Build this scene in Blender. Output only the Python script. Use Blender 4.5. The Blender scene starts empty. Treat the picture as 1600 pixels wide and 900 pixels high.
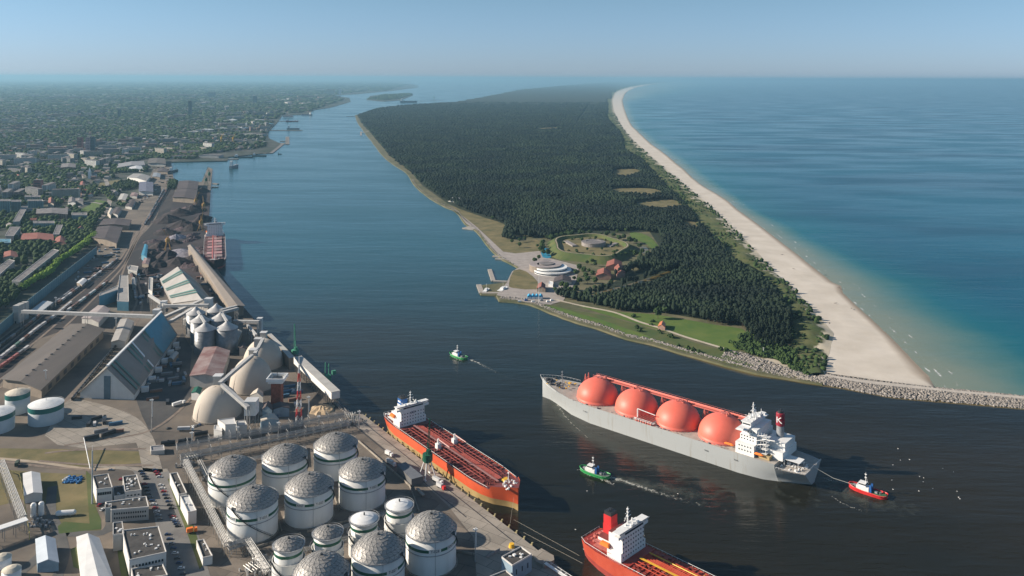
import bpy, math, random
import numpy as np
from mathutils import Vector, Matrix, noise
sc = bpy.context.scene; col = sc.collection
R = math.radians; PI = math.pi
rnd = random.Random(7); nr = np.random.default_rng(7)
# ---- camera: level view with the frame shifted down (upright walls stay upright)
H, F, CX, CY, ROLL = 340.0, 1300.0, 800.0, 121.6, math.atan(.0037)
cd = bpy.data.cameras.new('camera'); cam = bpy.data.objects.new('camera', cd); col.objects.link(cam); sc.camera = cam
cd.sensor_width = 36; cd.lens = 36 * F / 1600; cd.shift_y = -(450 - CY) / 1600; cd.clip_start = 1; cd.clip_end = 900000
cam.location = (0, 0, H); cam.rotation_euler = (PI / 2, 0, 0)
cam.matrix_world = Matrix.Translation((0, 0, H)) @ Matrix.Rotation(PI / 2, 4, 'X') @ Matrix.Rotation(ROLL, 4, 'Z')
def P(px, py, z=0.0):
    "ground point (height z) seen at photo pixel px,py"
    dx, dy = px - CX, py - CY
    a = dx * math.cos(ROLL) + dy * math.sin(ROLL); b = dy * math.cos(ROLL) - dx * math.sin(ROLL)
    Y = (H - z) * F / max(b, 3.7)
    return Vector((a * Y / F, Y, z))
def PY(px, Y, z=0):
    return Vector(((px - CX) * Y / F, Y, z))
# ---- light
SUN_EL, SUN_DIR = 24.0, 93.0     # shadows run towards azimuth SUN_DIR (from +Y towards +X)
w = bpy.data.worlds.new('World'); sc.world = w; w.use_nodes = True
nt = w.node_tree; bg = nt.nodes['Background']; sk = nt.nodes.new('ShaderNodeTexSky'); sk.sky_type = 'NISHITA'; sk.sun_disc = False
sk.sun_elevation = R(SUN_EL); sk.sun_rotation = R(SUN_DIR + 180); sk.altitude = 300; sk.air_density = 1.0; sk.dust_density = .25; sk.ozone_density = 4.5
tn_ = nt.nodes.new('ShaderNodeMix'); tn_.data_type = 'RGBA'; tn_.blend_type = 'MULTIPLY'; tn_.inputs[0].default_value = 1; nt.links.new(sk.outputs[0], tn_.inputs[6]); tn_.inputs[7].default_value = (.8, .95, 1.2, 1); hs_ = nt.nodes.new('ShaderNodeHueSaturation'); hs_.inputs['Saturation'].default_value = .7; nt.links.new(tn_.outputs[2], hs_.inputs['Color']); tc_ = nt.nodes.new('ShaderNodeTexCoord'); sx_ = nt.nodes.new('ShaderNodeSeparateXYZ'); nt.links.new(tc_.outputs['Generated'], sx_.inputs[0]); mr_ = nt.nodes.new('ShaderNodeMapRange'); mr_.inputs[1].default_value = 0; mr_.inputs[2].default_value = .11; nt.links.new(sx_.outputs['Z'], mr_.inputs[0])
tg_ = nt.nodes.new('ShaderNodeMix'); tg_.data_type = 'RGBA'; nt.links.new(mr_.outputs[0], tg_.inputs[0]); tg_.inputs[6].default_value = (1.12, 1.22, 1.5, 1); tg_.inputs[7].default_value = (.84, 1.08, 1.06, 1)
mm_ = nt.nodes.new('ShaderNodeMix'); mm_.data_type = 'RGBA'; mm_.blend_type = 'MULTIPLY'; mm_.inputs[0].default_value = 1; nt.links.new(hs_.outputs[0], mm_.inputs[6]); nt.links.new(tg_.outputs[2], mm_.inputs[7]); nt.links.new(mm_.outputs[2], bg.inputs[0]); bg.inputs[1].default_value = .047
sl = bpy.data.lights.new('sun', 'SUN'); sl.energy = 5.0; sl.angle = R(.5); sl.color = (1, .88, .74); so = bpy.data.objects.new('sun', sl); col.objects.link(so)
sd = Vector((math.sin(R(SUN_DIR)) * math.cos(R(SUN_EL)), math.cos(R(SUN_DIR)) * math.cos(R(SUN_EL)), -math.sin(R(SUN_EL))))
so.rotation_euler = sd.to_track_quat('-Z', 'Y').to_euler(); so.location = (-500, 0, 900)
sc.view_settings.view_transform = 'Standard'; sc.view_settings.look = 'None'; sc.view_settings.exposure = .82; sc.view_settings.gamma = 1
sc.cycles.use_denoising = True; sc.cycles.max_bounces = 5; sc.cycles.diffuse_bounces = 2; sc.cycles.glossy_bounces = 2; sc.cycles.volume_bounces = 1
sc.cycles.transparent_max_bounces = 6; sc.cycles.sample_clamp_indirect = 4
# ---- materials
MATS = {}
def mat(name, c, rough=.8, metal=0, c2=None, scale=.1, var=.15, bump=0, stretch=None, spec=.3, detail=4, fac=None):
    "procedural material: base colour c, mottled towards c2 (or lighter/darker by var) with world-scale noise"
    if name in MATS: return MATS[name]
    m = bpy.data.materials.new(name); m.use_nodes = True; n = m.node_tree.nodes; l = m.node_tree.links; b = n['Principled BSDF']
    b.inputs['Roughness'].default_value = rough; b.inputs['Metallic'].default_value = metal; b.inputs['Specular IOR Level'].default_value = spec
    g = n.new('ShaderNodeNewGeometry'); mp = n.new('ShaderNodeMapping'); l.new(g.outputs['Position'], mp.inputs[0])
    if stretch: mp.inputs['Scale'].default_value = stretch[:3]; mp.inputs['Rotation'].default_value = (0, 0, stretch[3] if len(stretch) > 3 else 0)
    t = n.new('ShaderNodeTexNoise'); t.inputs['Scale'].default_value = scale; t.inputs['Detail'].default_value = detail; t.inputs['Roughness'].default_value = .62; l.new(mp.outputs[0], t.inputs[0])
    mr = n.new('ShaderNodeMapRange'); mr.inputs[1].default_value = .32; mr.inputs[2].default_value = .68; l.new(t.outputs[0], mr.inputs[0])
    if fac: mr.inputs[1].default_value, mr.inputs[2].default_value = fac
    mx = n.new('ShaderNodeMix'); mx.data_type = 'RGBA'; l.new(mr.outputs[0], mx.inputs[0])
    A = c if c2 else tuple(x * (1 - var) for x in c); B = c2 if c2 else tuple(min(1, x * (1 + var)) for x in c)
    mx.inputs[6].default_value = (*A, 1); mx.inputs[7].default_value = (*B, 1); l.new(mx.outputs[2], b.inputs['Base Color'])
    if bump:
        bp = n.new('ShaderNodeBump'); bp.inputs['Strength'].default_value = .6; bp.inputs['Distance'].default_value = bump; l.new(t.outputs[0], bp.inputs['Height']); l.new(bp.outputs[0], b.inputs['Normal'])
    MATS[name] = m; return m
def joints(m, wd, ht, rot, amt=.75):
    "slab joints and patches multiplied into the base colour"
    n = m.node_tree.nodes; l = m.node_tree.links; b = n['Principled BSDF']; g = n.new('ShaderNodeNewGeometry'); mp = n.new('ShaderNodeMapping'); mp.inputs['Rotation'].default_value = (0, 0, rot); l.new(g.outputs['Position'], mp.inputs[0])
    t = n.new('ShaderNodeTexBrick'); t.inputs['Scale'].default_value = 1; t.inputs['Brick Width'].default_value = wd; t.inputs['Row Height'].default_value = ht; t.inputs['Mortar Size'].default_value = .22; t.inputs['Color1'].default_value = (1, 1, 1, 1); t.inputs['Color2'].default_value = (amt, amt, amt, 1); t.inputs['Mortar'].default_value = (.45, .45, .45, 1); l.new(mp.outputs[0], t.inputs[0])
    mx = n.new('ShaderNodeMix'); mx.data_type = 'RGBA'; mx.blend_type = 'MULTIPLY'; mx.inputs[0].default_value = 1; old = b.inputs['Base Color'].links[0].from_socket; l.new(old, mx.inputs[6]); l.new(t.outputs[0], mx.inputs[7]); l.new(mx.outputs[2], b.inputs['Base Color']); return m
def foam_mat(name, c, scale, lo, hi, stretch=(1, 1, 1)):
    "foam whose cover follows noise and an along-the-strip fade attribute"
    m = bpy.data.materials.new(name); m.use_nodes = True; n = m.node_tree.nodes; l = m.node_tree.links; b = n['Principled BSDF']; b.inputs['Base Color'].default_value = (*c, 1); b.inputs['Roughness'].default_value = .8
    g = n.new('ShaderNodeNewGeometry'); mp = n.new('ShaderNodeMapping'); mp.inputs['Scale'].default_value = stretch; l.new(g.outputs['Position'], mp.inputs[0]); t = n.new('ShaderNodeTexNoise'); t.inputs['Scale'].default_value = scale; t.inputs['Detail'].default_value = 6; t.inputs['Roughness'].default_value = .7; l.new(mp.outputs[0], t.inputs[0])
    at = n.new('ShaderNodeAttribute'); at.attribute_name = 'shore'; a = n.new('ShaderNodeMath'); a.operation = 'MULTIPLY_ADD'; a.inputs[1].default_value = .38; l.new(at.outputs['Fac'], a.inputs[0]); l.new(t.outputs[0], a.inputs[2])
    mr = n.new('ShaderNodeMapRange'); mr.inputs[1].default_value = lo; mr.inputs[2].default_value = hi; l.new(a.outputs[0], mr.inputs[0]); l.new(mr.outputs[0], b.inputs['Alpha']); return m
# ---- mesh builder
class MB:
    def __init__(s): s.v = []; s.f = []
    def add(s, vs, fs):
        k = len(s.v); s.v += [tuple(v) for v in vs]; s.f += [tuple(i + k for i in f) for f in fs]; return s
    def box(s, x, y, z, w, d, h, rz=0, top=1.0):
        c, q = math.cos(rz), math.sin(rz); vs = []
        for zz, k in ((z, 1), (z + h, top)):
            for a, b in ((-1, -1), (1, -1), (1, 1), (-1, 1)):
                X, Y = a * w / 2 * k, b * d / 2 * k; vs.append((x + X * c - Y * q, y + X * q + Y * c, zz))
        return s.add(vs, [(0, 3, 2, 1), (4, 5, 6, 7), (0, 1, 5, 4), (1, 2, 6, 5), (2, 3, 7, 6), (3, 0, 4, 7)])
    def prism(s, pts, z0, z1):
        n = len(pts); return s.add([(p[0], p[1], z0) for p in pts] + [(p[0], p[1], z1) for p in pts],
            [tuple(range(n - 1, -1, -1)), tuple(range(n, 2 * n))] + [(i, (i + 1) % n, n + (i + 1) % n, n + i) for i in range(n)])
    def cyl(s, x, y, z, r, h, n=16, r2=None):
        r2 = r if r2 is None else r2
        vs = [(x + (r, r2)[k] * math.cos(2 * PI * i / n), y + (r, r2)[k] * math.sin(2 * PI * i / n), z + k * h) for k in (0, 1) for i in range(n)]
        return s.add(vs, [(i, (i + 1) % n, n + (i + 1) % n, n + i) for i in range(n)] + [tuple(range(n - 1, -1, -1)), tuple(range(n, 2 * n))])
    def lathe(s, x, y, prof, n=24):
        m = len(prof); vs = [(x + r * math.cos(2 * PI * i / n), y + r * math.sin(2 * PI * i / n), z) for r, z in prof for i in range(n)]
        fs = [(j * n + i, j * n + (i + 1) % n, (j + 1) * n + (i + 1) % n, (j + 1) * n + i) for j in range(m - 1) for i in range(n)]
        return s.add(vs, fs + [tuple(range((m - 1) * n, m * n))])
    def tube(s, p, q, r, n=5, r2=None):
        p, q = Vector(p), Vector(q); d = q - p
        if d.length < 1e-6: return s
        d.normalize(); u = d.cross(Vector((0, 0, 1)) if abs(d.z) < .95 else Vector((1, 0, 0))).normalized(); v = d.cross(u); r2 = r if r2 is None else r2
        vs = [(c + (u * math.cos(2 * PI * i / n) + v * math.sin(2 * PI * i / n)) * rr) for c, rr in ((p, r), (q, r2)) for i in range(n)]
        return s.add(vs, [(i, (i + 1) % n, n + (i + 1) % n, n + i) for i in range(n)] + [tuple(range(n - 1, -1, -1)), tuple(range(n, 2 * n))])
    def beam(s, p, q, w, h):
        "box section beam from p to q (centre of its underside), w wide and h high"
        p, q = Vector(p), Vector(q); d = (q - p); u = Vector((-d.y, d.x, 0)); u = u.normalized() * w / 2 if u.length > 1e-6 else Vector((w / 2, 0, 0)); k = Vector((0, 0, h))
        return s.add([p - u, p + u, q + u, q - u, p - u + k, p + u + k, q + u + k, q - u + k], [(0, 1, 2, 3), (7, 6, 5, 4), (0, 4, 5, 1), (1, 5, 6, 2), (2, 6, 7, 3), (3, 7, 4, 0)])
    def gable(s, w, d, z, h, over=.0, x=0, y=0, rz=0, thick=.5):
        "gable roof, ridge along y"
        c, q = math.cos(rz), math.sin(rz); W, D = w / 2 + over, d / 2 + over; e = h * over / (w / 2)
        pf = [(-W, z - e), (0, z + h), (W, z - e), (W, z - e + thick), (0, z + h + thick), (-W, z - e + thick)]
        vs = [(x + a * c - b * q, y + a * q + b * c, zz) for b in (-D, D) for a, zz in pf]
        return s.add(vs, [(i, (i + 1) % 6, 6 + (i + 1) % 6, 6 + i) for i in range(6)] + [(0, 5, 4, 1), (1, 4, 3, 2), (7, 10, 11, 6), (8, 9, 10, 7)])
    def house(s, w, d, h, rh, x=0, y=0, z=0, rz=0):
        "walls with gable ends, ridge along y"
        c, q = math.cos(rz), math.sin(rz); vs = []
        for b in (-d / 2, d / 2):
            for a, zz in ((-w / 2, 0), (w / 2, 0), (w / 2, h), (0, h + rh), (-w / 2, h)): vs.append((x + a * c - b * q, y + a * q + b * c, z + zz))
        return s.add(vs, [(0, 1, 2, 3, 4), (9, 8, 7, 6, 5), (0, 5, 6, 1), (1, 6, 7, 2), (2, 7, 8, 3), (3, 8, 9, 4), (4, 9, 5, 0)])
    def mesh(s, name, mats, smooth=False, idx=None):
        me = bpy.data.meshes.new(name); me.from_pydata(s.v, [], s.f)
        for m in (mats if isinstance(mats, (list, tuple)) else [mats]): me.materials.append(m)
        if idx is not None: me.polygons.foreach_set('material_index', idx)
        if smooth: me.polygons.foreach_set('use_smooth', [True] * len(me.polygons))
        me.validate(); me.update(); return me
def tag(o, label=None, cat=None, group=None, kind=None, category=None):
    cat = cat or category
    for k, v in (('label', label), ('category', cat), ('group', group), ('kind', kind)):
        if v: o[k] = v
    return o
def O(name, mb, m, parent=None, smooth=False, loc=None, rz=0, **k):
    o = bpy.data.objects.new(name, mb if isinstance(mb, bpy.types.Mesh) else mb.mesh(name, m, smooth)); col.objects.link(o)
    if parent is not None: o.parent = parent
    if loc is not None: o.location = loc; o.rotation_euler = (0, 0, rz)
    return tag(o, **k)
def T(name, label, cat, loc=(0, 0, 0), rz=0, group=None):
    o = bpy.data.objects.new(name, None); col.objects.link(o); o.location = loc; o.rotation_euler = (0, 0, rz); o.empty_display_size = 1
    return tag(o, label, cat, group)
def kids(o): return [c for c in bpy.data.objects if c.parent is o]
def copy_tree(o, loc, rz=0, label=None, group=None, mats=None, scale=None, ch=None):
    r = o.copy(); col.objects.link(r); r.location = loc; r.rotation_euler = (0, 0, rz)
    if label: r['label'] = label
    if group: r['group'] = group
    if scale: r.scale = scale
    for c in (ch if ch is not None else [(k, kids(k)) for k in kids(o)]):
        k, sub = c; n = k.copy(); col.objects.link(n); n.parent = r
        for g in sub: h = g.copy(); col.objects.link(h); h.parent = n
        if mats and k.name.split('.')[0] in mats and n.type == 'MESH':
            n.material_slots[0].link = 'OBJECT'; n.material_slots[0].material = mats[k.name.split('.')[0]]
    return r
def sub(line, n=4, jit=0, seed=1, closed=False):
    "smooth a pixel polyline (Catmull-Rom), optional roughness in pixels"
    r = random.Random(seed); out = []; L = len(line); rg = range(L if closed else L - 1)
    g = (lambda i: line[i % L]) if closed else (lambda i: line[min(max(i, 0), L - 1)])
    for i in rg:
        a, b, c, d = g(i - 1), g(i), g(i + 1), g(i + 2)
        for k in range(n):
            t = k / n; q = []
            for j in (0, 1): q.append(.5 * (2 * b[j] + (c[j] - a[j]) * t + (2 * a[j] - 5 * b[j] + 4 * c[j] - d[j]) * t * t + (3 * b[j] - a[j] - 3 * c[j] + d[j]) * t ** 3))
            if jit: q = [q[0] + r.uniform(-jit, jit), q[1] + r.uniform(-jit, jit) * .5]
            out.append(tuple(q))
    if not closed: out.append(line[-1])
    return out
def area(pts): return sum(pts[i][0] * pts[(i + 1) % len(pts)][1] - pts[(i + 1) % len(pts)][0] * pts[i][1] for i in range(len(pts)))
def sheet(name, line, z, m, skirt=None, kind='structure', world=False, **k):
    "flat sheet from a pixel outline; skirt=(outward offset, z below) gives it a sloping edge"
    p = [Vector((q[0], q[1], z)) for q in line] if world else [P(q[0], q[1], z) for q in line]
    if area(p) < 0: p.reverse()
    mb = MB(); n = len(p)
    mb.add(p, [tuple(range(n))])
    if skirt:
        o = []
        for i in range(n):
            d = (p[(i + 1) % n] - p[i - 1]); d.z = 0; d = Vector((d.y, -d.x, 0)).normalized() * skirt[0]; o.append(Vector((p[i].x + d.x, p[i].y + d.y, skirt[1])))
        k0 = len(mb.v); mb.v += [tuple(x) for x in o]; mb.f += [(i, k0 + i, k0 + (i + 1) % n, (i + 1) % n) for i in range(n)]
    return O(name, mb, m, kind=kind, **k)
def road(name, line, wd, z, m, world=False, kind='structure', n=4, **k):
    "strip of constant width along a pixel polyline"
    p = [Vector((q[0], q[1], z)) for q in line] if world else [P(a, b, z) for a, b in sub(line, n)]
    vs = []; 
    for i in range(len(p)):
        d = p[min(i + 1, len(p) - 1)] - p[max(i - 1, 0)]; d.z = 0; d = Vector((-d.y, d.x, 0)).normalized() * wd / 2; vs += [p[i] - d, p[i] + d]
    return O(name, MB().add(vs, [(2 * i, 2 * i + 2, 2 * i + 3, 2 * i + 1) for i in range(len(p) - 1)]), m, kind=kind, **k)
def inside(x, y, poly):
    "numpy point in polygon"
    c = np.zeros(len(x), bool); n = len(poly)
    for i in range(n):
        x1, y1 = poly[i][:2]; x2, y2 = poly[i - 1][:2]
        with np.errstate(divide='ignore', invalid='ignore'):
            c ^= ((y1 > y) != (y2 > y)) & (x < (x2 - x1) * (y - y1) / (y2 - y1 + 1e-12) + x1)
    return c
def fr(A, B, C, z=0):
    "frame of a rectangular footprint from three pixel corners at height z: A-B one side, C next after B -> centre, rz, |AB|, depth"
    a, b, c = P(*A, z), P(*B, z), P(*C, z); u = (b - a); wd = u.length; u.normalize(); v = Vector((-u.y, u.x, 0)); dp = (c - b).dot(v)
    ctr = a + u * wd / 2 + v * dp / 2; return Vector((ctr.x, ctr.y, 0)), math.atan2(u.y, u.x), wd, abs(dp)
GZ = 3.0   # level of the port ground
# ================= water =================
def water_mat(name, deep, shallow=None, mid=None, wave=.5, wl=12, rough=.08, patch=None):
    m = bpy.data.materials.new(name); m.use_nodes = True; n = m.node_tree.nodes; l = m.node_tree.links; b = n['Principled BSDF']
    b.inputs['Roughness'].default_value = rough; b.inputs['IOR'].default_value = 1.33; b.inputs['Specular IOR Level'].default_value = .24
    g = n.new('ShaderNodeNewGeometry')
    def nz(scale, sx=1, sy=1, rot=0, det=3, rg=.55):
        mp = n.new('ShaderNodeMapping'); mp.inputs['Scale'].default_value = (sx, sy, 1); mp.inputs['Rotation'].default_value = (0, 0, rot); l.new(g.outputs['Position'], mp.inputs[0])
        t = n.new('ShaderNodeTexNoise'); t.inputs['Scale'].default_value = scale; t.inputs['Detail'].default_value = det; t.inputs['Roughness'].default_value = rg; l.new(mp.outputs[0], t.inputs[0]); return t.outputs[0]
    def mixc(f, A, B):
        mx = n.new('ShaderNodeMix'); mx.data_type = 'RGBA'; l.new(f, mx.inputs[0])
        for i, q in ((6, A), (7, B)):
            if isinstance(q, tuple): mx.inputs[i].default_value = (*q, 1)
            else: l.new(q, mx.inputs[i])
        return mx.outputs[2]
    def rng(v, a, b_, c=0, d=1):
        r = n.new('ShaderNodeMapRange'); r.inputs[1].default_value = a; r.inputs[2].default_value = b_; r.inputs[3].default_value = c; r.inputs[4].default_value = d; r.interpolation_type = 'SMOOTHSTEP'; l.new(v, r.inputs[0]); return r.outputs[0]
    def mth(op, a, b_):
        q = n.new('ShaderNodeMath'); q.operation = op; l.new(a, q.inputs[0])
        if isinstance(b_, (int, float)): q.inputs[1].default_value = b_
        else: l.new(b_, q.inputs[1])
        return q.outputs[0]
    c = mixc(rng(nz(.0011, 1, 2.2, .3, 4), .38, .66), deep, patch or tuple(x * 1.35 for x in deep))
    if shallow:
        at = n.new('ShaderNodeAttribute'); at.attribute_name = 'shore'
        a = mth('ADD', at.outputs['Fac'], mth('MULTIPLY', mth('SUBTRACT', nz(.006, 1, 1, 0, 6, .6), .5), .55))
        c = mixc(rng(a, .35, 1.5), mid, c); c = mixc(rng(a, -.05, 1.0), shallow, c)
    else:
        at = n.new('ShaderNodeAttribute'); at.attribute_name = 'shore'
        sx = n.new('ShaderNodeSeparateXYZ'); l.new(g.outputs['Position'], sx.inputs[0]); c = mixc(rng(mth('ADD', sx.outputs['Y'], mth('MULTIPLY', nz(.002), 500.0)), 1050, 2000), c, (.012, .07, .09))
        a = mth('ADD', at.outputs['Fac'], mth('MULTIPLY', mth('SUBTRACT', nz(.03, 1, 1, 0, 4, .6), .5), .6))
        c = mixc(rng(a, -.1, .9), (.13, .095, .03), c)
    l.new(c, b.inputs['Base Color'])
    w1 = nz(1 / wl, .35, 1.6, .35, 4, .6); w2 = nz(.016, .45, 1.5, .15, 3)
    bp = n.new('ShaderNodeBump'); bp.inputs['Strength'].default_value = 1; bp.inputs['Distance'].default_value = wave; l.new(w1, bp.inputs['Height'])
    bp2 = n.new('ShaderNodeBump'); bp2.inputs['Strength'].default_value = 1; bp2.inputs['Distance'].default_value = wave * 3; l.new(w2, bp2.inputs['Height']); l.new(bp.outputs[0], bp2.inputs['Normal'])
    l.new(bp2.outputs[0], b.inputs['Normal'])
    r = rng(nz(.0022, 1, 3, .2, 4), .35, .65, rough, rough + .13); l.new(r, b.inputs['Roughness'])
    if shallow: b.inputs['IOR'].default_value = 1.2
    return m
SHORE = [(1170,124.2),(1125,124.6),(1075,126.5),(1025,131),(990,137),(975,145),(970,157),(972,166),(975,175),(979,186),(985,197),(1000,211),(1015,225),(1031,236),(1045,247),(1055,256),(1067,265),(1080,278),(1095,290),(1118,303),(1137,315),(1150,327),(1185,352),(1215,375),(1248,400),(1265,414),(1286,430),(1300,441),(1314,447),(1317,458),(1338,478),(1364,501),(1395,530),(1427,562),(1453,587),(1459,606)]
DUNE = [(1160,124.2),(1118,124.7),(1068,126.6),(1015,131),(980,137),(962,145),(957,157),(958,166),(960,175),(970,195),(980,209),(992,222),(1008,237),(1025,252),(1046,270),(1070,290),(1112,325),(1150,362),(1187,400),(1208,426),(1237,449),(1271,489),(1291,510),(1303,524),(1298,545),(1291,576),(1289,590)]
DUNE2 = DUNE[:-2] + [(1291,576),(1289,586),(1345,594),(1400,601),(1452,608)]
FOREDGE = [(1150,124.2),(1105,124.8),(1055,126.7),(1000,131),(968,137),(953,145),(948,157),(947,170),(947,187),(960,200),(970,212),(974,237),(1002,252),(1032,287),(1050,307),(1070,325),(1105,370),(1150,417),(1185,435),(1213,463),(1231,495),(1237,530),(1232,560),(1250,576),(1262,590)]
def xat(line, y):
    ys = [q[1] for q in line]; xs = [q[0] for q in line]; return float(np.interp(y, ys, xs))
BWN = [(1275,581),(1297,585),(1345,591),(1400,598),(1459,605.5),(1530,612),(1600,619),(1800,638),(2200,676)]      # sea side of the mole
BWS = [(1182,582),(1225,590),(1260,597.5),(1320,607),(1395,621),(1500,630),(1583,637),(1650,643),(1800,657),(2200,694)]
def outer(y): return float(np.interp(y, [124, 160, 200, 250, 325, 400, 450, 500, 550, 600, 640], [1180, 985, 1003, 1075, 1180, 1330, 1440, 1530, 1620, 1690, 1750]))
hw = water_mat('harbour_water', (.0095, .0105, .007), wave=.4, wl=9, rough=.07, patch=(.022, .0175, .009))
sw = water_mat('sea_water', (.0, .085, .14), (.19, .22, .17), (.003, .13, .14), wave=.3, wl=16, rough=.12, patch=(.0, .055, .1))
def grid_sheet(name, xs, ys, z, m, att, kind='structure'):
    vs, fs, av = [], [], []; W = len(xs)
    for y in ys:
        for x in xs: vs.append(P(x, y, z)); av.append(att(x, y))
    for j in range(len(ys) - 1):
        for i in range(W - 1): fs.append((j * W + i, (j + 1) * W + i, (j + 1) * W + i + 1, j * W + i + 1))
    o = O(name, MB().add(vs, fs), m, kind=kind)
    a = o.data.attributes.new('shore', 'FLOAT', 'POINT'); a.data.foreach_set('value', av); return o
SPITW = [(555,180),(558,190),(568,205),(580,220),(590,233),(600,245),(616,258),(635,270),(642,281),(650,292),(672,310),(697,324),(713,331),(727,350),(745,362),(765,388),(779,401),(790,408),(810,419),(801,424),(792,441)]
SPITS = [(776,461),(781,470),(821,474),(844,482),(871,493),(902,504),(934,513),(979,529),(1020,538),(1055,549),(1092,559),(1135,571),(1182,583)]
def dseg(x, y, line):
    b = 1e9
    for i in range(len(line) - 1):
        ax, ay = line[i]; bx, by = line[i + 1]; dx, dy = bx - ax, by - ay; t = max(0, min(1, ((x - ax) * dx + (y - ay) * dy) / (dx * dx + dy * dy))); b = min(b, math.hypot(x - ax - t * dx, y - ay - t * dy))
    return b
SW_ = [tuple(P(*q)[:2]) for q in SPITS + BWS[1:8]]
def hatt(x, y):
    if y < 440 or x < 770: return 2.0
    p = P(x, y); d = dseg(p.x, p.y, SW_) / (4 + 9 * max(0, math.exp(-((x - 1150) / 90) ** 2)))
    return min(d - .45, 2)
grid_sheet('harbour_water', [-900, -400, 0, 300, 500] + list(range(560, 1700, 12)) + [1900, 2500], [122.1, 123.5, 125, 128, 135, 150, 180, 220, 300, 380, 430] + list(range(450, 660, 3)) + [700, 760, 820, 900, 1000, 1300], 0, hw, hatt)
def satt(x, y):
    s = xat(SHORE, y) if y < 606 else 1459; return max(-.3, min(3, (x - s) / max(outer(y) - s, 1) if x < outer(y) else 1 + (x - outer(y)) / 260))
ys = [122.2, 122.8, 123.5, 124.2, 125, 126, 128, 130, 133, 137, 142] + list(range(148, 700, 4))
vs, fs, av = [], [], []; NC = 120
for y in ys:
    x0 = xat(SHORE, y) - (14 if y < 596 else 0); 
    if y < 124.5: x0 = 1120
    if y > 596: x0 = max(x0 - 5, float(np.interp(y, [q[1] for q in BWN[2:]], [q[0] for q in BWN[2:]])))
    for i in range(NC):
        x = x0 + (2700 - x0) * (i / (NC - 1)) ** 2.2; vs.append(P(x, y, .15)); av.append(satt(x, y))
for j in range(len(ys) - 1):
    for i in range(NC - 1): fs.append((j * NC + i, (j + 1) * NC + i, (j + 1) * NC + i + 1, j * NC + i + 1))
sea = O('sea', MB().add(vs, fs), sw, kind='structure'); a = sea.data.attributes.new('shore', 'FLOAT', 'POINT'); a.data.foreach_set('value', av)
# ================= land =================
grass = mat('grass', (.05, .085, .022), c2=(.10, .105, .035), scale=.03, rough=.95)
drygrass = mat('dry_grass', (.09, .088, .035), c2=(.2, .16, .075), scale=.035, rough=.95)
bright = mat('bright_grass', (.05, .11, .015), c2=(.11, .15, .03), scale=.025, rough=.95)
concrete = mat('concrete', (.24, .215, .18), c2=(.36, .32, .27), scale=.05, rough=.85, detail=8)
asphalt = mat('asphalt', (.075, .075, .075), c2=(.13, .125, .115), scale=.06, rough=.9)
dirt = mat('port_ground', (.075, .066, .058), c2=(.2, .165, .13), scale=.014, rough=.95, detail=8)
coal = mat('coal_ground', (.011, .011, .014), c2=(.05, .038, .042), scale=.012, rough=.9, detail=7)
ballast = mat('ballast', (.018, .018, .022), c2=(.05, .042, .04), scale=.05, rough=.95, stretch=(1, .12, 1, -.6))
pathm = mat('path', (.38, .33, .25), c2=(.48, .42, .33), scale=.1, rough=.95)
cityg = mat('city_ground', (.02, .035, .022), c2=(.075, .072, .065), scale=.013, rough=.95, detail=8, fac=(.42, .62))
fieldg = mat('far_fields', (.02, .04, .02), c2=(.09, .1, .055), scale=.0009, rough=.95, stretch=(1, 2.5, 1), detail=6)
sandm = mat('sand', (.5, .43, .34), c2=(.62, .55, .46), scale=.03, rough=.95, detail=8, bump=.5)
paving = mat('paving', (.27, .24, .22), c2=(.36, .32, .29), scale=.1, rough=.9)
QUAY = [(900,905),(836,856),(709,758),(640,704),(567,647),(548,646),(528,629),(470,560),(416,520),(381,480),(341,423),(334,400),(326,348),(329,297),(332,264),(325,261),(315,284),(272,284),(267,253),(355,251),(357,245),(421,238.5),(439,224.5),(420,216),(418,206),(432,193),(437,186),(441,180),(484,179),(488,172),(516,168),(548,159),(546,153),(520,149),(560,147),(600,143),(654,137),(640,132),(628,130),(665,125.5),(720,123.4),(700,122.3)]
LAND = QUAY + [(-1500,113.8+0),(-2500,200),(-2500,1000),(0,1300),(1000,1300),(1010,1010)]
LAND = [(a, max(b, 122.2)) if a > 0 else (a, b if b > 150 else 116) for a, b in LAND]
sheet('city_terrain', LAND, GZ - .3, cityg, skirt=(.05, -2))
sheet('port_ground', [(900,905),(836,856),(709,758),(567,647),(548,646),(528,629),(470,560),(416,520),(381,480),(341,423),(334,400),(326,348),(329,297),(332,264),(325,261),(315,284),(272,284),(267,253),(240,262),(225,300),(190,330),(160,350),(150,385),(60,470),(0,520),(-400,640),(-600,1100),(1000,1250),(1000,1000)], GZ, dirt)
sheet('coal_yard_ground', [(338,415),(334,400),(326,348),(329,300),(272,305),(250,330),(225,372),(205,420),(210,470),(300,452),(330,430)], GZ + .05, coal)
sheet('rail_yard_ground', [(275,290),(262,285),(243,345),(215,375),(190,400),(150,440),(90,475),(-20,540),(-300,640),(-300,760),(0,600),(60,530),(130,505),(165,470),(190,440),(225,400),(262,350)], GZ + .06, ballast)
sheet('far_fields', [(-1500,123),(640,123.4),(600,128),(420,140),(200,150),(0,150),(-900,150)], GZ - .1, fieldg)
sheet('grass_field', [(-40,700),(120,702),(235,706),(240,722),(130,730),(60,722),(-40,716)], GZ + .04, drygrass)
sheet('grass_field', [(-60,728),(60,738),(142,742),(158,828),(150,834),(92,832),(82,800),(60,775),(-40,800)], GZ + .04, drygrass)
sheet('quay_apron', [(836,856),(709,758),(567,647),(548,646),(556,665),(600,700),(640,735),(700,790),(740,840),(745,905),(885,900)], GZ + .05, concrete)
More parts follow.
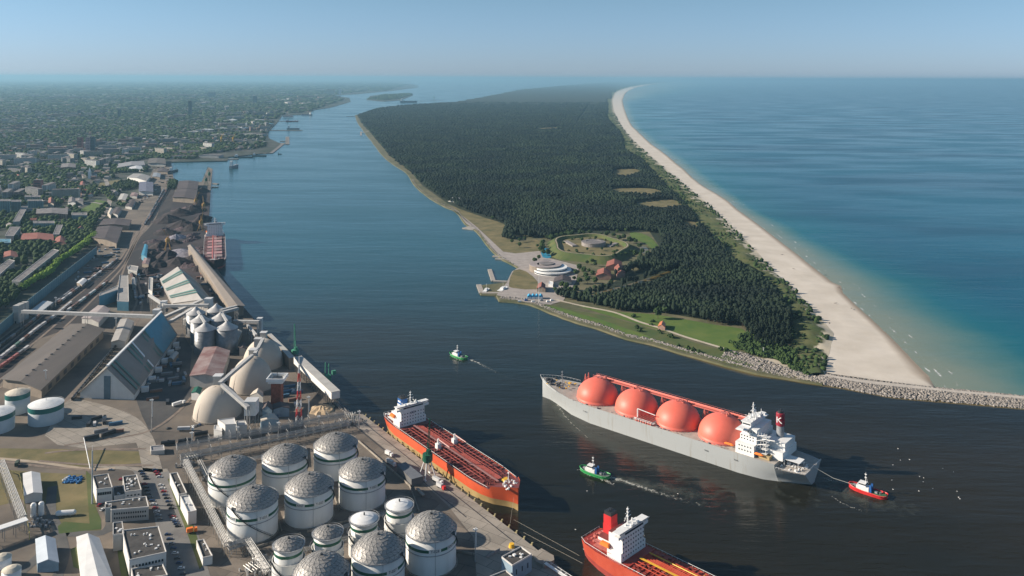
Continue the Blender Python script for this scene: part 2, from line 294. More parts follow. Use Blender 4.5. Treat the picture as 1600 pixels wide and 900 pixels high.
sheet('terminal_yard', [(290,720),(330,700),(520,665),(560,672),(640,740),(742,842),(742,960),(380,960),(330,880),(300,800)], GZ + .03, mat('yard', (.11, .095, .08), c2=(.24, .2, .16), scale=.03, rough=.95, detail=8))
joints(concrete, 16, 9, -math.atan2(165, -234) + 0, .8); joints(MATS['yard'], 22, 14, .4, .7)
# the spit
spit = sub(SPITW, 3, .4) + sub([(747,446),(752,460),(776,461)], 1) + sub(SPITS[1:], 3, .5) + [(1260,596),(1284,600)] + [(xat(DUNE, y) + 4, y) for y in range(590, 124, -6)] + [(1150,124),(1125,123.6),(1050,124.6),(975,126.5),(925,130),(885,133.5),(812,140.5),(762,151),(712,160.5),(637,164),(590,170)]
sheet('spit_terrain', spit, 1.6, mat('spit_ground', (.06, .07, .03), c2=(.16, .14, .08), scale=.02, rough=.95), skirt=(3, -1.5))
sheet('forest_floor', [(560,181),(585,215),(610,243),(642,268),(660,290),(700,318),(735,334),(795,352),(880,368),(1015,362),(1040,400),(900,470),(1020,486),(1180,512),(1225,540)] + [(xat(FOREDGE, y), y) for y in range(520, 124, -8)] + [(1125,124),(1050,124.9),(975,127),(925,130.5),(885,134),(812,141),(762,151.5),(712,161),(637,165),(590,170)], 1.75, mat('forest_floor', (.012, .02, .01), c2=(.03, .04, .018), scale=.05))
# sheets on the spit
sheet('dry_meadow', sub([(706,322),(728,330),(760,341),(790,352),(785,370),(812,378),(838,374),(850,388),(835,400),(802,396),(785,392),(765,372),(745,354),(722,338)], 2), 1.8, drygrass)
sheet('promenade', [(700,322),(714,331),(729,350),(748,360),(768,386),(782,400),(812,418),(845,418),(850,400),(843,392),(805,396),(786,393),(766,374),(742,352),(722,337)], 1.9, paving)
sheet('harbour_apron', [(812,417),(845,400),(905,415),(900,440),(880,470),(860,476),(821,472),(776,461),(792,441),(800,424)], 1.95, paving)
sheet('dry_lawn', sub([(803,422),(822,424),(840,440),(838,452),(802,450),(795,444)], 2, closed=True), 2.05, drygrass)
sheet('meadow', sub([(843,476),(870,478),(900,486),(940,492),(990,506),(1040,520),(1100,540),(1155,553),(1190,560),(1175,574),(1135,568),(1092,555),(1055,546),(1020,534),(979,524),(934,508),(902,499),(871,488)], 2, closed=True), 1.85, grass)
sheet('meadow', sub([(900,476),(960,487),(1010,490),(1060,497),(1120,508),(1160,514),(1172,532),(1150,548),(1110,538),(1040,518),(990,504),(940,490)], 2, closed=True), 1.87, bright)
sheet('meadow', sub([(856,478),(880,482),(905,490),(935,498),(975,512),(1010,524),(1020,532),(985,524),(934,507),(900,496),(870,485)], 2, closed=True), 1.9, bright)
road('gravel_path', [(868,468),(880,471),(915,479),(960,488),(1000,503),(1030,512),(1070,526),(1120,541),(1155,552),(1190,561),(1225,575),(1262,588),(1290,596)], 5.5, 2.05, pathm)
road('gravel_path', [(925,470),(960,462),(1000,450),(1040,437),(1060,425)], 7, 2.05, mat('canal_bank', (.2, .19, .13), c2=(.3, .27, .2), scale=.06))
sheet('gravel_path', sub([(1190,561),(1215,562),(1235,572),(1275,588),(1262,594),(1228,582)], 2, closed=True), 2.1, pathm)
# dunes between forest and beach, and the beach
def loft(name, La, Lb, rows, nx, zf, m, kind='structure'):
    vs, fs, av = [], [], []
    for y in rows:
        a, b = xat(La, y), xat(Lb, y)
        for i in range(nx + 1):
            t = i / nx; x = a + (b - a) * t; q = P(x, y, 0); vs.append((q.x, q.y, zf(t, q))); av.append(t)
    for j in range(len(rows) - 1):
        for i in range(nx): k = j * (nx + 1) + i; fs.append((k, k + nx + 1, k + nx + 2, k + 1))
    o = O(name, MB().add(vs, fs), m, kind=kind, smooth=True); a = o.data.attributes.new('shore', 'FLOAT', 'POINT'); a.data.foreach_set('value', av); return o
def dune_mat():
    m = mat('dune', (.045, .07, .02), c2=(.12, .12, .045), scale=.03, rough=.95, detail=6); n = m.node_tree.nodes; l = m.node_tree.links; b = n['Principled BSDF']
    at = n.new('ShaderNodeAttribute'); at.attribute_name = 'shore'; t = n.new('ShaderNodeTexNoise'); t.inputs['Scale'].default_value = .035; t.inputs['Detail'].default_value = 5
    g = n.new('ShaderNodeNewGeometry'); l.new(g.outputs['Position'], t.inputs[0]); ad = n.new('ShaderNodeMath'); ad.operation = 'MULTIPLY_ADD'; l.new(t.outputs[0], ad.inputs[0]); ad.inputs[1].default_value = 1.5; l.new(at.outputs['Fac'], ad.inputs[2])
    mr = n.new('ShaderNodeMapRange'); mr.inputs[1].default_value = 1.5; mr.inputs[2].default_value = 1.62; l.new(ad.outputs[0], mr.inputs[0])
    mx = n.new('ShaderNodeMix'); mx.data_type = 'RGBA'; old = b.inputs['Base Color'].links[0].from_socket; l.new(mr.outputs[0], mx.inputs[0]); l.new(old, mx.inputs[6]); mx.inputs[7].default_value = (.5, .44, .33, 1); l.new(mx.outputs[2], b.inputs['Base Color']); return m
rows = [124.2, 125, 126, 128, 130, 133, 136, 140] + list(range(144, 589, 3)) + [590]
def dz(t, q):
    n1 = noise.noise((q.x * .02, q.y * .02, 0)); n2 = noise.noise((q.x * .06, q.y * .06, 3)); k = math.sin(PI * min(1, t * 1.05)) ** .6 if 0 < t < 1 else 0
    return 2.2 + k * max(0, 3.5 + 5 * n1 + 3.0 * n2) + (0 if t < 1 else .5)
loft('dune', FOREDGE, DUNE, rows, 10, dz, dune_mat())
sd2 = mat('beach_sand', (.5, .445, .37), c2=(.62, .56, .48), scale=.02, rough=.95, detail=9)
n = sd2.node_tree.nodes; l = sd2.node_tree.links; b = n['Principled BSDF']; at = n.new('ShaderNodeAttribute'); at.attribute_name = 'shore'; mr = n.new('ShaderNodeMapRange'); mr.inputs[1].default_value = .8; mr.inputs[2].default_value = .93; l.new(at.outputs['Fac'], mr.inputs[0])
mx = n.new('ShaderNodeMix'); mx.data_type = 'RGBA'; old = b.inputs['Base Color'].links[0].from_socket; l.new(mr.outputs[0], mx.inputs[0]); l.new(old, mx.inputs[6]); mx.inputs[7].default_value = (.3, .24, .18, 1); l.new(mx.outputs[2], b.inputs['Base Color'])
SH2 = [(x + (3 if y > 140 else 1), y) for x, y in SHORE]
loft('beach', DUNE2, SH2, rows[:-1] + [588, 591, 594, 597, 600, 603, 605.4, 607.5], 12, lambda t, q: 2.6 - 2.0 * t - (.9 if t > .95 else 0) + .35 * noise.noise((q.x * .05, q.y * .05, 1)) * (t < .95), sd2)
# ---- haze
hb = MB().box(0, 60000, -3, 240000, 126000, H + 60)
hm = bpy.data.materials.new('haze'); hm.use_nodes = True; n = hm.node_tree.nodes; n.remove(n['Principled BSDF']); pv = n.new('ShaderNodeVolumePrincipled')
pv.inputs['Color'].default_value = (.3, .53, .69, 1); pv.inputs['Density'].default_value = 4e-5; pv.inputs['Anisotropy'].default_value = .2; hm.node_tree.links.new(pv.outputs[0], n['Material Output'].inputs['Volume'])
O('haze', hb, hm, kind='stuff')
# ================= trees =================
def leaf_mat(name, dark, light, rough=.9):
    m = bpy.data.materials.new(name); m.use_nodes = True; n = m.node_tree.nodes; l = m.node_tree.links; b = n['Principled BSDF']; b.inputs['Roughness'].default_value = rough; b.inputs['Specular IOR Level'].default_value = .15
    at = n.new('ShaderNodeAttribute'); at.attribute_name = 'tone'; g = n.new('ShaderNodeNewGeometry'); oi = n.new('ShaderNodeObjectInfo')
    t = n.new('ShaderNodeTexNoise'); t.inputs['Scale'].default_value = .5; t.inputs['Detail'].default_value = 3; l.new(g.outputs['Position'], t.inputs[0])
    a = n.new('ShaderNodeMath'); a.operation = 'MULTIPLY_ADD'; l.new(t.outputs[0], a.inputs[0]); a.inputs[1].default_value = .7; l.new(at.outputs['Fac'], a.inputs[2])
    a2 = n.new('ShaderNodeMath'); a2.operation = 'MULTIPLY_ADD'; l.new(oi.outputs['Random'], a2.inputs[0]); a2.inputs[1].default_value = .35; l.new(a.outputs[0], a2.inputs[2])
    mr = n.new('ShaderNodeMapRange'); mr.inputs[1].default_value = .3; mr.inputs[2].default_value = 1.4; l.new(a2.outputs[0], mr.inputs[0])
    mx = n.new('ShaderNodeMix'); mx.data_type = 'RGBA'; l.new(mr.outputs[0], mx.inputs[0]); mx.inputs[6].default_value = (*dark, 1); mx.inputs[7].default_value = (*light, 1); l.new(mx.outputs[2], b.inputs['Base Color'])
    return m
pine_leaf = leaf_mat('pine_needles', (.008, .014, .012), (.022, .036, .019))
broad_leaf = leaf_mat('broad_leaves', (.016, .032, .013), (.055, .092, .026))
bark = mat('bark', (.09, .06, .04), scale=1.5)
import bmesh
def ico(sub):
    bm = bmesh.new(); bmesh.ops.create_icosphere(bm, subdivisions=sub, radius=1); v = np.array([x.co[:] for x in bm.verts]); f = np.array([[x.index for x in q.verts] for q in bm.faces]); bm.free(); return v, f
I1, I2 = ico(1), ico(2)
def np_mesh(name, V, Fc, m, tone=None, smooth=False):
    me = bpy.data.meshes.new(name); k = Fc.shape[1]; me.vertices.add(len(V)); me.vertices.foreach_set('co', V.astype(np.float32).ravel()); me.loops.add(Fc.size); me.loops.foreach_set('vertex_index', Fc.astype(np.int32).ravel())
    me.polygons.add(len(Fc)); me.polygons.foreach_set('loop_start', np.arange(len(Fc), dtype=np.int32) * k); me.polygons.foreach_set('loop_total', np.full(len(Fc), k, np.int32))
    if smooth: me.polygons.foreach_set('use_smooth', np.ones(len(Fc), bool))
    me.update(calc_edges=True)
    if tone is not None: a = me.attributes.new('tone', 'FLOAT', 'POINT'); a.data.foreach_set('value', tone.astype(np.float32))
    me.materials.append(m); return me
def blobs(pos, rad, base, jit=.25, tone=None, zflat=True):
    "many distorted low spheres: pos Nx3, rad Nx3"
    v, f = base; N = len(pos); V = v[None] * rad[:, None, :] * (1 + nr.uniform(-jit, jit, (N, len(v), 1))) + pos[:, None, :]
    Fc = f[None] + (np.arange(N) * len(v))[:, None, None]; T_ = None if tone is None else np.repeat(tone, len(v)) + nr.uniform(-.12, .12, N * len(v))
    return V.reshape(-1, 3), Fc.reshape(-1, f.shape[1]), T_
def wp(line): return [tuple(P(*q)[:2]) for q in line]
def crown_mesh(kind, i):
    r = np.random.default_rng(i); n = 46
    if kind == 'pine':
        t = r.uniform(0, 1, n); a = r.uniform(0, 2 * PI, n); rr = (1 - t) ** .6 * 3.3 * r.uniform(.25, 1, n); pos = np.stack([rr * np.cos(a), rr * np.sin(a), 5 + t * 9.2], 1); rad = np.stack([r.uniform(.8, 1.5, n)] * 2 + [r.uniform(.6, 1.1, n)], 1)
    else:
        d = r.normal(size=(n, 3)); d /= np.linalg.norm(d, axis=1)[:, None]; q = r.uniform(.3, 1, n)[:, None] ** .5; pos = d * q * np.array([3.8, 3.8, 3.3]) + np.array([0, 0, 6.6]); rad = np.stack([r.uniform(1, 1.8, n)] * 2 + [r.uniform(.8, 1.3, n)], 1)
    global nr; old = nr; nr = r; V, Fc, T_ = blobs(pos, rad, I1, .35, r.uniform(0, .5, n)); nr = old
    return np_mesh('crown', V, Fc, pine_leaf if kind == 'pine' else broad_leaf, T_)
def trunk_mesh(kind):
    mb = MB().tube((0, 0, -.5), (0, 0, 7 if kind == 'pine' else 4.5), .32, 6, .18)
    for k in range(4): a = k * 1.7; z = (5 if kind == 'pine' else 3.5) + k * .9; mb.tube((0, 0, z), (2 * math.cos(a), 2 * math.sin(a), z + 2), .13, 4, .05)
    return mb.mesh('trunk', bark)
CR = {k: [crown_mesh(k, i) for i in range(4)] for k in ('pine', 'broad')}; TR = {k: trunk_mesh(k) for k in CR}
def shrub_mesh(i):
    r = np.random.default_rng(50 + i); n = 22; a = r.uniform(0, 2 * PI, n); rr = r.uniform(0, 2.6, n) ; pos = np.stack([rr * np.cos(a), rr * np.sin(a), .6 + (1 - rr / 3.2) * r.uniform(.4, 2.6, n)], 1); rad = np.stack([r.uniform(.6, 1.2, n)] * 3, 1)
    V, Fc, T_ = blobs(pos, rad, I1, .35, r.uniform(.1, .6, n)); return np_mesh('shrub', V, Fc, broad_leaf, T_)
SHR = [shrub_mesh(i) for i in range(4)]
def tree(kind, x, y, z, s, label, cat, group):
    o = T(kind + '_tree' if kind == 'pine' else 'broadleaf_tree', label, cat, (x, y, z), rnd.uniform(0, 6.28), group); o.scale = (s, s, s * rnd.uniform(.85, 1.2))
    for nm, me in (('crown', rnd.choice(CR[kind])), ('trunk', TR[kind])): c = bpy.data.objects.new(nm, me); col.objects.link(c); c.parent = o
    return o
def shrub(x, y, z, s, label, group):
    o = bpy.data.objects.new('shrub', rnd.choice(SHR)); col.objects.link(o); o.location = (x, y, z); o.rotation_euler.z = rnd.uniform(0, 6.28); o.scale = (s, s, s * rnd.uniform(.8, 1.2)); return tag(o, label, 'shrub', group)
# forest outline on the spit (pixels) and its clearings
FOR = [(559,181),(566,194),(588,219),(610,246),(640,270),(660,290),(690,311),(712,322),(735,333),(762,341),(788,350),(789,363),(784,373),(812,378),(834,372),(862,377),(885,366),(930,364),(1000,361),(1022,367),(1033,386),(1020,402),(990,418),(960,436),(1000,424),(1040,425),(1000,440),(965,450),(925,462),(880,458),(868,466),(905,473),(935,480),(969,489),(1020,490),(1060,493),(1086,500),(1116,508),(1155,512),(1172,528),(1185,545),(1225,548)] + [(xat(FOREDGE, y) + 2, y) for y in range(540, 124, -6)] + [(1125,124),(1050,124.9),(975,127),(925,130.5),(885,133.5),(812,140.5),(762,151),(712,160.5),(637,164.5),(590,170)]
CLR = [[(925,474),(960,466),(1000,454),(1040,442),(1070,425),(1062,420),(1000,441),(960,453),(925,463)], [(960,266),(992,264),(1004,272),(978,279),(955,276)], [(955,296),(1010,294),(1040,302),(1020,308),(958,304)], [(990,318),(1050,312),(1070,325),(1035,330),(992,326)], [(838,201),(872,199),(870,203),(840,204)], [(900,192),(926,155),(928,155),(904,192)], [(1060,345),(1095,350),(1090,360),(1068,358)],
       [(800,366),(850,380),(868,370),(900,362),(950,361),(982,368),(990,364),(1030,366),(1036,384),(1022,392),(1000,388),(985,404),(985,424),(955,436),(930,456),(900,468),(840,440),(820,400)], [(925,474),(960,466),(1000,454),(1040,442),(1070,425),(1062,420),(1000,441),(960,453),(925,463)]]
for c_ in CLR[1:6] + CLR[6:7]:
    if c_[0][0] in (960, 955, 990, 838, 1060): sheet('forest_clearing', sub(c_, 3, .8, closed=True), 2.1, drygrass)
W_F = wp(FOR); W_C = [wp(c) for c in CLR]
def scatter(poly, y0, y1, s, clear=()):
    xs = [q[0] for q in poly]; a = np.arange(min(xs), max(xs), s); b = np.arange(max(y0, min(q[1] for q in poly)), min(y1, max(q[1] for q in poly)), s)
    if not len(a) or not len(b): return np.zeros(0), np.zeros(0)
    X, Y = np.meshgrid(a, b); X = X.ravel() + nr.uniform(-.48, .48, X.size) * s; Y = Y.ravel() + nr.uniform(-.48, .48, Y.size) * s
    k = inside(X, Y, poly)
    for c in clear: k &= ~inside(X, Y, c)
    return X[k], Y[k]
def nfield(X, Y, s, o=0): return np.array([noise.fractal((x * s, y * s, o), 1, 2, 3) for x, y in zip(X, Y)])
near = []; Vs, Fs, Ts, off = [], [], [], 0
bands = [(850, 1500, 5.3), (1500, 2200, 6.2)] + [(2200 * 1.2 ** i, 2200 * 1.2 ** (i + 1), 2200 * 1.2 ** i / 290) for i in range(9)]
for y0, y1, s in bands:
    X, Y = scatter(W_F, y0, y1, s, W_C); tn = nfield(X, Y, .006) * 1.1 + nr.uniform(-.15, .15, len(X)) + .12; h = nr.uniform(9, 14, len(X)) + nfield(X, Y, .01, 5) * 5; gap = nfield(X, Y, .02, 9) < .55; X, Y, tn, h = X[gap], Y[gap], tn[gap], h[gap]
    if y0 < 1500:
        o = np.argsort(Y + .25 * np.abs(X - 330)); idx = o[:300]
        for i in idx: near.append((X[i], Y[i], h[i], tn[i]))
        k = np.ones(len(X), bool); k[idx] = False; X, Y, h, tn = X[k], Y[k], h[k], tn[k]
    r = s * nr.uniform(.42, .68, len(X)); top = h; ry = np.maximum(2.6, h * nr.uniform(.3, .45, len(X)))
    V, Fc, T_ = blobs(np.stack([X, Y, 1.7 + top - ry], 1), np.stack([r, r, ry], 1), I2 if y0 < 1700 else I1, .3, tn)
    Vs.append(V); Fs.append(Fc + off); Ts.append(T_); off += len(V)
O('pine_forest', np_mesh('pine_forest', np.concatenate(Vs), np.concatenate(Fs), pine_leaf, np.concatenate(Ts)), None, kind='stuff', label='dense dark pine forest covering the sand spit')
for x, y, h, t in near: tree('pine' if t < .45 else 'broad', x, y, 1.7, h / 13, 'dark pine standing along the near edge of the forest on the spit' if t < .45 else 'greener broadleaf tree among the pines at the near edge of the spit forest', 'tree', 'pines at the forest edge' if t < .45 else 'broadleaf trees at the forest edge')
DU = wp([(xat(FOREDGE, y) - 3, y) for y in range(585, 128, -8)] + [(xat(DUNE, y) - 1, y) for y in range(128, 585, 8)]); Vs, Fs, Ts, off = [], [], [], 0
for y0, y1, s in ((700, 1400, 7), (1400, 2400, 9), (2400, 4200, 14), (4200, 8000, 28)):
    X, Y = scatter(DU, y0, y1, s); g_ = nfield(X, Y, .012, 4) + nr.uniform(-.35, .35, len(X)) < .02; X, Y = X[g_], Y[g_]; h = nr.uniform(1.6, 4.2, len(X)); rr = nr.uniform(1.8, 4.2, len(X)) * max(1, s / 9)
    V, Fc, T_ = blobs(np.stack([X, Y, 4 + h * .3], 1), np.stack([rr, rr, h], 1), I1, .35, nr.uniform(-.2, .5, len(X))); Vs.append(V); Fs.append(Fc + off); Ts.append(T_); off += len(V)
O('dune_scrub', np_mesh('dune_scrub', np.concatenate(Vs), np.concatenate(Fs), broad_leaf, np.concatenate(Ts)), None, kind='stuff', label='low green scrub spread over the dunes behind the beach')
# far canopy
def canopy(name, poly, y0, y1, m, hgt, z0=1.7):
    ys = list(np.geomspace(y0, y1, 90)); vs, fs = [], []; pl = poly
    xs = np.array([q[0] for q in pl]); 
    V = []; K = {}
    for j, Y in enumerate(ys):
        st = Y / 260; a = np.arange(min(xs), max(xs), st); ok = inside(a, np.full(len(a), Y), pl)
        row = [(x, Y) for x in a[ok]]; V.append(row)
    # strips: connect by cell quads
    for j in range(len(ys) - 1):
        Y0, Y1 = ys[j], ys[j + 1]; st = Y0 / 200; a = np.arange(math.floor(min(xs) / st) * st, max(xs), st); ok = inside(a + st / 2, np.full(len(a), (Y0 + Y1) / 2), pl)
        for x in a[ok]:
            z = [z0 + hgt * (.75 + .5 * noise.noise((u / 90, v / 90, 2))) for u, v in ((x, Y0), (x + st, Y0), (x + st, Y1), (x, Y1))]; k = len(vs)
            vs += [(x, Y0, z[0]), (x + st, Y0, z[1]), (x + st, Y1, z[2]), (x, Y1, z[3]), (x, Y0, z0 - 2), (x + st, Y0, z0 - 2)]; fs += [(k, k + 1, k + 2, k + 3), (k + 4, k + 5, k + 1, k)]
    return O(name, MB().add(vs, fs), m, kind='stuff')
canopy('distant_forest', W_F, 10500, 85000, mat('canopy', (.01, .018, .012), c2=(.02, .033, .018), scale=.004, rough=1), 12)['label'] = 'far end of the forest on the spit'
SH_L = 'low green shrub beside the path at the tip of the spit'
X, Y = scatter(wp([(1160,520),(1185,515),(1232,548),(1250,560),(1268,580),(1262,590),(1240,580),(1215,566),(1190,560),(1165,552),(1150,548)]), 700, 1500, 6)
for x, y in list(zip(X, Y))[:170]: shrub(x, y, 1.8, rnd.uniform(1.1, 1.9), 'bushy bright green shrub in the thicket between the gravel path and the beach', 'shrubs in the thicket at the tip of the spit')
for px, py in [(1075,548),(1083,551),(1092,553),(1060,543),(1020,505),(1018,510),(1045,527),(1050,530),(1126,549),(1135,552),(1142,554),(1150,557),(975,478),(970,470),(990,497),(1000,520),(995,515),(1030,520),(1032,523),(1142,538),(1147,540)]:
    q = P(px, py); shrub(q.x, q.y, 1.8, rnd.uniform(.9, 1.7), 'lone green shrub on the meadow beside the gravel path', 'shrubs dotted along the gravel path')
# trees round the fort and the museum
FT = [(862,378),(874,374),(890,372),(905,369),(950,368),(965,366),(978,364),(836,412),(842,408),(812,380),(820,378),(800,382),(795,346),(782,342),(770,345),(812,388),(970,405),(978,402),(985,398),(992,402),(960,408),(940,408),(925,412),(917,415),(930,418),(905,425),(912,430),(920,428),(926,434),(915,436),(900,433),(897,440),(906,445),(918,444),(930,446),(1005,408),(1012,402),(1022,398),(1030,402),(1018,410),(885,455),(890,462),(900,460),(878,452),(868,458),(945,452),(955,449),(930,455),(880,463),(872,463),(897,467),(915,470),(930,472),(945,476),(1040,492),(1030,490)]
for px, py in FT: q = P(px, py); tree('broad', q.x, q.y, 1.8, rnd.uniform(.7, 1.15), 'dark green broadleaf tree growing round the old fort and the white museum', 'tree', 'trees round the fort')
q = P(1028, 500); tree('broad', q.x, q.y, 1.8, 1.35, 'large round dark tree standing alone on the meadow in front of the forest', 'tree', None)
# ================= mole and riprap =================
stone = mat('boulder', (.14, .125, .11), c2=(.33, .3, .27), scale=.25, rough=.95, detail=3)
wl = [P(a, b) for a, b in sub(BWS, 6)]; wn = [P(a, b) for a, b in sub(BWN, 6)]
def loft2(name, lines, m, kind='structure', seg=70, **k):
    "loft through several world polylines resampled to equal counts"
    RS = []
    for L in lines:
        L = [Vector(v) for v in L]; d = [0]
        for i in range(1, len(L)): d.append(d[-1] + (L[i] - L[i - 1]).length)
        u = np.linspace(0, d[-1], seg); RS.append([[float(np.interp(t, d, [v[c] for v in L])) for c in range(3)] for t in u])
    vs = [tuple(v) for r in RS for v in r]; return O(name, MB().add(vs, [(j * seg + i, j * seg + i + 1, (j + 1) * seg + i + 1, (j + 1) * seg + i) for j in range(len(RS) - 1) for i in range(seg - 1)]), m, kind=kind, **k)
def mid(A, B, t, z):
    n = 60; f = lambda L, u: [float(np.interp(u, np.linspace(0, 1, len(L)), [v[c] for v in L])) for c in range(3)]
    return [Vector((*[f(A, u)[c] * (1 - t) + f(B, u)[c] * t for c in (0, 1)], z)) for u in np.linspace(0, 1, n)]
def cutx(L, x0): return [v for v in L if v.x >= x0]
S2, N2 = cutx(wl, P(1284, 600).x), cutx(wn, P(1284, 597).x)
loft2('breakwater', [[v + Vector((0, 0, -1.5)) for v in S2], mid(S2, N2, .4, 2.6), mid(S2, N2, .5, 3.2), mid(S2, N2, .72, 3.2), mid(S2, N2, .8, 2.4), [v + Vector((0, 0, -1.5)) for v in N2]], mat('breakwater_core', (.16, .145, .13), c2=(.25, .23, .2), scale=.2))
loft2('breakwater_path', [mid(S2, N2, .52, 3.24), mid(S2, N2, .71, 3.24)], mat('pale_path', (.4, .36, .31), c2=(.5, .45, .39), scale=.1))
pos, rad = [], []
def rocks(A, B, n, z0, z1, r0, r1, t0=0, t1=1):
    for _ in range(n):
        u, t = rnd.random(), rnd.uniform(t0, t1); f = lambda L: [float(np.interp(u, np.linspace(0, 1, len(L)), [v[c] for v in L])) for c in (0, 1)]
        a, b = f(A), f(B); s = rnd.uniform(r0, r1); pos.append((a[0] * (1 - t) + b[0] * t, a[1] * (1 - t) + b[1] * t, z0 + (z1 - z0) * (t - t0) / (t1 - t0))); rad.append((s, s * rnd.uniform(.7, 1.2), s * rnd.uniform(.6, .9)))
rocks(S2, N2, 3600, 0, 2.9, .8, 1.8, .0, .5); rocks(S2, N2, 900, 2.9, .2, .7, 1.5, .74, 1)
A = [P(a, b) for a, b in sub(SPITS[1:], 4)]; B = [P(a + 2, b - 5) for a, b in sub(SPITS[1:], 4)]; rocks(A, B, 2600, 0, 2, .8, 1.9)
A = [P(*q) for q in [(1125,562),(1160,572),(1182,582),(1225,591),(1290,602)]]; B = [P(*q) for q in [(1135,550),(1165,556),(1195,566),(1240,582),(1290,594)]]; rocks(A, B, 1500, .5, 2.4, .9, 2.1)
A = [P(a, b) for a, b in sub(SPITW[8:19], 3)]; B = [P(a + 3, b) for a, b in sub(SPITW[8:19], 3)]; rocks(A, B, 900, 0, 1.8, .9, 2.0)
A = [P(*q) for q in [(470,560),(528,630),(548,646),(560,662)]]; B = [P(*q) for q in [(464,561),(520,632),(540,650),(548,662)]]; rocks(A, B, 500, .3, 3, .9, 1.8)
V, Fc, T_ = blobs(np.array(pos), np.array(rad), I1, .3); O('rock_armour', np_mesh('rock_armour', V, Fc, stone), None, kind='stuff', label='loose grey boulders piled along the breakwater and the shore')
# ================= ships =================
def paint(name, c, **k): return mat(name, c, **{**dict(rough=.45, scale=.12, var=.12, spec=.4), **k})
white = paint('white_paint', (.72, .72, .7), scale=.3, var=.06); hullgrey = paint('grey_hull_paint', (.37, .39, .39), c2=(.25, .22, .17), scale=.3, stretch=(1, 1, .1), fac=(.56, .86))
redlead = paint('deck_red', (.11, .025, .022), c2=(.2, .05, .04), scale=.12, detail=8); orange = paint('orange_hull', (.62, .1, .035), c2=(.5, .08, .03), scale=.06)
coral = paint('coral_paint', (.66, .13, .085), c2=(.76, .17, .12), scale=.03, rough=.5); coral2 = paint('coral_steel', (.5, .15, .12), var=.2, scale=.5)
tan = paint('tan_boot', (.42, .3, .13), c2=(.3, .2, .08), scale=.1); dark = paint('dark_steel', (.03, .032, .035)); greysteel = paint('grey_steel', (.25, .26, .27), scale=.5, var=.25)
deckgrey = paint('pale_deck', (.42, .38, .33), c2=(.3, .27, .24), scale=.2, rough=.8, detail=7); blue = paint('funnel_blue', (.02, .1, .3)); red = paint('signal_red', (.55, .03, .03)); maroon = paint('maroon', (.28, .02, .035))
yellow = paint('yellow_paint', (.7, .4, .03)); green = paint('green_paint', (.03, .3, .08)); dgreen = paint('dark_green', (.015, .1, .055)); glass = mat('dark_glass', (.03, .04, .05), rough=.15, spec=.5, var=.3)
orangeb = paint('orange_boat', (.85, .2, .03)); rustred = paint('rust_red_hull', (.42, .06, .03), c2=(.5, .09, .05)); boot = paint('boot_red', (.3, .05, .04))
def hull_mesh(name, L, B, zd, stations, mats, zsplit=None, bow_rise=0, bulw=0):
    "stations: (s, half width at deck, half width at waterline, deck z). x axis = along the ship from bow (0) to stern (-L)"
    mb = MB(); n = 6; idx = []; S = len(stations)
    for s, wd, ww, dz_ in stations:
        zs = [-1.5, 0, zsplit or dz_ * .4, dz_ * .75, dz_]
        for sg in (-1, 1):
            for z in zs:
                t = max(0, min(1, z / dz_)); mb.v.append((-s if z > .01 or s > 0 else -s, sg * (ww + (wd - ww) * t), z))
    K = 5
    for i in range(S - 1):
        a, b = i * 2 * K, (i + 1) * 2 * K
        for j in range(K - 1):
            mb.f.append((a + j, a + j + 1, b + j + 1, b + j)); idx.append(1 if j < 2 and zsplit else 0)
            mb.f.append((a + K + j, b + K + j, b + K + j + 1, a + K + j + 1)); idx.append(1 if j < 2 and zsplit else 0)
    for i in (0, S - 1):
        a = i * 2 * K
        for j in range(K - 1): mb.f.append((a + j, a + K + j, a + K + j + 1, a + j + 1)); idx.append(1 if j < 2 and zsplit else 0)
    me = mb.mesh(name, mats, idx=idx); me.polygons.foreach_set('use_smooth', [True] * len(me.polygons)); me.set_sharp_from_angle(angle=R(38)); return me
def deck_mesh(name, stations, m, inset=.4, dz_=-.6):
    mb = MB(); [mb.v.extend([(-s, -max(wd - inset, .05), z + dz_), (-s, max(wd - inset, .05), z + dz_)]) for s, wd, ww, z in stations]
    mb.f = [(2 * i, 2 * i + 1, 2 * i + 3, 2 * i + 2) for i in range(len(stations) - 1)]
    return mb.mesh(name, m)
def rails(mb, pts, h=1.1, r=.07, step=4):
    for a, b in zip(pts, pts[1:]):
        a, b = Vector(a), Vector(b); n = max(1, int((b - a).length / step)); mb.tube(a + Vector((0, 0, h)), b + Vector((0, 0, h)), r, 4)
        for i in range(n + 1): p = a.lerp(b, i / n); mb.tube(p, p + Vector((0, 0, h)), r, 4)
def mast_mesh(mb, x, y, z, h, arms=((.55, 4), (.8, 2.5)), r=.35):
    mb.tube((x, y, z), (x, y, z + h), r, 6, r * .4)
    for t, w_ in arms: mb.tube((x, y - w_, z + h * t), (x, y + w_, z + h * t), r * .4, 4); mb.box(x, y, z + h * t, 1.6, .8, .5)
    mb.tube((x - h * .25, y, z), (x, y, z + h * .6), r * .4, 4)
def letters(txt, size, m, parent, loc, rot, name='lettering', bend=None):
    cu = bpy.data.curves.new('t', 'FONT'); cu.body = txt; cu.size = size; cu.align_x = 'CENTER'; cu.align_y = 'CENTER'; cu.extrude = .04
    o = bpy.data.objects.new('t', cu); col.objects.link(o); dg = bpy.context.evaluated_depsgraph_get(); me = bpy.data.meshes.new_from_object(o.evaluated_get(dg)); bpy.data.objects.remove(o)
    if bend:
        for v in me.vertices: a = v.co.x / bend; rr = bend + v.co.z; v.co = Vector((rr * math.sin(a), -rr * math.cos(a) + bend, v.co.y))
    me.materials.clear(); me.materials.append(m); o = bpy.data.objects.new(name, me); col.objects.link(o); o.parent = parent; o.location = loc; o.rotation_euler = rot; return o
